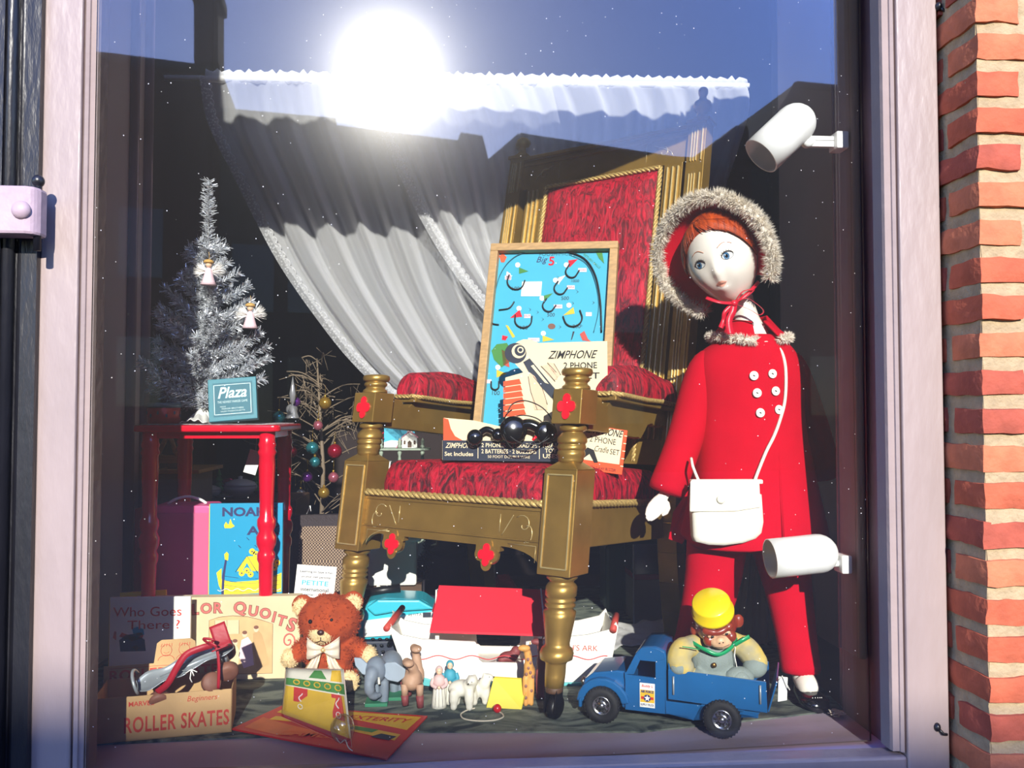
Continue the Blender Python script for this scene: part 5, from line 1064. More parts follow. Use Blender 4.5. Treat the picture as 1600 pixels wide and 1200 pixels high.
q.m('quoits_print').tube([QF @ V((qx(450 + (11 - t * .55) * cos(R(t * 28 - 30))), qy(1003 - (15 - t * .8) * sin(R(t * 28 - 30))), .0004)) for t in range(19)], .0022, 5)
qp('quoits_tan', [(325, 968), (340, 963), (360, 961), (385, 963), (405, 968), (425, 975), (425, 1054), (325, 1054)]); q.m('quoits_line').tube([QF @ V((qx(x), qy(y), .0008)) for x, y in ((325, 1054), (325, 968), (340, 963), (362, 961), (385, 963), (405, 968), (425, 975), (425, 1054), (325, 1054))], .0006, 4)
for P, m in (([(334, 968), (372, 968), (372, 990), (334, 990)], 'quoits'), ([(376, 1000), (386, 995), (392, 1004), (396, 1040), (380, 1045), (372, 1025)], 'angel_pink'), ([(394, 990), (402, 985), (408, 992), (414, 1012), (420, 1040), (400, 1046), (394, 1012)], 'card'), ([(340, 1005), (352, 1000), (358, 1012), (356, 1040), (342, 1044)], 'quoits_print'), ([(360, 1012), (368, 1008), (374, 1020), (370, 1046), (360, 1046)], 'quoits')): qp(m, P, .0007)
for (x, y) in ((381, 991), (399, 983), (347, 997), (366, 1004)): qp('skin', [(x + 4 * cos(k), y + 5 * sin(k)) for k in [i * pi / 5 for i in range(10)]], .001); qp('wheel_tan', [(x + 4 * cos(k), y - 3 + 3 * sin(k)) for k in [i * pi / 5 for i in range(10)]], .0013)
for k in range(3): q.m('quoits_line').tube([QF @ V((qx(334 + k * 19), qy(968), .0014)), QF @ V((qx(334 + k * 19), qy(990), .0014))], .0005, 4)
q.build('lid_print', None, qb)
yb = q0.y - .06; w0, w1 = pt(170, 1030, yb), pt(298, 932, yb); wb_ = thing('small_book', 'small white picture book with red title standing in front of the tan game box', 'book', (w0.x, yb, FZ)); ww, wh = w1.x - w0.x, w1.z - FZ
MB().m('white').bx((0, 0, 0), (ww, .009, wh)).build('cover', None, wb_, bevel=.0008); MB().m('book_yellow').bx((-.001, .0005, .001), (.0012, .0085, wh - .001)).build('spine', None, wb_)
q = MB(); WF = FR((0, -.0002, 0), (1, 0, 0), (0, 0, 1)); wx = lambda px: (px - 170) / 128 * ww; wy = lambda py: wh - (py - 932) / 98 * (w1.z - w0.z)
q.m('card_print'); text(q, 'Who Goes', 'game_red', WF @ T(wx(230), wy(955), .0003), h=.024, w=wx(285) - wx(177)); text(q, 'There ?', 'game_red', WF @ T(wx(240), wy(976), .0003), h=.022, w=wx(281) - wx(198))
for P, m in (([(188, 1018), (186, 1000), (196, 992), (212, 990), (226, 1000), (228, 1018)], 'book_navy'), ([(208, 990), (206, 982), (214, 979), (224, 983), (225, 992), (214, 994)], 'book_blue'), ([(186, 994), (190, 988), (212, 996), (224, 992), (222, 998), (206, 1002)], 'game_red'), ([(206, 1012), (212, 1008), (218, 1012), (214, 1018)], 'game_red'), ([(212, 989), (222, 988), (223, 993), (214, 994)], 'skin'), ([(176, 996), (178, 986), (181, 986), (181, 1000)], 'brick_red_paint')): q.m(m).prism([(wx(a), wy(b)) for a, b in P], .0005, WF)
q.build('cover_print', None, wb_)
kb = MB().m('game_green').bx((-.0, 0, 0), (.15, .006, .003)); 
y2 = q0.y + .05; n0, n1 = pt(190, 940, y2), pt(262, 922, y2); o = MB().m('book_yellow').box((0, .004, 0), (n1.x - n0.x, .008, .19), T((n0.x + n1.x) / 2, y2, n1.z - .098) @ RY(-3)).build('yellow_booklet'); tag(o, 'thin yellow-edged booklet standing just behind the white picture book', 'booklet')
# roller skate box: tray, lid standing up at the back, one skate on top
s0, s1 = gp(144, 1164), gp(362, 1144); sx = (s1 - s0).normalized(); sw = (s1 - s0).length; st = pt(362, 1076, s1.y).z - FZ
skb = thing('roller_skate_box', 'worn brown cardboard skate box, lid propped up behind, in the left front corner', 'box', (s0.x, s0.y, FZ)); SF = FR((0, 0, 0), sx, (0, 0, 1)); d_ = .14
mb = MB().m('card')
for a, b in (((0, 0, -.002), (sw, st, 0)), ((0, 0, -d_), (sw, st, -d_ + .002)), ((0, 0, -d_), (.002, st, 0)), ((sw - .002, 0, -d_), (sw, st, 0)), ((0, 0, -d_), (sw, .002, 0))): mb.bx(a, b, SF)
ty = mb.build('tray', None, skb); q = MB(); 
text(q, 'ROLLER SKATES', 'card_print', SF @ T(sw * .60, st * .36, .0003), h=st * .36, w=sw * .76, bold=.02, sp=1.1); text(q, 'MARVEL', 'card_print', SF @ T(sw * .34, st * .83, .0003), h=st * .11, w=sw * .18, bold=.02); text(q, 'Beginners', 'card_print', SF @ T(sw * .78, st * .83, .0003), h=st * .16, w=sw * .22, shear=.2); q.build('tray_print', None, ty)
lz = .125; Lf = SF @ T(0, 0, -d_ - .004) @ RX(-4); hL = .195 * .62
P = [(-.01, 0), (sw * .94, 0), (sw * .94, hL), (sw * .68, hL), (sw * .665, hL + .045), (sw * .63, hL + .052), (sw * .40, hL + .052), (sw * .365, hL + .045), (sw * .345, hL), (-.01, hL)]
ld = MB().m('card').prism(P, .002, Lf).build('lid', None, skb); q = MB(); text(q, 'ROLLER SKATES', 'card_print', Lf @ T(sw * .46, hL * .82, .0023), h=hL * .2, w=sw * .9, bold=.03, sp=1.1); text(q, 'Beginners', 'card_print', Lf @ T(sw * .12, hL * .38, .0023), h=hL * .14, w=sw * .2, shear=.2)
q.m('card_print')
for (cx, cy, r_) in ((.44, hL + .028, .012), (.58, hL + .028, .012), (.36, hL * .5, .011)):
    c_ = V((cx * sw, cy, .0024)); q.tube([Lf @ (c_ + V((r_ * cos(a), r_ * 1.1 * sin(a), 0))) for a in [i * pi / 8 for i in range(17)]], .0006, 4); q.tube([Lf @ (c_ + V((r_ * 1.5 * cos(a), -r_ * 1.9 + r_ * sin(a), 0))) for a in [i * pi / 8 for i in range(9)]], .0006, 4); q.tube([Lf @ (c_ + V((r_ * .45 * cos(a), -r_ * .3 - r_ * .25 * sin(a), 0))) for a in [i * pi / 6 for i in range(7)]], .0005, 4)
    for k in range(5): q.tube([Lf @ (c_ + V((-r_ + k * r_ * .5, r_ * .7, 0))), Lf @ (c_ + V((-r_ * .8 + k * r_ * .45, r_ * 1.3, 0)))], .0006, 4)
q.tube([Lf @ V((.0, hL * .95, .0024)), Lf @ V((sw * .93, hL * .95, .0024))], .0005, 4); q.tube([Lf @ V((.0, hL * .68, .0024)), Lf @ V((sw * .93, hL * .68, .0024))], .0005, 4)
q.build('lid_print', None, ld)
ya = s0.y + .06; ska = pt(222, 1072, ya - .02); skz = pt(366, 1012, ya + .01); sk = thing('roller_skate', 'metal roller skate with red leather ankle strap resting on the open skate box', 'roller skate', (ska + skz) / 2); so_ = sk.location; A_, Z_ = ska - so_, skz - so_; dx_ = (Z_ - A_).normalized(); up_ = (V((0, -.55, .9)) - dx_ * dx_.dot(V((0, -.55, .9)))).normalized(); sd = dx_.cross(up_); L_ = (Z_ - A_).length
def sP(t, s, u=0): return A_ + dx_ * L_ * t + sd * s + up_ * u
mb = MB().m('steel')
def plate(t0, t1, w, u0): 
    def f(u, v): t = t0 + (t1 - t0) * u; ww_ = w * (1 - .45 * abs(2 * u - 1) ** 2.5) * (.8 + .2 * sin(u * 9)); return sP(t, (v - .5) * 2 * ww_, u0 + .008 * (abs(2 * v - 1) ** 3))
    mb.grid(f, 24, 12)
plate(-.05, .55, .032, .0); plate(.42, 1.0, .027, .004); mb.tube([sP(.2, 0, .001), sP(.8, 0, .004)], .004, 6); o = mb.build('foot_plate', None, sk, solid=.0015)
MB().m('steel').tube([sP(-.02 + .0 * k, .03 * cos(R(a)), .012 + .03 * sin(R(a))) for k, a in enumerate(range(0, 181, 20))], .0035, 6).build('toe_clamp', None, sk)
for t in (.12, .86):
    for s in (-1, 1):
        c = sP(t, s * .03, -.03); MB().m('wheel_tan').lathe([(.006, -.011), (.018, -.011), (.023, -.007), (.023, .007), (.018, .011), (.014, .012), (.013, .008), (.005, .012), (.001, .012)], T(c) @ sd.to_track_quat('Z', 'Y').to_matrix().to_4x4() @ (RX(180) if s > 0 else I4), 24).build('wheel', None, sk)
    MB().m('steel').tube([sP(t, -.03, -.03), sP(t, .03, -.03)], .003, 6).tube([sP(t, 0, -.03), sP(t, 0, .0)], .008, 8).build('axle', None, sk)
lm = MB().m('leather_red').grid(lambda u, v: sP(.83 + .17 * u, (v - .5) * .075, .006 + .045 * abs(2 * v - 1) ** .7 * 1.0), 6, 14).build('heel_cup', None, sk, solid=.003)
stp = MB().m('leather_red'); 
def band(P, w, nrm, mb): 
    P = spline(P, 6); vs = []
    for i, p in enumerate(P): t = (P[min(i + 1, len(P) - 1)] - P[max(i - 1, 0)]).normalized(); s = t.cross(V(nrm)).normalized() * w / 2; vs += [p - s, p + s]
    mb.add(vs, [(2 * i, 2 * i + 1, 2 * i + 3, 2 * i + 2) for i in range(len(P) - 1)], True)
yy_ = ya - .035
band([pt(245, 1082, yy_) - so_, pt(262, 1068, yy_ - .01) - so_, pt(278, 1040, yy_ - .012) - so_, pt(292, 1022, yy_ - .008) - so_, pt(316, 1012, yy_) - so_, pt(332, 1008, yy_ + .01) - so_], .014, (0, -1, 0), stp)
band([pt(326, 1004, yy_) - so_, pt(338, 1012, yy_ - .006) - so_, pt(342, 1040, yy_ - .008) - so_, pt(341, 1076, yy_ - .004) - so_], .006, (0, -1, 0), stp)
for c in (0, 1): band([pt(325, 1005, yy_) - so_, pt(318 + 10 * c, 998 + 6 * c, yy_ - .008) - so_, pt(334 + 4 * c, 1000 + 10 * c, yy_ - .01) - so_, pt(326, 1006, yy_) - so_], .005, (0, -1, 0), stp)
stp.build('strap', None, sk, solid=.0018)
MB().m('white').tube([pt(x, y, yy_ - .004) - so_ for x, y in ((290, 1052), (299, 1046), (303, 1056))], .0015, 5).tube([pt(x, y, yy_ - .004) - so_ for x, y in ((299, 1046), (297, 1060), (300, 1066))], .0013, 5).tube([pt(x, y, yy_ - .004) - so_ for x, y in ((299, 1046), (308, 1050))], .0013, 5).build('string_tie', None, sk)
o = MB().m('wheel_tan').lathe([(.004, -.012), (.019, -.012), (.022, -.007), (.022, .007), (.019, .012), (.004, .012)], T(pt(331, 1066, ya)) @ RX(70) @ RY(25), 24).build('skate_wheel'); tag(o, 'tan wooden roller wheel lying in the open skate box beneath the skate', 'wheel')
# ------------------------------------------------------------------ teddy bear
def seg_pts(P, R_, n=7):
    out = []
    return out
def blobs(mb, items):
    for it in items:
        if it[0] == 's': mb.sph(it[1], it[2], n=18, k=12)
        else: mb.tube(spline([V(p) for p in it[1]], 4), [it[2][min(len(it[2]) - 1, int(i / (4 * (len(it[1]) - 1) + .001) * (len(it[2]) - 1) + .5))] for i in range(4 * (len(it[1]) - 1) + 1)], 12); [mb.sph(p, r, n=12, k=8) for p, r in zip(it[1], it[2])]
    return mb
def furball(mb, c, r, n, ln, seed, wd=.0006, mx=None):
    rd = random.Random(seed); pts = []; nr = []
    r = r if hasattr(r, '__len__') else (r, r, r)
    for _ in range(600):
        d = V((rd.gauss(0, 1), rd.gauss(0, 1), rd.gauss(0, 1))).normalized(); pts.append(V(c) + V((d.x * r[0], d.y * r[1], d.z * r[2])) * .97); nr.append(V((d.x / r[0], d.y / r[1], d.z / r[2])).normalized())
    hair(mb, pts, nr, n, ln, wd, seed, .35)
yb_ = gp(510, 1072).y + .015
bo = V((gp(512, 1070).x, yb_, FZ)); bear = thing('teddy_bear', 'russet teddy bear with cream muzzle, ears and paws and an organza bow', 'teddy bear', bo)
k_ = mpp(yb_)
def b(px, py, dy=0): return V(((px - 512) * k_, dy, (1070 - py) * k_))
tors = [('s', b(514, 1030), (34 * k_, 30 * k_, 40 * k_)), ('s', b(514, 972, -.008), (47 * k_, 38 * k_, 39 * k_)), ('c', [b(490, 1008), b(476, 1014, -.02), b(463, 1022, -.03)], [.026, .024, .022]), ('c', [b(540, 1008), b(556, 1014, -.02), b(570, 1020, -.03)], [.026, .024, .022]), ('c', [b(500, 1050, -.02), b(488, 1056, -.05), b(480, 1056, -.07)], [.027, .025, .024]), ('c', [b(530, 1050, -.02), b(544, 1054, -.05), b(550, 1052, -.07)], [.027, .025, .024]), ('s', b(473, 950, .0), (17 * k_, 8 * k_, 17 * k_)), ('s', b(549, 946, .0), (17 * k_, 8 * k_, 17 * k_))]
body = blobs(MB().m('bear_fur'), tors).build('body', None, bear, remesh=.005)
f = MB().m('bear_fur')
for i, (c, r) in enumerate(((b(514, 1030), (34 * k_, 30 * k_, 40 * k_)), (b(514, 972, -.008), (47 * k_, 38 * k_, 39 * k_)), (b(476, 1014, -.02), .025), (b(556, 1014, -.02), .025), (b(488, 1056, -.045), .026), (b(544, 1054, -.045), .026))): furball(f, c, r, 2600 if i < 2 else 1200, .009, 30 + i)
f.build('fur', None, bear)
for nm, c, r in (('muzzle', b(507, 985, -.054), (.032, .018, .026)), ('paw', b(458, 1024, -.035), (.021, .02, .024)), ('paw', b(575, 1022, -.036), (.021, .02, .024)), ('ear_lining', b(472, 952, -.012), (.021, .006, .021)), ('ear_lining', b(550, 947, -.012), (.021, .006, .021)), ('foot_pad', b(478, 1055, -.09), (.023, .01, .024)), ('foot_pad', b(550, 1050, -.09), (.023, .01, .024))):
    m_ = MB().m('bear_cream').sph(c, r); furball(m_, c, r, 900, .006, int(c.x * 1e5) % 97); m_.build(nm, None, bear)
MB().m('nose').sph(b(507, 981, -.074), (.009, .006, .007)).tube([b(507, 988, -.074), b(507, 993, -.074)], .0012, 5).tube([b(500, 996, -.070), b(507, 993, -.074), b(514, 996, -.070)], .001, 5).build('nose', None, bear)
for x, y in ((491, 966), (522, 964)): MB().m('black_gloss').sph(b(x, y, -.0655), .0055).build('eye', None, bear)
ow = MB().m('organza')
def rib(P, w, mb, n0=(0, -1, 0)): band(P, w, n0, mb)
for s, X in ((-1, 486), (1, 534)):
    ow.grid(lambda u, v: b(510 + (X - 510) * u, 1008 + (v - .5) * (8 + 26 * u) - 2 * u, -.062 - .012 * sin(pi * u) + .003 * sin(v * 14)), 10, 14)
    ow.grid(lambda u, v: b(510 + s * (6 + 16 * u) + (v - .5) * (6 + 16 * u), 1012 + 32 * u, -.060 + .004 * sin(v * 9) + .003 * sin(u * 8)), 12, 10)
ow.m('organza_gold').sph(b(510, 1008, -.066), .006)
for s in (-1, 1):
    for v in (0, 1): ow.tube([b(510 + s * (6 + 16 * t / 8) + (v - .5) * (6 + 16 * t / 8), 1012 + 4 * t, -.062 + .003 * sin(t)) for t in range(9)], .0008, 4)
ow.build('organza_bow', None, bear, solid=.0005)
# ------------------------------------------------------------------ wooden ark
YA = gp(800, 1075).y + .01
ao = V((pt(790, 1075, YA).x, YA, FZ)); ark = thing('toy_ark', 'white wooden toy ark with red gable roof and wavy red line behind the throne leg', 'toy boat', ao)
def a_(px, py, dy=0): p = pt(px, py, YA + dy) - ao; return p
def side(P, y0, th, m, name, par=ark, bev=.001):
    mb = MB().m(m); A = [a_(x, y) for x, y in P]; n = len(A); vs = [V((p.x, y0, max(p.z, .0004))) for p in A] + [V((p.x, y0 + th, max(p.z, .0004))) for p in A]
    mb.add(vs, [tuple(range(n)), tuple(reversed(range(n, 2 * n)))] + [(i, (i + 1) % n, n + (i + 1) % n, n + i) for i in range(n)]); return mb.build(name, None, par, bevel=bev)
hullP = [(606, 976), (626, 992), (660, 999), (742, 1003), (746, 1008), (748, 1030), (754, 1035), (814, 1036), (820, 1030), (822, 1003), (880, 996), (918, 992), (952, 984), (963, 972), (966, 980), (950, 1066), (680, 1066), (640, 1050), (622, 1022)]
side(hullP, 0, .008, 'ark_white', 'hull_side'); side([(x, y - 0) for x, y in hullP], .15, .008, 'ark_white', 'hull_side')
mb = MB().m('ark_white')
def pl(P1, P2, dy0=.008, dy1=.15, th=.006):     # plank across the hull between two outline points
    p, q_ = a_(*P1), a_(*P2); d = (q_ - p).normalized(); n_ = V((-d.z, 0, d.x)) * th; mb.add([V((v.x, y, v.z)) for v in (p, q_, q_ + n_, p + n_) for y in (dy0, dy1)], [(0, 2, 3, 1), (2, 4, 5, 3), (4, 6, 7, 5), (6, 0, 1, 7), (0, 6, 4, 2), (1, 3, 5, 7)])
pl((607, 978), (622, 1022)); pl((622, 1022), (640, 1050)); pl((640, 1050), (680, 1064)); pl((950, 1064), (965, 978)); pl((680, 1050), (950, 1050)); mb.build('hull_end', None, ark)
side([(640, 1052), (690, 1066), (950, 1066), (962, 1060), (968, 1052), (962, 1075), (700, 1077), (660, 1070)], -.006, .17, 'ark_teal', 'keel')
for P in ([(604, 978), (600, 986)], [(960, 967), (957, 988)]): pass
u = MB().m('brick_red_paint'); p = a_(604, 981); u.tube([V((p.x - .002, -.006, p.z)), V((p.x + .062, .16, p.z + .04))] if False else [V((p.x, -.008, p.z)), V((p.x + .03, .166, p.z + .012))], .0085, 12); p = a_(957, 984); u.tube([V((p.x, -.008, p.z)), V((p.x + .02, .05, p.z + .026))], .009, 12); u.build('prow_cap', None, ark)
w = MB().m('ark_redline').tube([V((a_(650 + 5 * t, 0).x, -.0015, a_(0, 1040 + 3.2 * sin(t * .62) + t * .12).z)) for t in range(60)], .0013, 6)
tx = MB(); p = a_(897, 1012); text(tx, "NOAH'S ARK", 'brick_red_paint', FR((p.x, -.0006, p.z), (1, 0, -.04), (0, 0, 1)), h=.015, w=.125); tx.build('lettering', None, ark); w.build('wave_line', None, ark)
# roof: two red slopes on posts
for (dy, dz) in ((.02, 0), (.12, 0)):
    for x in (683, 838): p = a_(x, 1002); q_ = a_(x, 985); MB().m('ark_white').bx((p.x - .005, dy - .004, p.z - .01), (p.x + .005, dy + .004, q_.z + .012)).build('roof_post', None, ark)
e0, e1, r0_, r1_ = a_(672, 984), a_(856, 990), a_(686, 919, .07), a_(858, 926, .07)
e0.y = e1.y = -.03; r0_.y = r1_.y = .078
for s in (0, 1):
    E0, E1 = (e0.copy(), e1.copy())
    if s: E0.y = E1.y = .19
    mb = MB().m('ark_red'); t = V((0, 0, .006)); mb.add([E0, E1, r1_, r0_, E0 + t, E1 + t, r1_ + t, r0_ + t], [(0, 1, 2, 3), (7, 6, 5, 4), (0, 4, 5, 1), (1, 5, 6, 2), (2, 6, 7, 3), (3, 7, 4, 0)]); mb.build('roof_slope', None, ark)
g_ = MB().m('ark_white')
for (A, B_) in ((e0, r0_), (e1, r1_)): x = A.x + (.012 if A is e0 else -.012); g_.add([V((x, -.02, e0.z + .002)), V((x, .18, e0.z + .002)), V((x, .078, r0_.z - .006)), V((x + .004, -.02, e0.z + .002)), V((x + .004, .18, e0.z + .002)), V((x + .004, .078, r0_.z - .006))], [(0, 1, 2), (5, 4, 3), (0, 3, 4, 1), (1, 4, 5, 2), (2, 5, 3, 0)])
g_.build('gable', None, ark)
# ------------------------------------------------------------------ carved animals and figures in front of the ark
def fig(name, lab, px, py, cat='toy figure', grp='carved wooden figures before the ark', z=.6005): p = gp(px, py, z); return thing(name, lab, cat, (p.x, p.y, z), 0, grp), mpp(p.y)
def J(k, x0, y0): return lambda px, py, dy=0: V(((px - x0) * k, dy, (y0 - py) * k))
t_, k = fig('toy_elephant', 'grey wooden elephant with wide ears on a green stand beside the bear', 598, 1100); j = J(k, 598, 1100)
blobs(MB().m('toy_grey'), [('s', j(608, 1052, .05), (.030, .055, .036)), ('s', j(588, 1046, -.01), (.026, .03, .032)), ('c', [j(584, 1046, -.035), j(580, 1062, -.045), j(584, 1078, -.04), j(594, 1080, -.03)], [.016, .013, .010, .007]), ('c', [j(586, 1068, .01), j(586, 1097, .01)], [.012, .011]), ('c', [j(600, 1068, .0), j(600, 1097, .0)], [.012, .011]), ('c', [j(612, 1068, .07), j(612, 1097, .07)], [.012, .011]), ('c', [j(622, 1066, .08), j(624, 1095, .08)], [.012, .011])]).build('body', None, t_, remesh=.003)
for s, P in ((-1, [(580, 1040), (566, 1026), (556, 1024), (558, 1036), (568, 1050), (576, 1054), (582, 1050)]), (1, [(596, 1042), (604, 1034), (618, 1032), (634, 1042), (632, 1054), (622, 1062), (606, 1060), (598, 1052)])):
    A = [j(x, y) for x, y in P]; mb = MB().m('toy_grey_light'); n = len(A); dyy = lambda p: -.012 - .02 * (abs(p.x - j(588, 0).x) / .06)
    mb.add([V((p.x, dyy(p), p.z)) for p in A] + [V((p.x, dyy(p) + .007, p.z)) for p in A], [tuple(range(n)), tuple(reversed(range(n, 2 * n)))] + [(i, (i + 1) % n, n + (i + 1) % n, n + i) for i in range(n)]); mb.build('ear', None, t_, bevel=.002)
MB().m('toy_green').bx((j(572, 0).x, -.02, 0), (j(606, 0).x, .03, .008)).bx((j(590, 0).x, .02, 0), (j(632, 0).x, .10, .008)).build('stand', None, t_, bevel=.001)
e = MB().m('toy_white'); 
for s in (-1, 1): e.tube([j(588 + s * 6, 1052, -.04), j(586 + s * 9, 1060, -.05)], .003, 6)
e.build('tusk', None, t_)
for (lab, x, y, ox, sc_, dyy) in (('tan wooden camel, the nearer one, head low beside the elephant', 645, 1106, 0, 1, 0), ('tan wooden camel, the farther one, its neck raised against the white ark', 652, 1098, 10, .95, .04)):
    t_, k = fig('toy_camel', lab, x, y); j = J(k, x, y); nk = (22 if ox else 0)
    Pn = [j(648, 1060, -.0), j(646, 1045, -.01), j(640, 1036, -.02), j(636 + ox, 1032 - nk, -.024)] if not ox else [j(654, 1058, 0), j(652, 1040, 0), j(649, 1022, 0), j(647, 1014, -.005)]
    it = [('s', j(643, 1066, .02), (.026, .045, .026)), ('s', j(642, 1054, .035), (.015, .02, .018)), ('c', Pn, [.015, .012, .010, .011]), ('s', Pn[-1] + V((.006, -.012, .001)), (.014, .017, .009))]
    blobs(MB().m('toy_tan'), it).build('body', None, t_, remesh=.003)
    for (lx, ly, dy) in ((633, 1100, -.01), (656, 1103, -.015), (636, 1098, .05), (654, 1098, .05)): MB().m('toy_tan').tube([j(lx, 1068, dy), j(lx, 1085, dy)], [.009, .008], 10).m('toy_maroon').tube([j(lx, 1084, dy), j(lx + 1, ly - 1 if not ox else 1095, dy)], [.0095, .008], 10).build('leg', None, t_)
    MB().m('toy_maroon').tube([j(628, 1062, .05), j(624, 1072, .052), j(626, 1082, .05)], .003, 6).build('tail', None, t_)
def person_fig(lab, px, py, h, robe, hood, facem):
    t_, k = fig('toy_figure', lab, px, py); r = h * .19
    MB().m(robe).lathe([(r * 1.0, 0), (r * .96, h * .1), (r * .74, h * .5), (r * .62, h * .56), (r * .01, h * .58)], SC(1, .8, 1), 20).build('robe', None, t_)
    m_ = MB().m(hood); m_.lathe([(r * .66, h * .5), (r * .80, h * .62), (r * .72, h * .74), (r * .4, h * .80), (.001, h * .81)], SC(1, .85, 1), 20); m_.tube(spline([(-r * .75, 0, h * .70), (-r * .95, -r * .3, h * .58), (-r * .3, -r * .8, h * .52)], 5), r * .25, 8).tube(spline([(r * .75, 0, h * .70), (r * .95, -r * .3, h * .58), (r * .3, -r * .8, h * .52)], 5), r * .25, 8); m_.sph((0, .002, h * .9), (r * .50, r * .45, h * .11)); m_.build('mantle', None, t_)
    hd_ = MB().m('skin').sph((0, -.003, h * .885), (r * .36, r * .36, h * .085)).sph((0, -r * .85, h * .53), r * .2); hd_.m('toy_line')
    for s in (-1, 1): hd_.sph((s * r * .13, -.003 - r * .34, h * .90), r * .05, n=6, k=4)
    hd_.build('head', None, t_)
    l_ = MB().m('toy_line')
    for s in (-.5, .0, .5): l_.tube([(s * r, -.8 * r * sqrt(1 - s * s) * 1.0, .004), (s * r * .75, -.8 * r * sqrt(1 - s * s) * .76, h * .48)], .0006, 4)
    l_.build('fold_lines', None, t_)
person_fig('small carved robed figure in white and rose, arms folded, before the ark', 686, 1105, 63 * mpp(.3), 'toy_white', 'toy_rose', 0); person_fig('small carved robed figure in blue hood and cloak beside the white robed one', 703, 1098, 66 * mpp(.3), 'toy_white', 'toy_blue', 0)
for (lab, x, y, d) in (('white wooden polar bear standing nearest the carved figures', 722, 1107, 0), ('white wooden polar bear standing behind the other, head to the right', 752, 1100, 1)):
    t_, k = fig('toy_polar_bear', lab, x, y); j = J(k, x, y)
    if not d: it = [('s', j(722, 1078, .01), (.034, .024, .020)), ('c', [j(732, 1072, -.005), j(738, 1064, -.01)], [.016, .014]), ('s', j(737, 1062, -.012), (.013, .016, .012)), ('s', j(732, 1063, -.024), (.007, .01, .006)), ('s', j(732, 1057, -.008), .004), ('s', j(742, 1056, -.008), .004)] + [('c', [j(lx, 1082, dy), j(lx + ex, 1102, dy)], [.012, .009]) for lx, ex, dy in ((710, -1, -.01), (733, 0, -.015), (714, 0, .025), (738, 3, .02))]
    else: it = [('s', j(748, 1078, .01), (.030, .022, .020)), ('c', [j(756, 1070, .0), j(760, 1062, 0)], [.015, .012]), ('s', j(762, 1060, 0), (.015, .011, .010)), ('s', j(756, 1054, 0), .004)] + [('c', [j(lx, 1080, dy), j(lx, 1096, dy)], [.012, .009]) for lx, dy in ((741, 0), (758, 0), (742, .03), (758, .03))]
    blobs(MB().m('toy_white'), it).build('body', None, t_, remesh=.003)
    l_ = MB().m('toy_line'); 
    if not d:
        for s in (-1, 1): l_.sph(j(733 + s * 3.5, 1061, -.030), .0012, n=6, k=4)
        l_.sph(j(731, 1063, -.034), .0022, n=8, k=5)
    else: l_.sph(j(771, 1059, -.002), .0022, n=8, k=5).sph(j(764, 1057, -.011), .0012, n=6, k=4)
    l_.build('eye_and_nose', None, t_)
for (lab, x, y, m1, dk) in (('orange wooden giraffe with grey-brown spots beside the throne leg', 822, 1102, 'giraffe', 0), ('dark wooden giraffe standing in shadow close behind the throne leg', 842, 1092, 'toy_maroon', 1)):
    t_, k = fig('toy_giraffe', lab, x, y); j = J(k, x, y)
    ox = x - 822; oy = y - 1102
    it = [('s', j(828 + ox, 1052 + oy, .01), (.014, .024, .02)), ('c', [j(826 + ox, 1050 + oy, 0), j(825 + ox, 1028 + oy, -.01), j(822 + ox, 1012 + oy, -.014)], [.012, .0095, .008]), ('s', j(818 + ox, 1011 + oy, -.018), (.016, .010, .008)), ('s', j(828 + ox, 1005 + oy, -.01), (.003, .003, .005))] + [('c', [j(lx + ox, 1060 + oy, dy), j(lx + ox, 1099 + oy, dy)], [.008, .006]) for lx, dy in ((821, -.005), (830, -.002), (824, .03), (831, .03))]
    blobs(MB().m(m1), it).build('body', None, t_, remesh=.0025)
    if not dk:
        s_ = MB().m('giraffe_spot'); rq = random.Random(4)
        for (sx_, sy_, sd_) in ((826, 1020, -.0185), (824, 1028, -.0205), (828, 1034, -.016), (825, 1042, -.015), (828, 1049, -.016), (822, 1052, -.013), (832, 1056, -.012), (821, 1070, -.013), (830, 1078, -.009), (821, 1088, -.012)): s_.sph(j(sx_, sy_, sd_), (.0035, .0015, .0045), n=8, k=5)
        s_.build('spots', None, t_)
t_ = thing('toy_lion', 'brown wooden lion lying inside the white ark hull opening', 'toy figure', pt(795, 1034, YA + .05), 0, 'carved wooden figures before the ark'); k = mpp(YA + .05); j = J(k, 795, 1034)
blobs(MB().m('toy_maroon'), [('s', j(795, 1026), (.026, .02, .014)), ('s', j(806, 1018), (.014, .014, .014)), ('s', j(784, 1028, -.01), (.012, .012, .010)), ('c', [j(786, 1030), j(786, 1036)], [.006, .006]), ('c', [j(802, 1030), j(802, 1036)], [.006, .006])]).build('body', None, t_, remesh=.003)
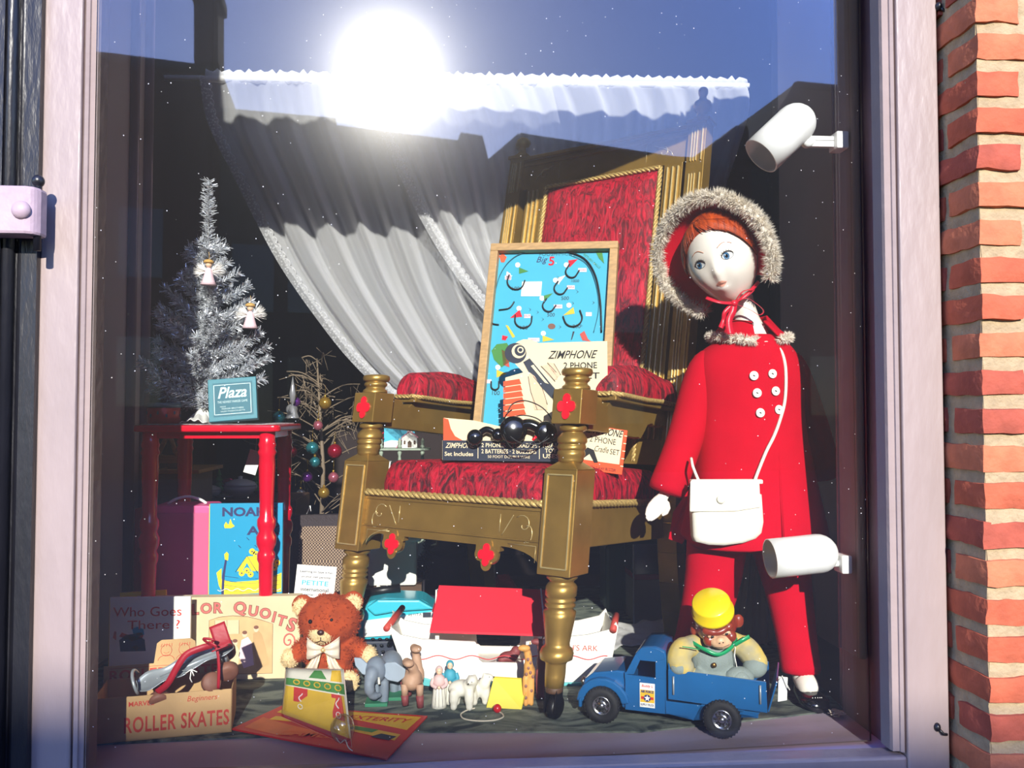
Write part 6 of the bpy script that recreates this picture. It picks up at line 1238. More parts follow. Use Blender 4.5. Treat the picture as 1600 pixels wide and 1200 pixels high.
# yellow ramp board, pull cord
rp0, rp1, rp2, rp3 = gp(760, 1106), gp(815, 1109), pt(823, 1062, .345), pt(772, 1059, .345)
o = MB().m('yellow_board').add([rp0, rp1, pt(823, 1080, .315), rp2, rp3] + [p + V((0, .005, .002)) for p in (rp0, rp1, pt(823, 1080, .315), rp2, rp3)], [(0, 1, 2, 3, 4), (9, 8, 7, 6, 5)] + [(i, (i + 1) % 5, 5 + (i + 1) % 5, 5 + i) for i in range(5)]).build('gangplank', bevel=.001); tag(o, 'flat yellow wooden gangplank board leaning against the ark side', 'toy board')
for v in o.data.vertices: v.co.z = max(v.co.z, .6005)
cs = [gp(x, y) + V((0, 0, .0022)) for x, y in ((742, 1108), (728, 1112), (720, 1118), (726, 1125), (748, 1128), (772, 1127), (786, 1122), (784, 1116), (777, 1113))]
pc = thing('pull_cord', 'looped pale string with a red bead lying on the carpet before the ark', 'string', cs[0]); MB().m('string').tube([p - cs[0] for p in spline(cs, 6)], .0018, 6).build('cord', None, pc); MB().m('bead_red').sph(gp(777, 1114) + V((0, 0, .0105)) - cs[0], .0102).build('bead', None, pc)
# ------------------------------------------------------------------ dexterity game on its card
cc = [gp(362, 1142), gp(440, 1106), gp(668, 1122), gp(604, 1190)]
gc = thing('game_card', 'large red and yellow printed game card lying flat and overhanging the sill', 'game card', (cc[0].x, cc[0].y, .6015)); c0 = gc.location
uu = (cc[2] + cc[3] - cc[0] - cc[1]); uu.z = 0; 
ccl = [V((p.x - c0.x, p.y - c0.y, .0)) for p in (cc[0], cc[3], cc[2], cc[1])]
MB().m('game_red').prism([(p.x, p.y) for p in ccl], .004).build('card', None, gc, bevel=.0006)
q = MB()
def bil(u, v): return ccl[0] * (1 - u) * (1 - v) + ccl[1] * u * (1 - v) + ccl[2] * u * v + ccl[3] * (1 - u) * v
def cpoly(m, P, z=.0042): q.m(m).prism([tuple(bil(*p).xy) for p in P], .0004, T(0, 0, z))
cpoly('game_yellow', [(.06, .72), (.25, .66), (.6, .74), (.96, .62), (.97, .95), (.05, .95)]); cpoly('game_orange', [(.05, .1), (.3, .05), (.5, .3), (.2, .4), (.04, .5)]); cpoly('game_yellow', [(.1, .45), (.45, .5), (.95, .36), (.95, .5), (.5, .62), (.1, .58)], .0046); cpoly('game_green', [(.62, .48), (.78, .46), (.8, .54), (.64, .56)], .005)
cpoly('ink', [(.80, .36), (.92, .34), (.94, .44), (.84, .46)], .0052)
xd = (ccl[1] + ccl[2] - ccl[0] - ccl[3]).normalized()
for s, (u, v), ht in (('ACTION', (.38, .50), .022), ('DEXTERITY', (.7, .80), .024), ('GAMES', (.45, .2), .03)): text(q, s, 'game_red' if v > .4 else 'game_orange', FR(bil(u, v) + V((0, 0, .0054)), (1, -.25, 0), (0, 1, 0)), h=ht, shear=.3, bold=.02)
q.build('card_print', None, gc)
# bubble toy
def dq(px, py, yy): return pt(px, py, yy)
dA, dB, dC, dD = dq(440, 1120, .14), dq(550, 1168, .08), dq(537, 1046, .16), dq(447, 1044, .20)
bt_ = thing('bubble_game', 'small clear plastic bubble puzzle with green, red and yellow insert on the card', 'puzzle', (dA + dB) / 2); bo_ = bt_.location.copy(); bt_.location.z = .6062; bo_ = bt_.location.copy()
P4 = [p - bo_ for p in (dA, dB, dC, dD)]
mn = min(p.z for p in P4)
for p in P4: p.z -= min(0, mn) if False else 0
def bl(u, v, n_=0):
    p = P4[0] * (1 - u) * (1 - v) + P4[1] * u * (1 - v) + P4[2] * u * v + P4[3] * (1 - u) * v; N_ = (P4[1] - P4[0]).cross(P4[3] - P4[0]).normalized(); p = p + N_ * n_ * (1 if N_.y < 0 else -1); p.z = max(p.z, .001); return p
MB().m('paper').grid(lambda u, v: bl(u, v, 0), 8, 8).build('backing', None, bt_, solid=.0015)
q = MB()
def bp_(m, P, n_=.0014): q.m(m).add([bl(x, y, n_) for x, y in P], [tuple(range(len(P)))])
bp_('game_green', [(.02, .80), (.98, .80), (.98, .66), (.02, .66)]); bp_('game_yellow', [(.0, .05), (.98, .02), (.96, .64), (.02, .64)], .0012); bp_('game_red', [(.16, .20), (.38, .20), (.38, .64), (.16, .64)], .002); bp_('game_red', [(.76, .30), (.94, .30), (.92, .64), (.76, .64)], .002); bp_('game_red', [(0, 0), (1, 0), (1, .10), (0, .06)], .0022); bp_('game_green', [(.4, .84), (.5, .97), (.62, .97), (.7, .84)], .002); bp_('game_yellow', [(.76, .82), (.8, .98), (.95, .98), (.95, .82)], .002); bp_('game_orange', [(.4, .3), (.7, .55), (.72, .5), (.46, .24)], .002)
for k in range(5): q.m('game_yellow').tube([bl(.2 + .17 * k + .05 * cos(a), .735 + .04 * sin(a), .003) for a in [i * pi / 5 for i in range(11)]], .0012, 5)
for (u, v) in ((.27, .45), (.85, .5)): q.m('white').tube([bl(u + .03 * cos(a) + .01 * a / 6, v + .1 - .03 * a, .003) for a in [i * .7 for i in range(8)]], .0012, 5); q.tube([bl(u + .035 * cos(a), v - .14 + .04 * sin(a), .003) for a in [i * pi / 5 for i in range(11)]], .0008, 5)
q.build('insert_print', None, bt_, solid=.0004)
def dome(u, v): e = min(u, 1 - u, v, 1 - v); return bl(.0 + u * 1.0, v, .004 + .030 * min(1, e * 9) ** .5)
MB().m('clear_plastic').grid(dome, 20, 20).build('bubble', None, bt_); MB().m('clear_plastic').sph(bl(.92, .18, .02), (.026, .022, .03)).build('ball_cup', None, bt_)
MB().m('white').tube(spline([bl(.8, .03, .012), bl(.86, -.02, .014), bl(.93, .05, .013), bl(.97, -.03, .014), bl(1.02, -.06, .01)], 5), .0011, 5).build('cord', None, bt_)
# ------------------------------------------------------------------ blue toy truck with the monkey
tf, trr_ = gp(942, 1127), gp(1129, 1150); dxt = (trr_ - tf); dxt.z = 0; WB = dxt.length; dxt.normalize(); tang = math.degrees(atan2(dxt.y, dxt.x))
tk = thing('toy_truck', 'blue pressed-steel toy dump truck facing left on the sill', 'toy truck', (tf.x, tf.y, .6005), tang)
s_ = WB / .262
def pz_(P, y0, y1, m, nm, par=tk, bev=.004, seg=3): mb = MB().m(m).prism([(x * s_, z * s_) for x, z in P], (y1 - y0), Matrix(((1, 0, 0, 0), (0, 0, 1, y0), (0, 1, 0, 0), (0, 0, 0, 1)))); return mb.build(nm, None, par, bevel=bev, seg=seg)
TW = .15
def arch(cx, cz, r, a0, a1, n=9): return [(cx + r * cos(R(a0 + (a1 - a0) * i / n)), cz + r * sin(R(a0 + (a1 - a0) * i / n))) for i in range(n + 1)]
hood = [(-.05, .035), (-.052, .06), (-.045, .085), (-.025, .102), (.03, .112), (.055, .112), (.055, .03), (.042, .03)] + arch(0, .036, .040, 0, 180) + [(-.045, .03)]
pz_(hood, .012, TW - .012, 'truck_blue', 'hood', bev=.012)
fen = arch(0, .034, .062, 10, 175) + arch(0, .034, .043, 175, 10); pz_(fen, -.002, .024, 'truck_blue', 'fender', bev=.004); pz_(fen, TW - .024, TW + .002, 'truck_blue', 'fender', bev=.004)
cab = [(.05, .03), (.05, .108), (.074, .155), (.088, .168), (.118, .171), (.136, .164), (.140, .15), (.140, .03)]
wnd = [(.070, .110), (.084, .142), (.118, .142), (.118, .106)]
# cab shell with an open side window
for y0, y1 in ((.004, .010), (TW - .010, TW - .004)):
    for P in ([(.05, .03), (.05, .108), (.118, .106), (.140, .106), (.140, .03)], [(.05, .108), (.070, .110), (.084, .142), (.074, .155)], [(.118, .106), (.140, .106), (.140, .15), (.118, .142)], [(.084, .142), (.118, .142), (.140, .15), (.136, .164), (.118, .171), (.088, .168), (.074, .155)]): pz_(P, y0, y1, 'truck_blue', 'door_panel', bev=.0006, seg=1)
rf_ = MB().m('truck_blue'); pr_ = [(.074, .155), (.088, .168), (.118, .171), (.136, .164), (.140, .15), (.140, .03)]
rf_.grid(lambda u, v: (lambda i, f: ((pr_[i][0] * (1 - f) + pr_[i + 1][0] * f) * s_, .004 + (TW - .008) * v, (pr_[i][1] * (1 - f) + pr_[i + 1][1] * f) * s_))(min(int(u * 5), 4), u * 5 - min(int(u * 5), 4)), 15, 6)
rf_.bx((.05 * s_, .004, .1 * s_), (.054 * s_, TW - .004, .112 * s_)); rf_.bx((.05 * s_, .01, .03 * s_), (.14 * s_, TW - .01, .034 * s_)); rf_.build('cab_roof', None, tk, solid=.002)
q = MB().m('white'); DF_ = FR((.100 * s_, .0032, .067 * s_), (1, 0, 0), (0, 0, 1)); q.bx((-.017, -.027, 0), (.017, .027, .0004), DF_); q.m('game_yellow').bx((-.016, -.016, .0004), (.016, .012, .0007), DF_)
text(q, 'Buddy L', 'game_red', DF_ @ T(0, .020, .0005), h=.008, w=.026, shear=.3, bold=.02); text(q, 'AIR FORCE', 'book_navy', DF_ @ T(0, .0085, .0008), h=.006, w=.029, bold=.05); text(q, 'SUPPLY TRUCK', 'book_navy', DF_ @ T(0, -.021, .0005), h=.005, w=.030, bold=.02)
q.m('game_red').bx((-.014, -.009, .0007), (.014, -.003, .001), DF_); q.m('book_navy').prism([(.008 * cos(a), -.006 + .008 * sin(a)) for a in [i * pi / 8 for i in range(16)]], .0004, DF_ @ T(0, 0, .001)); q.m('white').prism([((.0075 if i % 2 == 0 else .003) * cos(pi / 2 + i * pi / 5), -.006 + (.0075 if i % 2 == 0 else .003) * sin(pi / 2 + i * pi / 5)) for i in range(10)], .0004, DF_ @ T(0, 0, .0015)); q.build('door_decal', None, tk)
pz_([(-.056, .026), (-.056, .045), (-.048, .05), (-.048, .026)], -.004, TW + .004, 'truck_blue', 'bumper', bev=.003)
MB().m('chrome').lathe([(.010, 0), (.011, .004), (.006, .008), (.001, .009)], T(-.048 * s_, .03, .075 * s_) @ RY(-90)).build('headlamp', None, tk)
MB().m('truck_blue').bx((.12 * s_, .03, .034 * s_), (.335 * s_, TW - .03, .056 * s_)).build('chassis', None, tk, bevel=.003)
pz_([(.14, .058), (.34, .056), (.33, .045), (.29, .048)] + arch(.262, .04, .048, 20, 160)[::1] + [(.20, .022), (.185, .03), (.14, .03)], .006, .012, 'truck_blue', 'running_skirt', bev=.001)
# open dump body
BX0, BX1, BZ0, BZ1 = .147, .355, .066, .125
for nm, P, (y0, y1) in (('bed_side', [(BX0, BZ0), (BX1, BZ0 - .006), (BX1 - .002, BZ1 + .0), (BX0, BZ1 + .006)], (-.004, 0)), ('bed_side', [(BX0, BZ0), (BX1, BZ0 - .006), (BX1 - .002, BZ1 + .0), (BX0, BZ1 + .006)], (TW, TW + .004)), ('bed_floor', [(BX0, BZ0), (BX1, BZ0 - .006), (BX1, BZ0), (BX0, BZ0 + .005)], (0, TW)), ('headboard', [(BX0, BZ0), (BX0 + .004, BZ0), (BX0 + .004, BZ1 + .018), (BX0, BZ1 + .018)], (0, TW))): pz_(P, y0, y1, 'truck_blue', nm, bev=.0012, seg=2)
MB().m('truck_blue').add([(x * s_, y, z * s_) for x, z in ((BX1, BZ0 - .004), (BX1 + .018, BZ1 + .002), (BX1 + .021, BZ1), (BX1 + .003, BZ0 - .006)) for y in (.0, TW)], [(0, 1, 3, 2), (2, 3, 5, 4), (4, 5, 7, 6), (6, 7, 1, 0), (0, 2, 4, 6), (1, 7, 5, 3)]).build('tailgate', None, tk, bevel=.001)
for x in (BX0 + .012, BX1 - .014): MB().m('steel').tube([(x * s_, -.0065, (BZ0 + .012) * s_), (x * s_, -.0065, (BZ1 - .008) * s_)], .0022, 6).build('hinge_pin', None, tk)
for x in (0, .262):
    for y, sg in ((-.002, -1), (TW - .0, 1)):
        rw = .0385 * s_; mxw = T(x * s_, y - .006 * (sg < 0) + (.006 if sg > 0 else 0), rw) @ RX(90 if sg < 0 else -90)
        w_ = MB().m('rubber').lathe([(rw * .55, -.012), (rw * .93, -.012), (rw, -.008), (rw, .006), (rw * .93, .010), (rw * .62, .011), (rw * .55, .006)], mxw, 40)
        for k in range(30): a = k * 2 * pi / 30; w_.box((rw * .985 * cos(a), rw * .985 * sin(a), -.001), (.004, .004, .016), mxw)
        wo_ = w_.build('wheel', None, tk); hcp = MB().m('chrome').lathe([(rw * .56, .002), (rw * .56, .008), (rw * .48, .009), (rw * .44, .006), (rw * .2, .008), (rw * .18, .012), (.001, .013)], mxw, 30); hcp.m('black')
        for k in range(10): a = k * 2 * pi / 10; hcp.sph((rw * .34 * cos(a), rw * .34 * sin(a), .0078), (rw * .055, rw * .055, .001), mxw, 8, 5)
        hcp.build('hub', None, wo_)
    MB().m('steel').tube([(x * s_, .0, .0385 * s_), (x * s_, TW, .0385 * s_)], .003, 6).build('axle', None, tk)
MB().m('white').add([V(p) for p in ((.376 * s_, .0, .085 * s_), (.394 * s_, .01, .087 * s_), (.396 * s_, .01, .135 * s_), (.378 * s_, .0, .138 * s_))], [(0, 1, 2, 3)]).tube([(.378 * s_, 0, .13 * s_), (.385 * s_, 0, .14 * s_), (.400 * s_, 0, .112 * s_)], .001, 4).build('price_tag', None, tk, solid=.0008)
# monkey, in truck-independent space
TM = T(tf.x, tf.y, .6005) @ RZ(tang); mp_ = TM @ V((.245 * s_, TW * .5, (BZ0 + .006) * s_)); mk_ = thing('toy_monkey', 'toy monkey in yellow pillbox hat and grey vest sitting in the truck bed', 'stuffed toy', mp_)
km = mpp(mp_.y)
my = pt(1113, 1052, mp_.y); 
def m_(px, py, dy=0): p = pt(px, py, mp_.y) - mp_; return V((p.x, dy, p.z))
bb = MB().m('cloth_grey'); blobs(bb, [('s', m_(1113, 1030), (.052, .042, .048)), ('s', m_(1113, 1052), (.05, .045, .03)), ('c', [m_(1100, 1056, -.01), m_(1080, 1052, -.03)], [.024, .02]), ('c', [m_(1128, 1056, -.01), m_(1146, 1054, -.04)], [.028, .027])]); bb.build('body', None, mk_, remesh=.003)
for s, P, R_ in ((-1, [m_(1084, 1008, -.0), m_(1064, 1014, -.01), m_(1056, 1028, -.02), m_(1064, 1036, -.03)], [.024, .027, .027, .022]), (1, [m_(1146, 1004), m_(1164, 1012, -.01), m_(1176, 1030, -.02)], [.024, .028, .027])):
    blobs(MB().m('cloth_yellow'), [('c', P, R_)]).build('arm', None, mk_, remesh=.003)
MB().m('cloth_grey').sph(m_(1172, 1036, -.03), (.028, .022, .024)).build('paw', None, mk_); MB().m('cloth_grey').sph(m_(1057, 1036, -.03), (.024, .02, .018)).build('paw', None, mk_)
MB().m('cloth_yellow').sph(m_(1075, 1050, -.028), (.024, .018, .018)).build('foot', None, mk_); MB().m('cloth_grey').sph(m_(1146, 1050, -.038), (.034, .022, .024)).build('foot', None, mk_)
hd = MB().m('monkey_brown'); hc_ = m_(1116, 972, -.01); HK = T(hc_) @ Matrix.Rotation(R(-14), 4, 'Y') @ RZ(-12) @ RX(8)
hh = blobs(MB().m('monkey_brown'), [('s', HK @ V((0, 0, 0)), (.047, .045, .050)), ('s', HK @ V((.052, .005, -.008)), (.012, .008, .016)), ('s', HK @ V((-.050, .005, -.008)), (.010, .008, .016)), ('c', [HK @ V((-.026, -.040, .006)), HK @ V((0, -.047, .0)), HK @ V((.026, -.040, .006))], [.010, .008, .010]), ('s', HK @ V((-.024, -.035, -.02)), .014), ('s', HK @ V((.024, -.035, -.02)), .014)]).build('head', None, mk_, remesh=.0028)
mz_ = blobs(MB().m('muzzle'), [('s', HK @ V((0, -.038, -.026)), (.026, .020, .017)), ('s', HK @ V((0, -.052, -.018)), (.011, .008, .009))]).build('muzzle', None, mk_, remesh=.0024)
e = MB()
for s in (-1, 1): e.m('muzzle').sph((s * .016, -.0475, -.005), (.010, .003, .005), HK, 12, 8); e.m('black').sph((s * .016, -.0505, -.006), (.004, .0015, .0028), HK, 8, 6); e.sph((s * .004, -.0600, -.019), (.0018, .001, .0015), HK, 6, 4)
e.m('black').tube([HK @ V((x, -.0585 + abs(x) * .35, -.030 - .001 * cos(x * 90))) for x in [-.016 + .004 * i for i in range(9)]], .0006, 4); e.build('face', None, mk_)
HT_ = HK @ T(0, -.010, .030) @ RX(26); MB().m('hat_yellow').lathe([(.047, 0), (.0475, .010), (.044, .012), (.043, .034), (.040, .038), (.001, .039)], HT_, 36).build('hat', None, mk_)
gr = MB().m('green_ribbon'); nk_ = m_(1112, 1000, -.04); band([m_(1078, 1000, -.02), m_(1092, 1006, -.046), m_(1112, 1012, -.054), m_(1134, 1002, -.044), m_(1146, 992, -.02)], .008, (0, -1, 0), gr); band([m_(1138, 1000, -.042), m_(1148, 992, -.048), m_(1160, 986, -.046)], .009, (0, -1, 0), gr); band([m_(1084, 1006, -.046), m_(1070, 1002, -.054), m_(1056, 1000, -.054)], .0022, (0, -1, 0), gr); gr.build('ribbon', None, mk_, solid=.0008)
MB().m('brass').sph(m_(1106, 1030, -.046), (.006, .004, .006)).build('vest_button', None, mk_); MB().m('white').tube([m_(1145, 1002, -.018), m_(1140, 1018, -.034), m_(1142, 1034, -.04)], .0012, 5).build('vest_piping', None, mk_)
# twine scrap by the shoe
tws = MB().m('string'); rq = random.Random(9); g0 = gp(1306, 1118)
for k in range(9): tws.tube(spline([g0 + V((rq.uniform(-.02, .02), rq.uniform(-.015, .02), .003 + rq.uniform(0, .01))) for _ in range(4)], 5), .0013, 5)
tag(tws.build('twine'), 'small tangle of pale twine beside the black shoe at the carpet corner', 'twine')
# ------------------------------------------------------------------ things further back
def at(px, py, y, z=None): p = pt(px, py, y); return V((p.x, p.y, FZ if z is None else z))
PZ = Matrix(((1, 0, 0, 0), (0, 0, 1, 0), (0, 1, 0, 0), (0, 0, 0, 1)))
# brown typewriter/record case with houndstooth front
o0 = at(450, 960, 1.06); cs_ = thing('portable_speaker_case', 'dark portable case with brown houndstooth cloth front leaning behind the bear', 'case', o0, -14)
h_c = pt(470, 806, 1.06).z - FZ; wC = .33
CMx = RX(-5) @ RY(-2); MB().m('case_dark').prism([(x + wC / 2, z + h_c / 2) for x, z in rrect(wC, h_c, .02)], .11, CMx @ PZ).build('body', None, cs_, bevel=.004)
MB().m('weave').prism([(x + wC / 2 + .008, z + h_c / 2 - .012) for x, z in rrect(wC - .055, h_c - .05, .02)], .004, CMx @ PZ @ T(0, 0, -.004)).build('cloth_front', None, cs_)
MB().m('steel').bx((-.002, -.006, .02), (.006, 0, h_c - .02), CMx).bx((wC - .012, -.006, .02), (wC - .002, 0, h_c - .02), CMx).build('metal_edge', None, cs_)
MB().m('chrome').tube(spline([(.045, .03, h_c), (.055, .03, h_c + .02), (.058, .03, h_c + .03), (.062, .03, h_c + .008)], 4), .004, 6, CMx).build('latch', None, cs_)
# leaflet
o0 = pt(490, 935, .66); lf = thing('typewriter_leaflet', 'small white leaflet with turquoise word standing behind the bear', 'leaflet', o0)
LF = FR(V((0, 0, 0)), (1, .1, -.1), (-.16, 0, 1)); lw_, lh = .108, .100; MB().m('white').bx((-lw_ / 2, -.04, -.002), (lw_ / 2, lh - .01, 0), LF).build('sheet', None, lf)
q = MB(); 
for s, y, h, w, m in (('Learning to type is fun', .078, .008, .088, 'ink'), ('on your own personal', .064, .008, .080, 'ink'), ('PETITE', .048, .013, .072, 'aqua'), ('international', .030, .010, .075, 'ink_black'), ('typewriter', .015, .008, .040, 'ink')): text(q, s, m, LF @ T(0 if w > .05 else -.02, y - .006, .0004), h=h, w=w, bold=.012)
q.m('ink_black').tube([LF @ V((.026 + .013 * cos(a), .002 + .013 * sin(a), .0008)) for a in [i * pi / 8 for i in range(17)]], .0007, 4); q.build('leaflet_print', None, lf)
# turquoise and white toy typewriter
YY = .74; t0, t1 = pt(556, 1000, YY), pt(692, 1000, YY); ty_ = thing('toy_typewriter', 'turquoise and white toy typewriter between the throne leg and the ark', 'typewriter', (t0.x, YY, FZ)); tw_ = (t1 - t0).x
def ty(px, py, dy=0): p = pt(px, py, YY); return V((p.x - t0.x, dy, p.z - FZ))
def slab(P, y0, y1, m, nm, bev=.004): mb = MB().m(m); A = [ty(x, y) for x, y in P]; n = len(A); mb.add([V((a.x, y0, a.z)) for a in A] + [V((a.x, y1, a.z)) for a in A], [tuple(range(n)), tuple(reversed(range(n, 2 * n)))] + [(i, (i + 1) % n, n + (i + 1) % n, n + i) for i in range(n)]); return mb.build(nm, None, ty_, bevel=bev)
slab([(558, 1004), (556, 985), (572, 944), (600, 938), (660, 940), (686, 960), (698, 985), (700, 1004)], .02, .155, 'aqua', 'body', .012)
slab([(568, 972), (690, 956), (694, 990), (566, 998)], .012, .022, 'white', 'front_plate', .003)
slab([(572, 950), (590, 938), (655, 938), (680, 952), (620, 956), (585, 962)], .0, .024, 'aqua', 'top_cover', .005)
MB().m('ink').bx(ty(560, 1040, .03), ty(700, 1004, .155)).build('base', None, ty_, bevel=.006)
MB().m('black').tube([ty(562, 938, .1), ty(622, 930, .1)], .012, 12).tube([ty(556, 938, .1), ty(562, 938, .1)], .016, 12).build('roller', None, ty_)
k2 = MB().m('black')
for r_ in range(3):
    for c_ in range(9): k2.sph(ty(582 + c_ * 11 + r_ * 3, 1000 + r_ * 8, .012 - .012 * r_), (.006, .005, .003), n=8, k=5)
k2.build('keys', None, ty_)
q = MB(); p = ty(655, 962, .011); q.m('ink').bx((p.x + .010, .0105, p.z - .008), (p.x + .034, .012, p.z + .006)); text(q, 'PETITA', 'ink_black', FR((p.x - .012, .0112, p.z), (1, 0, .07), (0, 0, 1)), h=.008, w=.038); q.build('name_plate', None, ty_)
# white lidded bin, crumpled paper, dark bell-shaped thing
YB_ = .955; b0, b1 = at(572, 985, YB_), at(658, 985, YB_); bw = (b1 - b0).x; zt = pt(600, 836, YB_).z - FZ; zb2 = pt(600, 916, YB_).z - FZ
bn_ = thing('enamel_bin', 'white box with rounded overhanging lid seen under the throne seat', 'box', (b0.x, YB_, FZ)); MB().m('wood_dark').bx((.0, .02, 0), (bw, .08, zb2)).build('stand', None, bn_); MB().m('white').bx((.005, 0, zb2), (bw - .015, .085, zt - .02)).build('body', None, bn_, bevel=.008); MB().m('white').bx((-.006, -.01, zt - .022), (bw, .09, zt)).build('lid', None, bn_, bevel=.008, seg=3)
pc_ = at(628, 960, .905); rq = random.Random(8)
o = MB().m('paper').grid(lambda u, v: (pc_.x - .08 + .14 * u, pc_.y + .02 * sin(u * 7 + v * 5) * .4 + .03 * v, FZ + .003 + .17 * v * (1 - .4 * u) + .012 * mnoise.noise(V((u * 6, v * 6, 3)))), 20, 16).build('crumpled_paper', solid=.001); tag(o, 'crumpled white paper sheet standing behind the turquoise typewriter', 'paper')
for p_ in o.data.polygons: p_.use_smooth = False
bc = at(700, 1000, 1.32); bh = pt(690, 836, 1.32).z - FZ; r_ = .135
bell = thing('dark_bell_shade', 'large dark purple bell-shaped metal shade behind the red ark roof', 'lamp shade', bc)
MB().m('dark_purple').lathe([(r_ * 1.1, 0), (r_ * 1.02, bh * .12), (r_ * .62, bh * .72), (r_ * .52, bh * .76), (r_ * .54, bh * .78), (r_ * .5, bh * .86), (r_ * .33, bh * .88), (r_ * .3, bh * 1.0), (.001, bh)], I4, 36).build('shade', None, bell)
MB().m('brass').tube([(r_ * .3, -.05, bh * .93), (r_ * .55, -.09, bh * .93)], .008, 8).sph((r_ * .58, -.095, bh * .93), .014, n=12, k=8).build('knob', None, bell)
fb = pt(662, 905, 1.0); ft = pt(668, 840, 1.0); ff = MB().m('feather_black'); PP = [fb.lerp(ft, i / 20) for i in range(21)]; ff.tube(PP, .006, 6); hair(ff, PP, [V((-1, -.2, .3))] * 10 + [V((.4, -1, .3))] * 11, 900, .030, .0016, 3, .6); ff.tube([V((fb.x, fb.y, FZ)), fb], .004, 6); tag(ff.build('feather_duster'), 'black feathery duster standing between the white box and the dark shade', 'duster')
def simple(nm, lab, cat, px0, py0, px1, py1, y, dep, m, bev=.003, floor=True, grp=None):
    a, c = pt(px0, py1, y), pt(px1, py0, y); zb_ = FZ if floor else a.z; o_ = MB().m(m).bx((a.x, y, zb_), (c.x, y + dep, c.z)).build(nm, bevel=bev); return tag(o_, lab, cat, grp)
simple('mint_box', 'pale mint box seen under the throne rail right of the dark shade', 'box', 704, 838, 752, 866, 1.48, .12, 'mint'); simple('green_box', 'dark green box under the throne rail below the pale mint one', 'box', 712, 862, 775, 905, 1.40, .06, 'dark_green')
bs0 = at(800, 990, 1.2); st_ = thing('striped_toy_house', 'small white toy with stacked red top beside the red ark roof', 'toy', bs0); zt_ = pt(800, 906, 1.2).z - FZ; zl = pt(800, 925, 1.2).z - FZ; zk = pt(772, 872, 1.2).z - FZ
MB().m('white').bx((-.06, 0, 0), (.02, .1, zl + .006)).build('base', None, st_); MB().m('ark_red').prism([(-.06, zl + .006), (.02, zl + .006), (-.005, zt_), (-.045, zt_)], .1, PZ).build('top', None, st_); MB().m('white').bx((-.066, 0, zl), (-.058, .008, zk)).build('pole', None, st_)
# items at the right under the arm: dark green case, grey panel with red band
simple('green_suitcase', 'dark green upright case seen under the right side of the throne', 'case', 947, 852, 992, 960, 1.25, .14, 'dark_green', .012)
g0, g1 = at(991, 1015, 1.08), at(1072, 1015, 1.08); gp_ = thing('toy_stove', 'grey metal panel with a dark window top and dark red band under the throne', 'toy cabinet', (g0.x, 1.08, FZ)); gw_ = (g1 - g0).x; z1, z2, z3 = [pt(1030, y, 1.08).z - FZ for y in (905, 897, 850)]
MB().m('grey_panel').prism([(0, 0), (gw_, 0), (gw_, z1), (0, z1)], .14, PZ).build('body', None, gp_, bevel=.003); MB().m('maroon').bx((-.001, -.004, z1), (gw_, .14, z2)).build('band', None, gp_); wd_ = MB().m('black_gloss').bx((0, 0, z2), (gw_, .14, z3)); wd_.m('steel').bx((-.004, -.005, 0), (.0, .0, z3)); wd_.build('window_top', None, gp_)
# satin net lying at the back of the floor and hanging behind the mannequin
o = MB().m('satin_net').grid(lambda u, v: (lambda a, b_: a.lerp(b_, v) + V((0, .02 * sin(u * 30 + v * 4) + .01 * sin(u * 71), .004 + .006 * sin(u * 23 + v * 11) ** 2)))(at(900, 1040, .78) * (1 - u) + at(1250, 1040, .80) * u, V((0, 0, 0)) + (V((*pt(905, 975, .95).xy, FZ + .03)) * (1 - u) + V((*pt(1250, 975, .95).xy, FZ + .04)) * u)), 90, 12).build('lace_cloth', solid=.001); tag(o, 'crumpled white lace cloth lying on the floor behind the ark and truck', 'cloth')
fold = lambda u, v, s=1: .022 * sin(u * 2 * pi * 5 + v * 1.5) + .008 * sin(u * 2 * pi * 13 + v * 4)
c1, c2, c3, c4 = pt(1162, 800, .82), pt(1200, 800, .82), pt(1225, 1050, .80), pt(1120, 1050, .80)
for c_ in (c3, c4): c_.z = FZ + .006
o = MB().m('satin_net').grid(lambda u, v: (c1 * (1 - u) + c2 * u).lerp(c4 * (1 - u) + c3 * u, v) + V((0, fold(u, v) * (.4 + v * .6), 0)), 60, 40).build('hanging_drape'); 
tag(o, 'grey-white satin curtain end hanging between the red trouser legs', 'curtain'); lb_ = MB().m('lace').tube([c2.lerp(c3, t / 80) + V((.006 * abs(sin(t * .8)), -.012 + fold(1, t / 80), 0)) for t in range(81)], .004, 5).build('lace_edge', None, o)


# little mint shelf with white house, pictured sky card, ribbon
SY = 1.62; sa, sb_ = pt(581, 701, SY), pt(672, 701, SY); shf = thing('spindle_shelf', 'small mint painted spindle shelf seen between throne arm and seat', 'shelf', (sa.x, SY, sa.z)); sw_ = (sb_ - sa).x
MB().m('shelf_green').prism([(x + sw_ / 2, y + .06) for x, y in rrect(sw_, .12, .03)], .007, T(0, 0, -.007)).build('shelf_board', None, shf); MB().m('shelf_green').prism([(x + sw_ / 2, y + .06) for x, y in rrect(sw_, .12, .03)], .007, T(0, 0, -.17)).build('shelf_board', None, shf)
sp_f = [(.006, 0), (.009, .006), (.005, .014), (.008, .03), (.0095, .045), (.006, .062), (.008, .07), (.005, .078), (.008, .09), (.005, .1)]
for px in (595, 624, 660): x = pt(px, 701, SY).x - sa.x; MB().m('shelf_green').lathe([(r, -.007 - .163 * z / .1) for r, z in sp_f], T(x, .015, 0), 14).build('spindle', None, shf); MB().m('shelf_green').lathe([(.007, 0), (.0095, .008), (.005, .016), (.008, .024), (.005, .034), (.001, .042)], T(x, .015, 0), 14).build('finial', None, shf)
MB().m('shelf_green').bx((.01, .1, -FZ * 0 - (sa.z - FZ)), (sw_ - .01, .115, -.17)).build('back_support', None, shf)
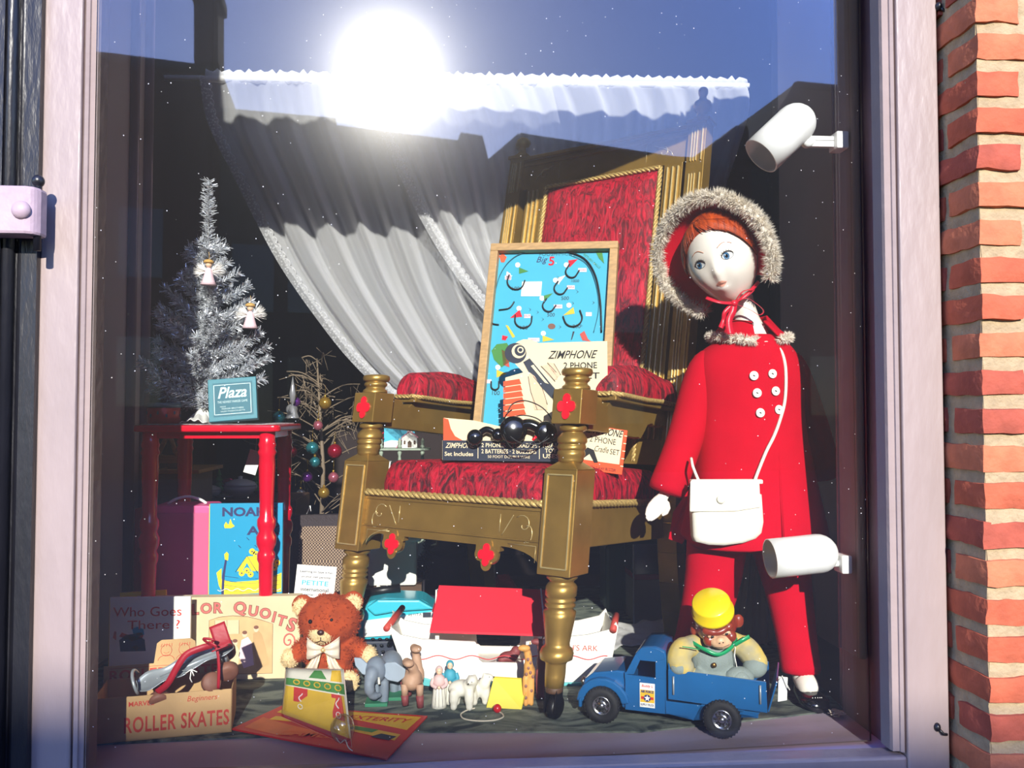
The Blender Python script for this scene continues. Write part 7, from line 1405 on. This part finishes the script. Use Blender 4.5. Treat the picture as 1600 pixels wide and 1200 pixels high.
wh_ = pt(640, 699, SY + .04); hs_ = thing('toy_house', 'tiny white toy chapel with pale pink roof on the mint shelf', 'toy house', (wh_.x, SY + .04, sa.z + .001)); hz = .048
MB().m('white').prism([(-.030, 0), (.030, 0), (.030, .040), (0, .062), (-.030, .040)], .06, PZ).box((.0, .012, .062), (.022, .02, .03)).build('walls', None, hs_); MB().m('roof_pink').prism([(-.034, .038), (0, .064), (.034, .038), (.034, .042), (0, .069), (-.034, .042)], .064, PZ @ T(0, 0, -.002)).prism([(-.05, .0), (-.03, .036), (-.03, .04), (-.056, .0)], .05, PZ @ T(0, 0, .004)).build('roof', None, hs_)
q = MB().m('wood_dark').prism([(-.008, .002), (.008, .002), (.008, .022), (0, .03), (-.008, .022)], .001, PZ @ T(0, 0, -.0015)); 
for x in (-.02, .02): q.prism([(x - .004, .014), (x + .004, .014), (x + .004, .026), (x, .031), (x - .004, .026)], .001, PZ @ T(0, 0, -.0015))
q.build('door_and_windows', None, hs_)
ca, cb_ = pt(600, 700, SY + .1), pt(648, 664, SY + .1); o = MB().m('sky_card').bx((ca.x, SY + .1, sa.z + .001), (cb_.x, SY + .104, cb_.z)).m('white').prism([(ca.x, sa.z + .001), (cb_.x, sa.z + .001), (cb_.x, sa.z + .02), (ca.x + .03, sa.z + .03), (ca.x, sa.z + .022)], .001, PZ @ T(0, 0, SY + .0985)).build('sky_card'); tag(o, 'blue and white picture card standing behind the tiny chapel', 'card')
rb0 = pt(588, 678, SY + .03); q = MB().m('ribbon_red'); 
for a in range(7): q.tube(spline([rb0, rb0 + V((.02 * cos(a * .9), -.006, .02 * sin(a * .9))), rb0 + V((.032 * cos(a * .9 + .4), 0, .026 * sin(a * .9 + .4) - .004))], 4), .0022, 5)
tag(q.build('bow'), 'small red and white ribbon bow behind the left front post', 'bow')
# yellow and white books standing on the lower board of the shelf
for (px, m, lab) in ((589, 'book_yellow', 'thin yellow book on the lower board of the mint shelf'), (603, 'white', 'thin white book leaning on the lower board of the mint shelf')):
    p = pt(px, 720, SY + .05); o = MB().m(m).box((0, 0, .055), (.012, .07, .11), T(p.x, SY + .06, sa.z - .163) @ RY(8 if m == 'white' else 0)).build('thin_book', bevel=.001); tag(o, lab, 'book')
# ------------------------------------------------------------------ dim back of the shop: ledge with dishes, rack, box, bare tree with baubles
LY = 1.4; lz_ = pt(340, 782, LY).z; la, lb2 = pt(225, 782, LY), pt(462, 782, LY)
lg = MB().m('wood_dark').bx((la.x, LY, FZ - .002), (lb2.x, LY + .3, lz_)).build('back_counter', bevel=.004); tag(lg, 'dark wooden counter in the back of the shop behind the red table', 'counter')
def dish(px, r, prof, lab, m='china'):
    p = pt(px, 780, LY + .06); t_ = thing('china_dish', lab, 'dish', (p.x, LY + .08, lz_ + .0005), 0, 'china on the back counter'); MB().m(m).lathe([(a * r, b * r) for a, b in prof], I4, 28).build('body', None, t_); return t_
def lidded(px, r, lab): t_ = dish(px, r, [(.4, 0), (.5, .05), (.95, .5), (1, .7), (.98, .72)], lab); MB().m('china').lathe([(r * 1.0, r * .72), (r * .85, r * .95), (r * .4, r * 1.12), (r * .12, r * 1.15), (r * .14, r * 1.3), (.001, r * 1.34)], I4, 28).build('lid', None, t_)
lidded(325, .042, 'small lidded white china dish on the dim back counter, the left one'); lidded(373, .062, 'large lidded white tureen on the dim back counter')
for i, (px, r) in enumerate(((352, .05), (305, .035))): dish(px, r, [(.3, 0), (.5, .03), (1, .22), (1.0, .25), (.5, .08), (.001, .07)], ('shallow white plate between the two lidded dishes on the counter', 'small white saucer at the left end of the back counter')[i])
for i, (px, hh_) in enumerate(((312, 30), (342, 30), (400, 30))):
    p = pt(px, 770, LY + .2); hgt = hh_ * mpp(LY + .2); t_ = thing('toy_fir_tree', ('small green bristle fir tree above the left saucer', 'small green bristle fir tree between the lidded dishes', 'small green bristle fir tree right of the large tureen')[i], 'toy tree', (p.x, LY + .2, lz_ + .0005), 0, 'bristle fir trees on the counter')
    mb = MB().m('game_green'); 
    for k in range(4): mb.lathe([(.026 - .005 * k, .018 + k * hgt * .25), (.002, .018 + (k + 1.35) * hgt * .25)], I4, 14)
    mb.build('foliage', None, t_); MB().m('wood_dark').cyl((0, 0, 0), (0, 0, .02), .004).build('trunk', None, t_)
p = pt(355, 765, LY + .22); o = MB().m('bauble_red').prism([(-.02, 0), (.02, 0), (.03, .05), (.01, .065), (-.015, .06), (-.03, .04)], .02, T(p.x, LY + .22, lz_ + .0005) @ PZ).build('sleigh_ornament', bevel=.004); tag(o, 'small red sleigh ornament between the dim fir trees', 'ornament')
p = pt(262, 724, 1.05); rk = thing('wooden_rack', 'pale wooden A-shaped easel seen through the red table', 'easel', (p.x, 1.05, p.z)); q = MB().m('pine')
aa, bb_, cc_ = pt(246, 712, 1.05) - p, pt(264, 676, 1.05) - p, pt(276, 712, 1.05) - p
for X, Y in ((aa, bb_), (cc_, bb_)): q.tube([X, Y], .008, 4)
q.build('leg', None, rk); MB().m('pine').bx(pt(245, 724, 1.05) - p, pt(291, 711, 1.05) - p + V((0, .02, 0))).build('bar', None, rk)
x0_, x1_ = pt(242, 790, 1.0), pt(312, 740, 1.0); sv = thing('record_player_box', 'grey box with wooden lid edge behind the pink case', 'box', (x0_.x, 1.0, FZ)); MB().m('grey_panel').bx((0, 0, 0), ((x1_ - x0_).x - .03, .25, x1_.z - FZ)).build('body', None, sv, bevel=.003); MB().m('pine').bx((-.01, -.01, x1_.z - FZ), ((x1_ - x0_).x, .27, x1_.z - FZ + .012)).build('lid', None, sv, bevel=.002)
MB().m('grey_panel').bx((.02, .05, x1_.z - FZ + .012), (.07, .09, p.z - FZ + .0)).build('post', None, sv)
tg = pt(395, 722, .80); o = MB().m('white').box((0, 0, 0), (.036, .002, .07), T(tg) @ RY(16)).m('string').tube([tg + V((.008, 0, .03)), V((tg.x + .012, tg.y, ta.z - .010))], .001, 4).build('hanging_tag'); tag(o, 'white paper tag hanging under the red table top near its right leg', 'tag')
# bare tree of pale twigs hung with baubles
TY = 1.9; tb_ = at(500, 900, TY); tt = thing('bare_twig_tree', 'dim bare-branched Christmas tree behind the left throne post', 'tree', (tb_.x, TY, FZ)); q = MB().m('twig'); rq = random.Random(12); ends = []
hT = pt(470, 560, TY).z - FZ; q.tube([(0, 0, 0), (.01, 0, hT * .5), (-.02, 0, hT)], [.014, .009, .003], 8)
for k in range(46):
    z = hT * rq.uniform(.15, .98); az = rq.uniform(0, 2 * pi); L0 = (.34 * (1.1 - z / hT) + .08) * rq.uniform(.6, 1.1); B0 = V((0, 0, z)); e = B0 + V((cos(az) * L0, sin(az) * L0 * .7, L0 * .35)); m0 = B0.lerp(e, .55) + V((0, 0, .02)); q.tube(spline([B0, m0, e], 4), .0028, 5)
    for j in range(5): f = rq.uniform(.4, 1); a0 = B0.lerp(e, f); q.tube([a0, a0 + V((rq.uniform(-.06, .06), rq.uniform(-.05, .05), rq.uniform(-.09, .03)))], .0016, 4)
    ends.append(e)
q.build('branches', None, tt)
names = {'bauble_red': 'red', 'bauble_teal': 'teal', 'bauble_purple': 'purple', 'bauble_gold': 'gold', 'bauble_silver': 'silver', 'bauble_pink': 'pink'}
BL = [(436, 652, 'bauble_teal', .026, 'hanging from the twig nearest the red table'), (456, 640, 'bauble_silver', .024, 'hanging high beside the tiny bell'), (523, 705, 'bauble_red', .030, 'hanging close left of the throne post'), (521, 746, 'bauble_pink', .022, 'hanging under the red one by the post'), (508, 630, 'bauble_gold', .026, 'hanging high by the throne post'), (462, 628, 'bauble_purple', .020, 'hanging from the upper left twigs'), (455, 706, 'bauble_red', .024, 'hanging low right of the table leg'), (488, 700, 'bauble_teal', .026, 'hanging mid tree'), (492, 722, 'bauble_teal', .022, 'hanging just below the other teal one'), (440, 772, 'bauble_teal', .024, 'hanging lowest by the table leg'), (480, 745, 'bauble_purple', .022, 'hanging low in the middle'), (506, 770, 'bauble_gold', .024, 'hanging lowest near the throne'), (470, 772, 'bauble_silver', .020, 'hanging lowest in the middle'), (497, 665, 'bauble_pink', .02, 'hanging right of the trunk')]
for px, py, m, r, where in BL:
    p = pt(px, py, TY - .12); t_ = thing('bauble', names[m] + ' glass bauble ' + where, 'bauble', p, 0, 'baubles on the bare twig tree'); MB().m(m).sph((0, 0, 0), r, n=18, k=12).build('ball', None, t_); MB().m('bauble_gold').lathe([(.005, r * .95), (.005, r + .008), (.001, r + .009)], I4, 10).tube([(0, 0, r + .006), (0, .01, r + .05)], .0008, 4).build('cap', None, t_)
p = pt(457, 642, TY - .16); t_ = thing('bell_ornament', 'small silver bell ornament hanging at the top left of the twig tree', 'ornament', p); MB().m('bauble_silver').lathe([(.03, -.03), (.026, -.024), (.018, .0), (.012, .018), (.001, .024)], I4, 20).build('bell', None, t_); MB().m('bauble_silver').lathe([(.001, .02), (.01, .04), (.014, .07), (.008, .1), (.001, .14)], I4, 14).build('drop', None, t_)
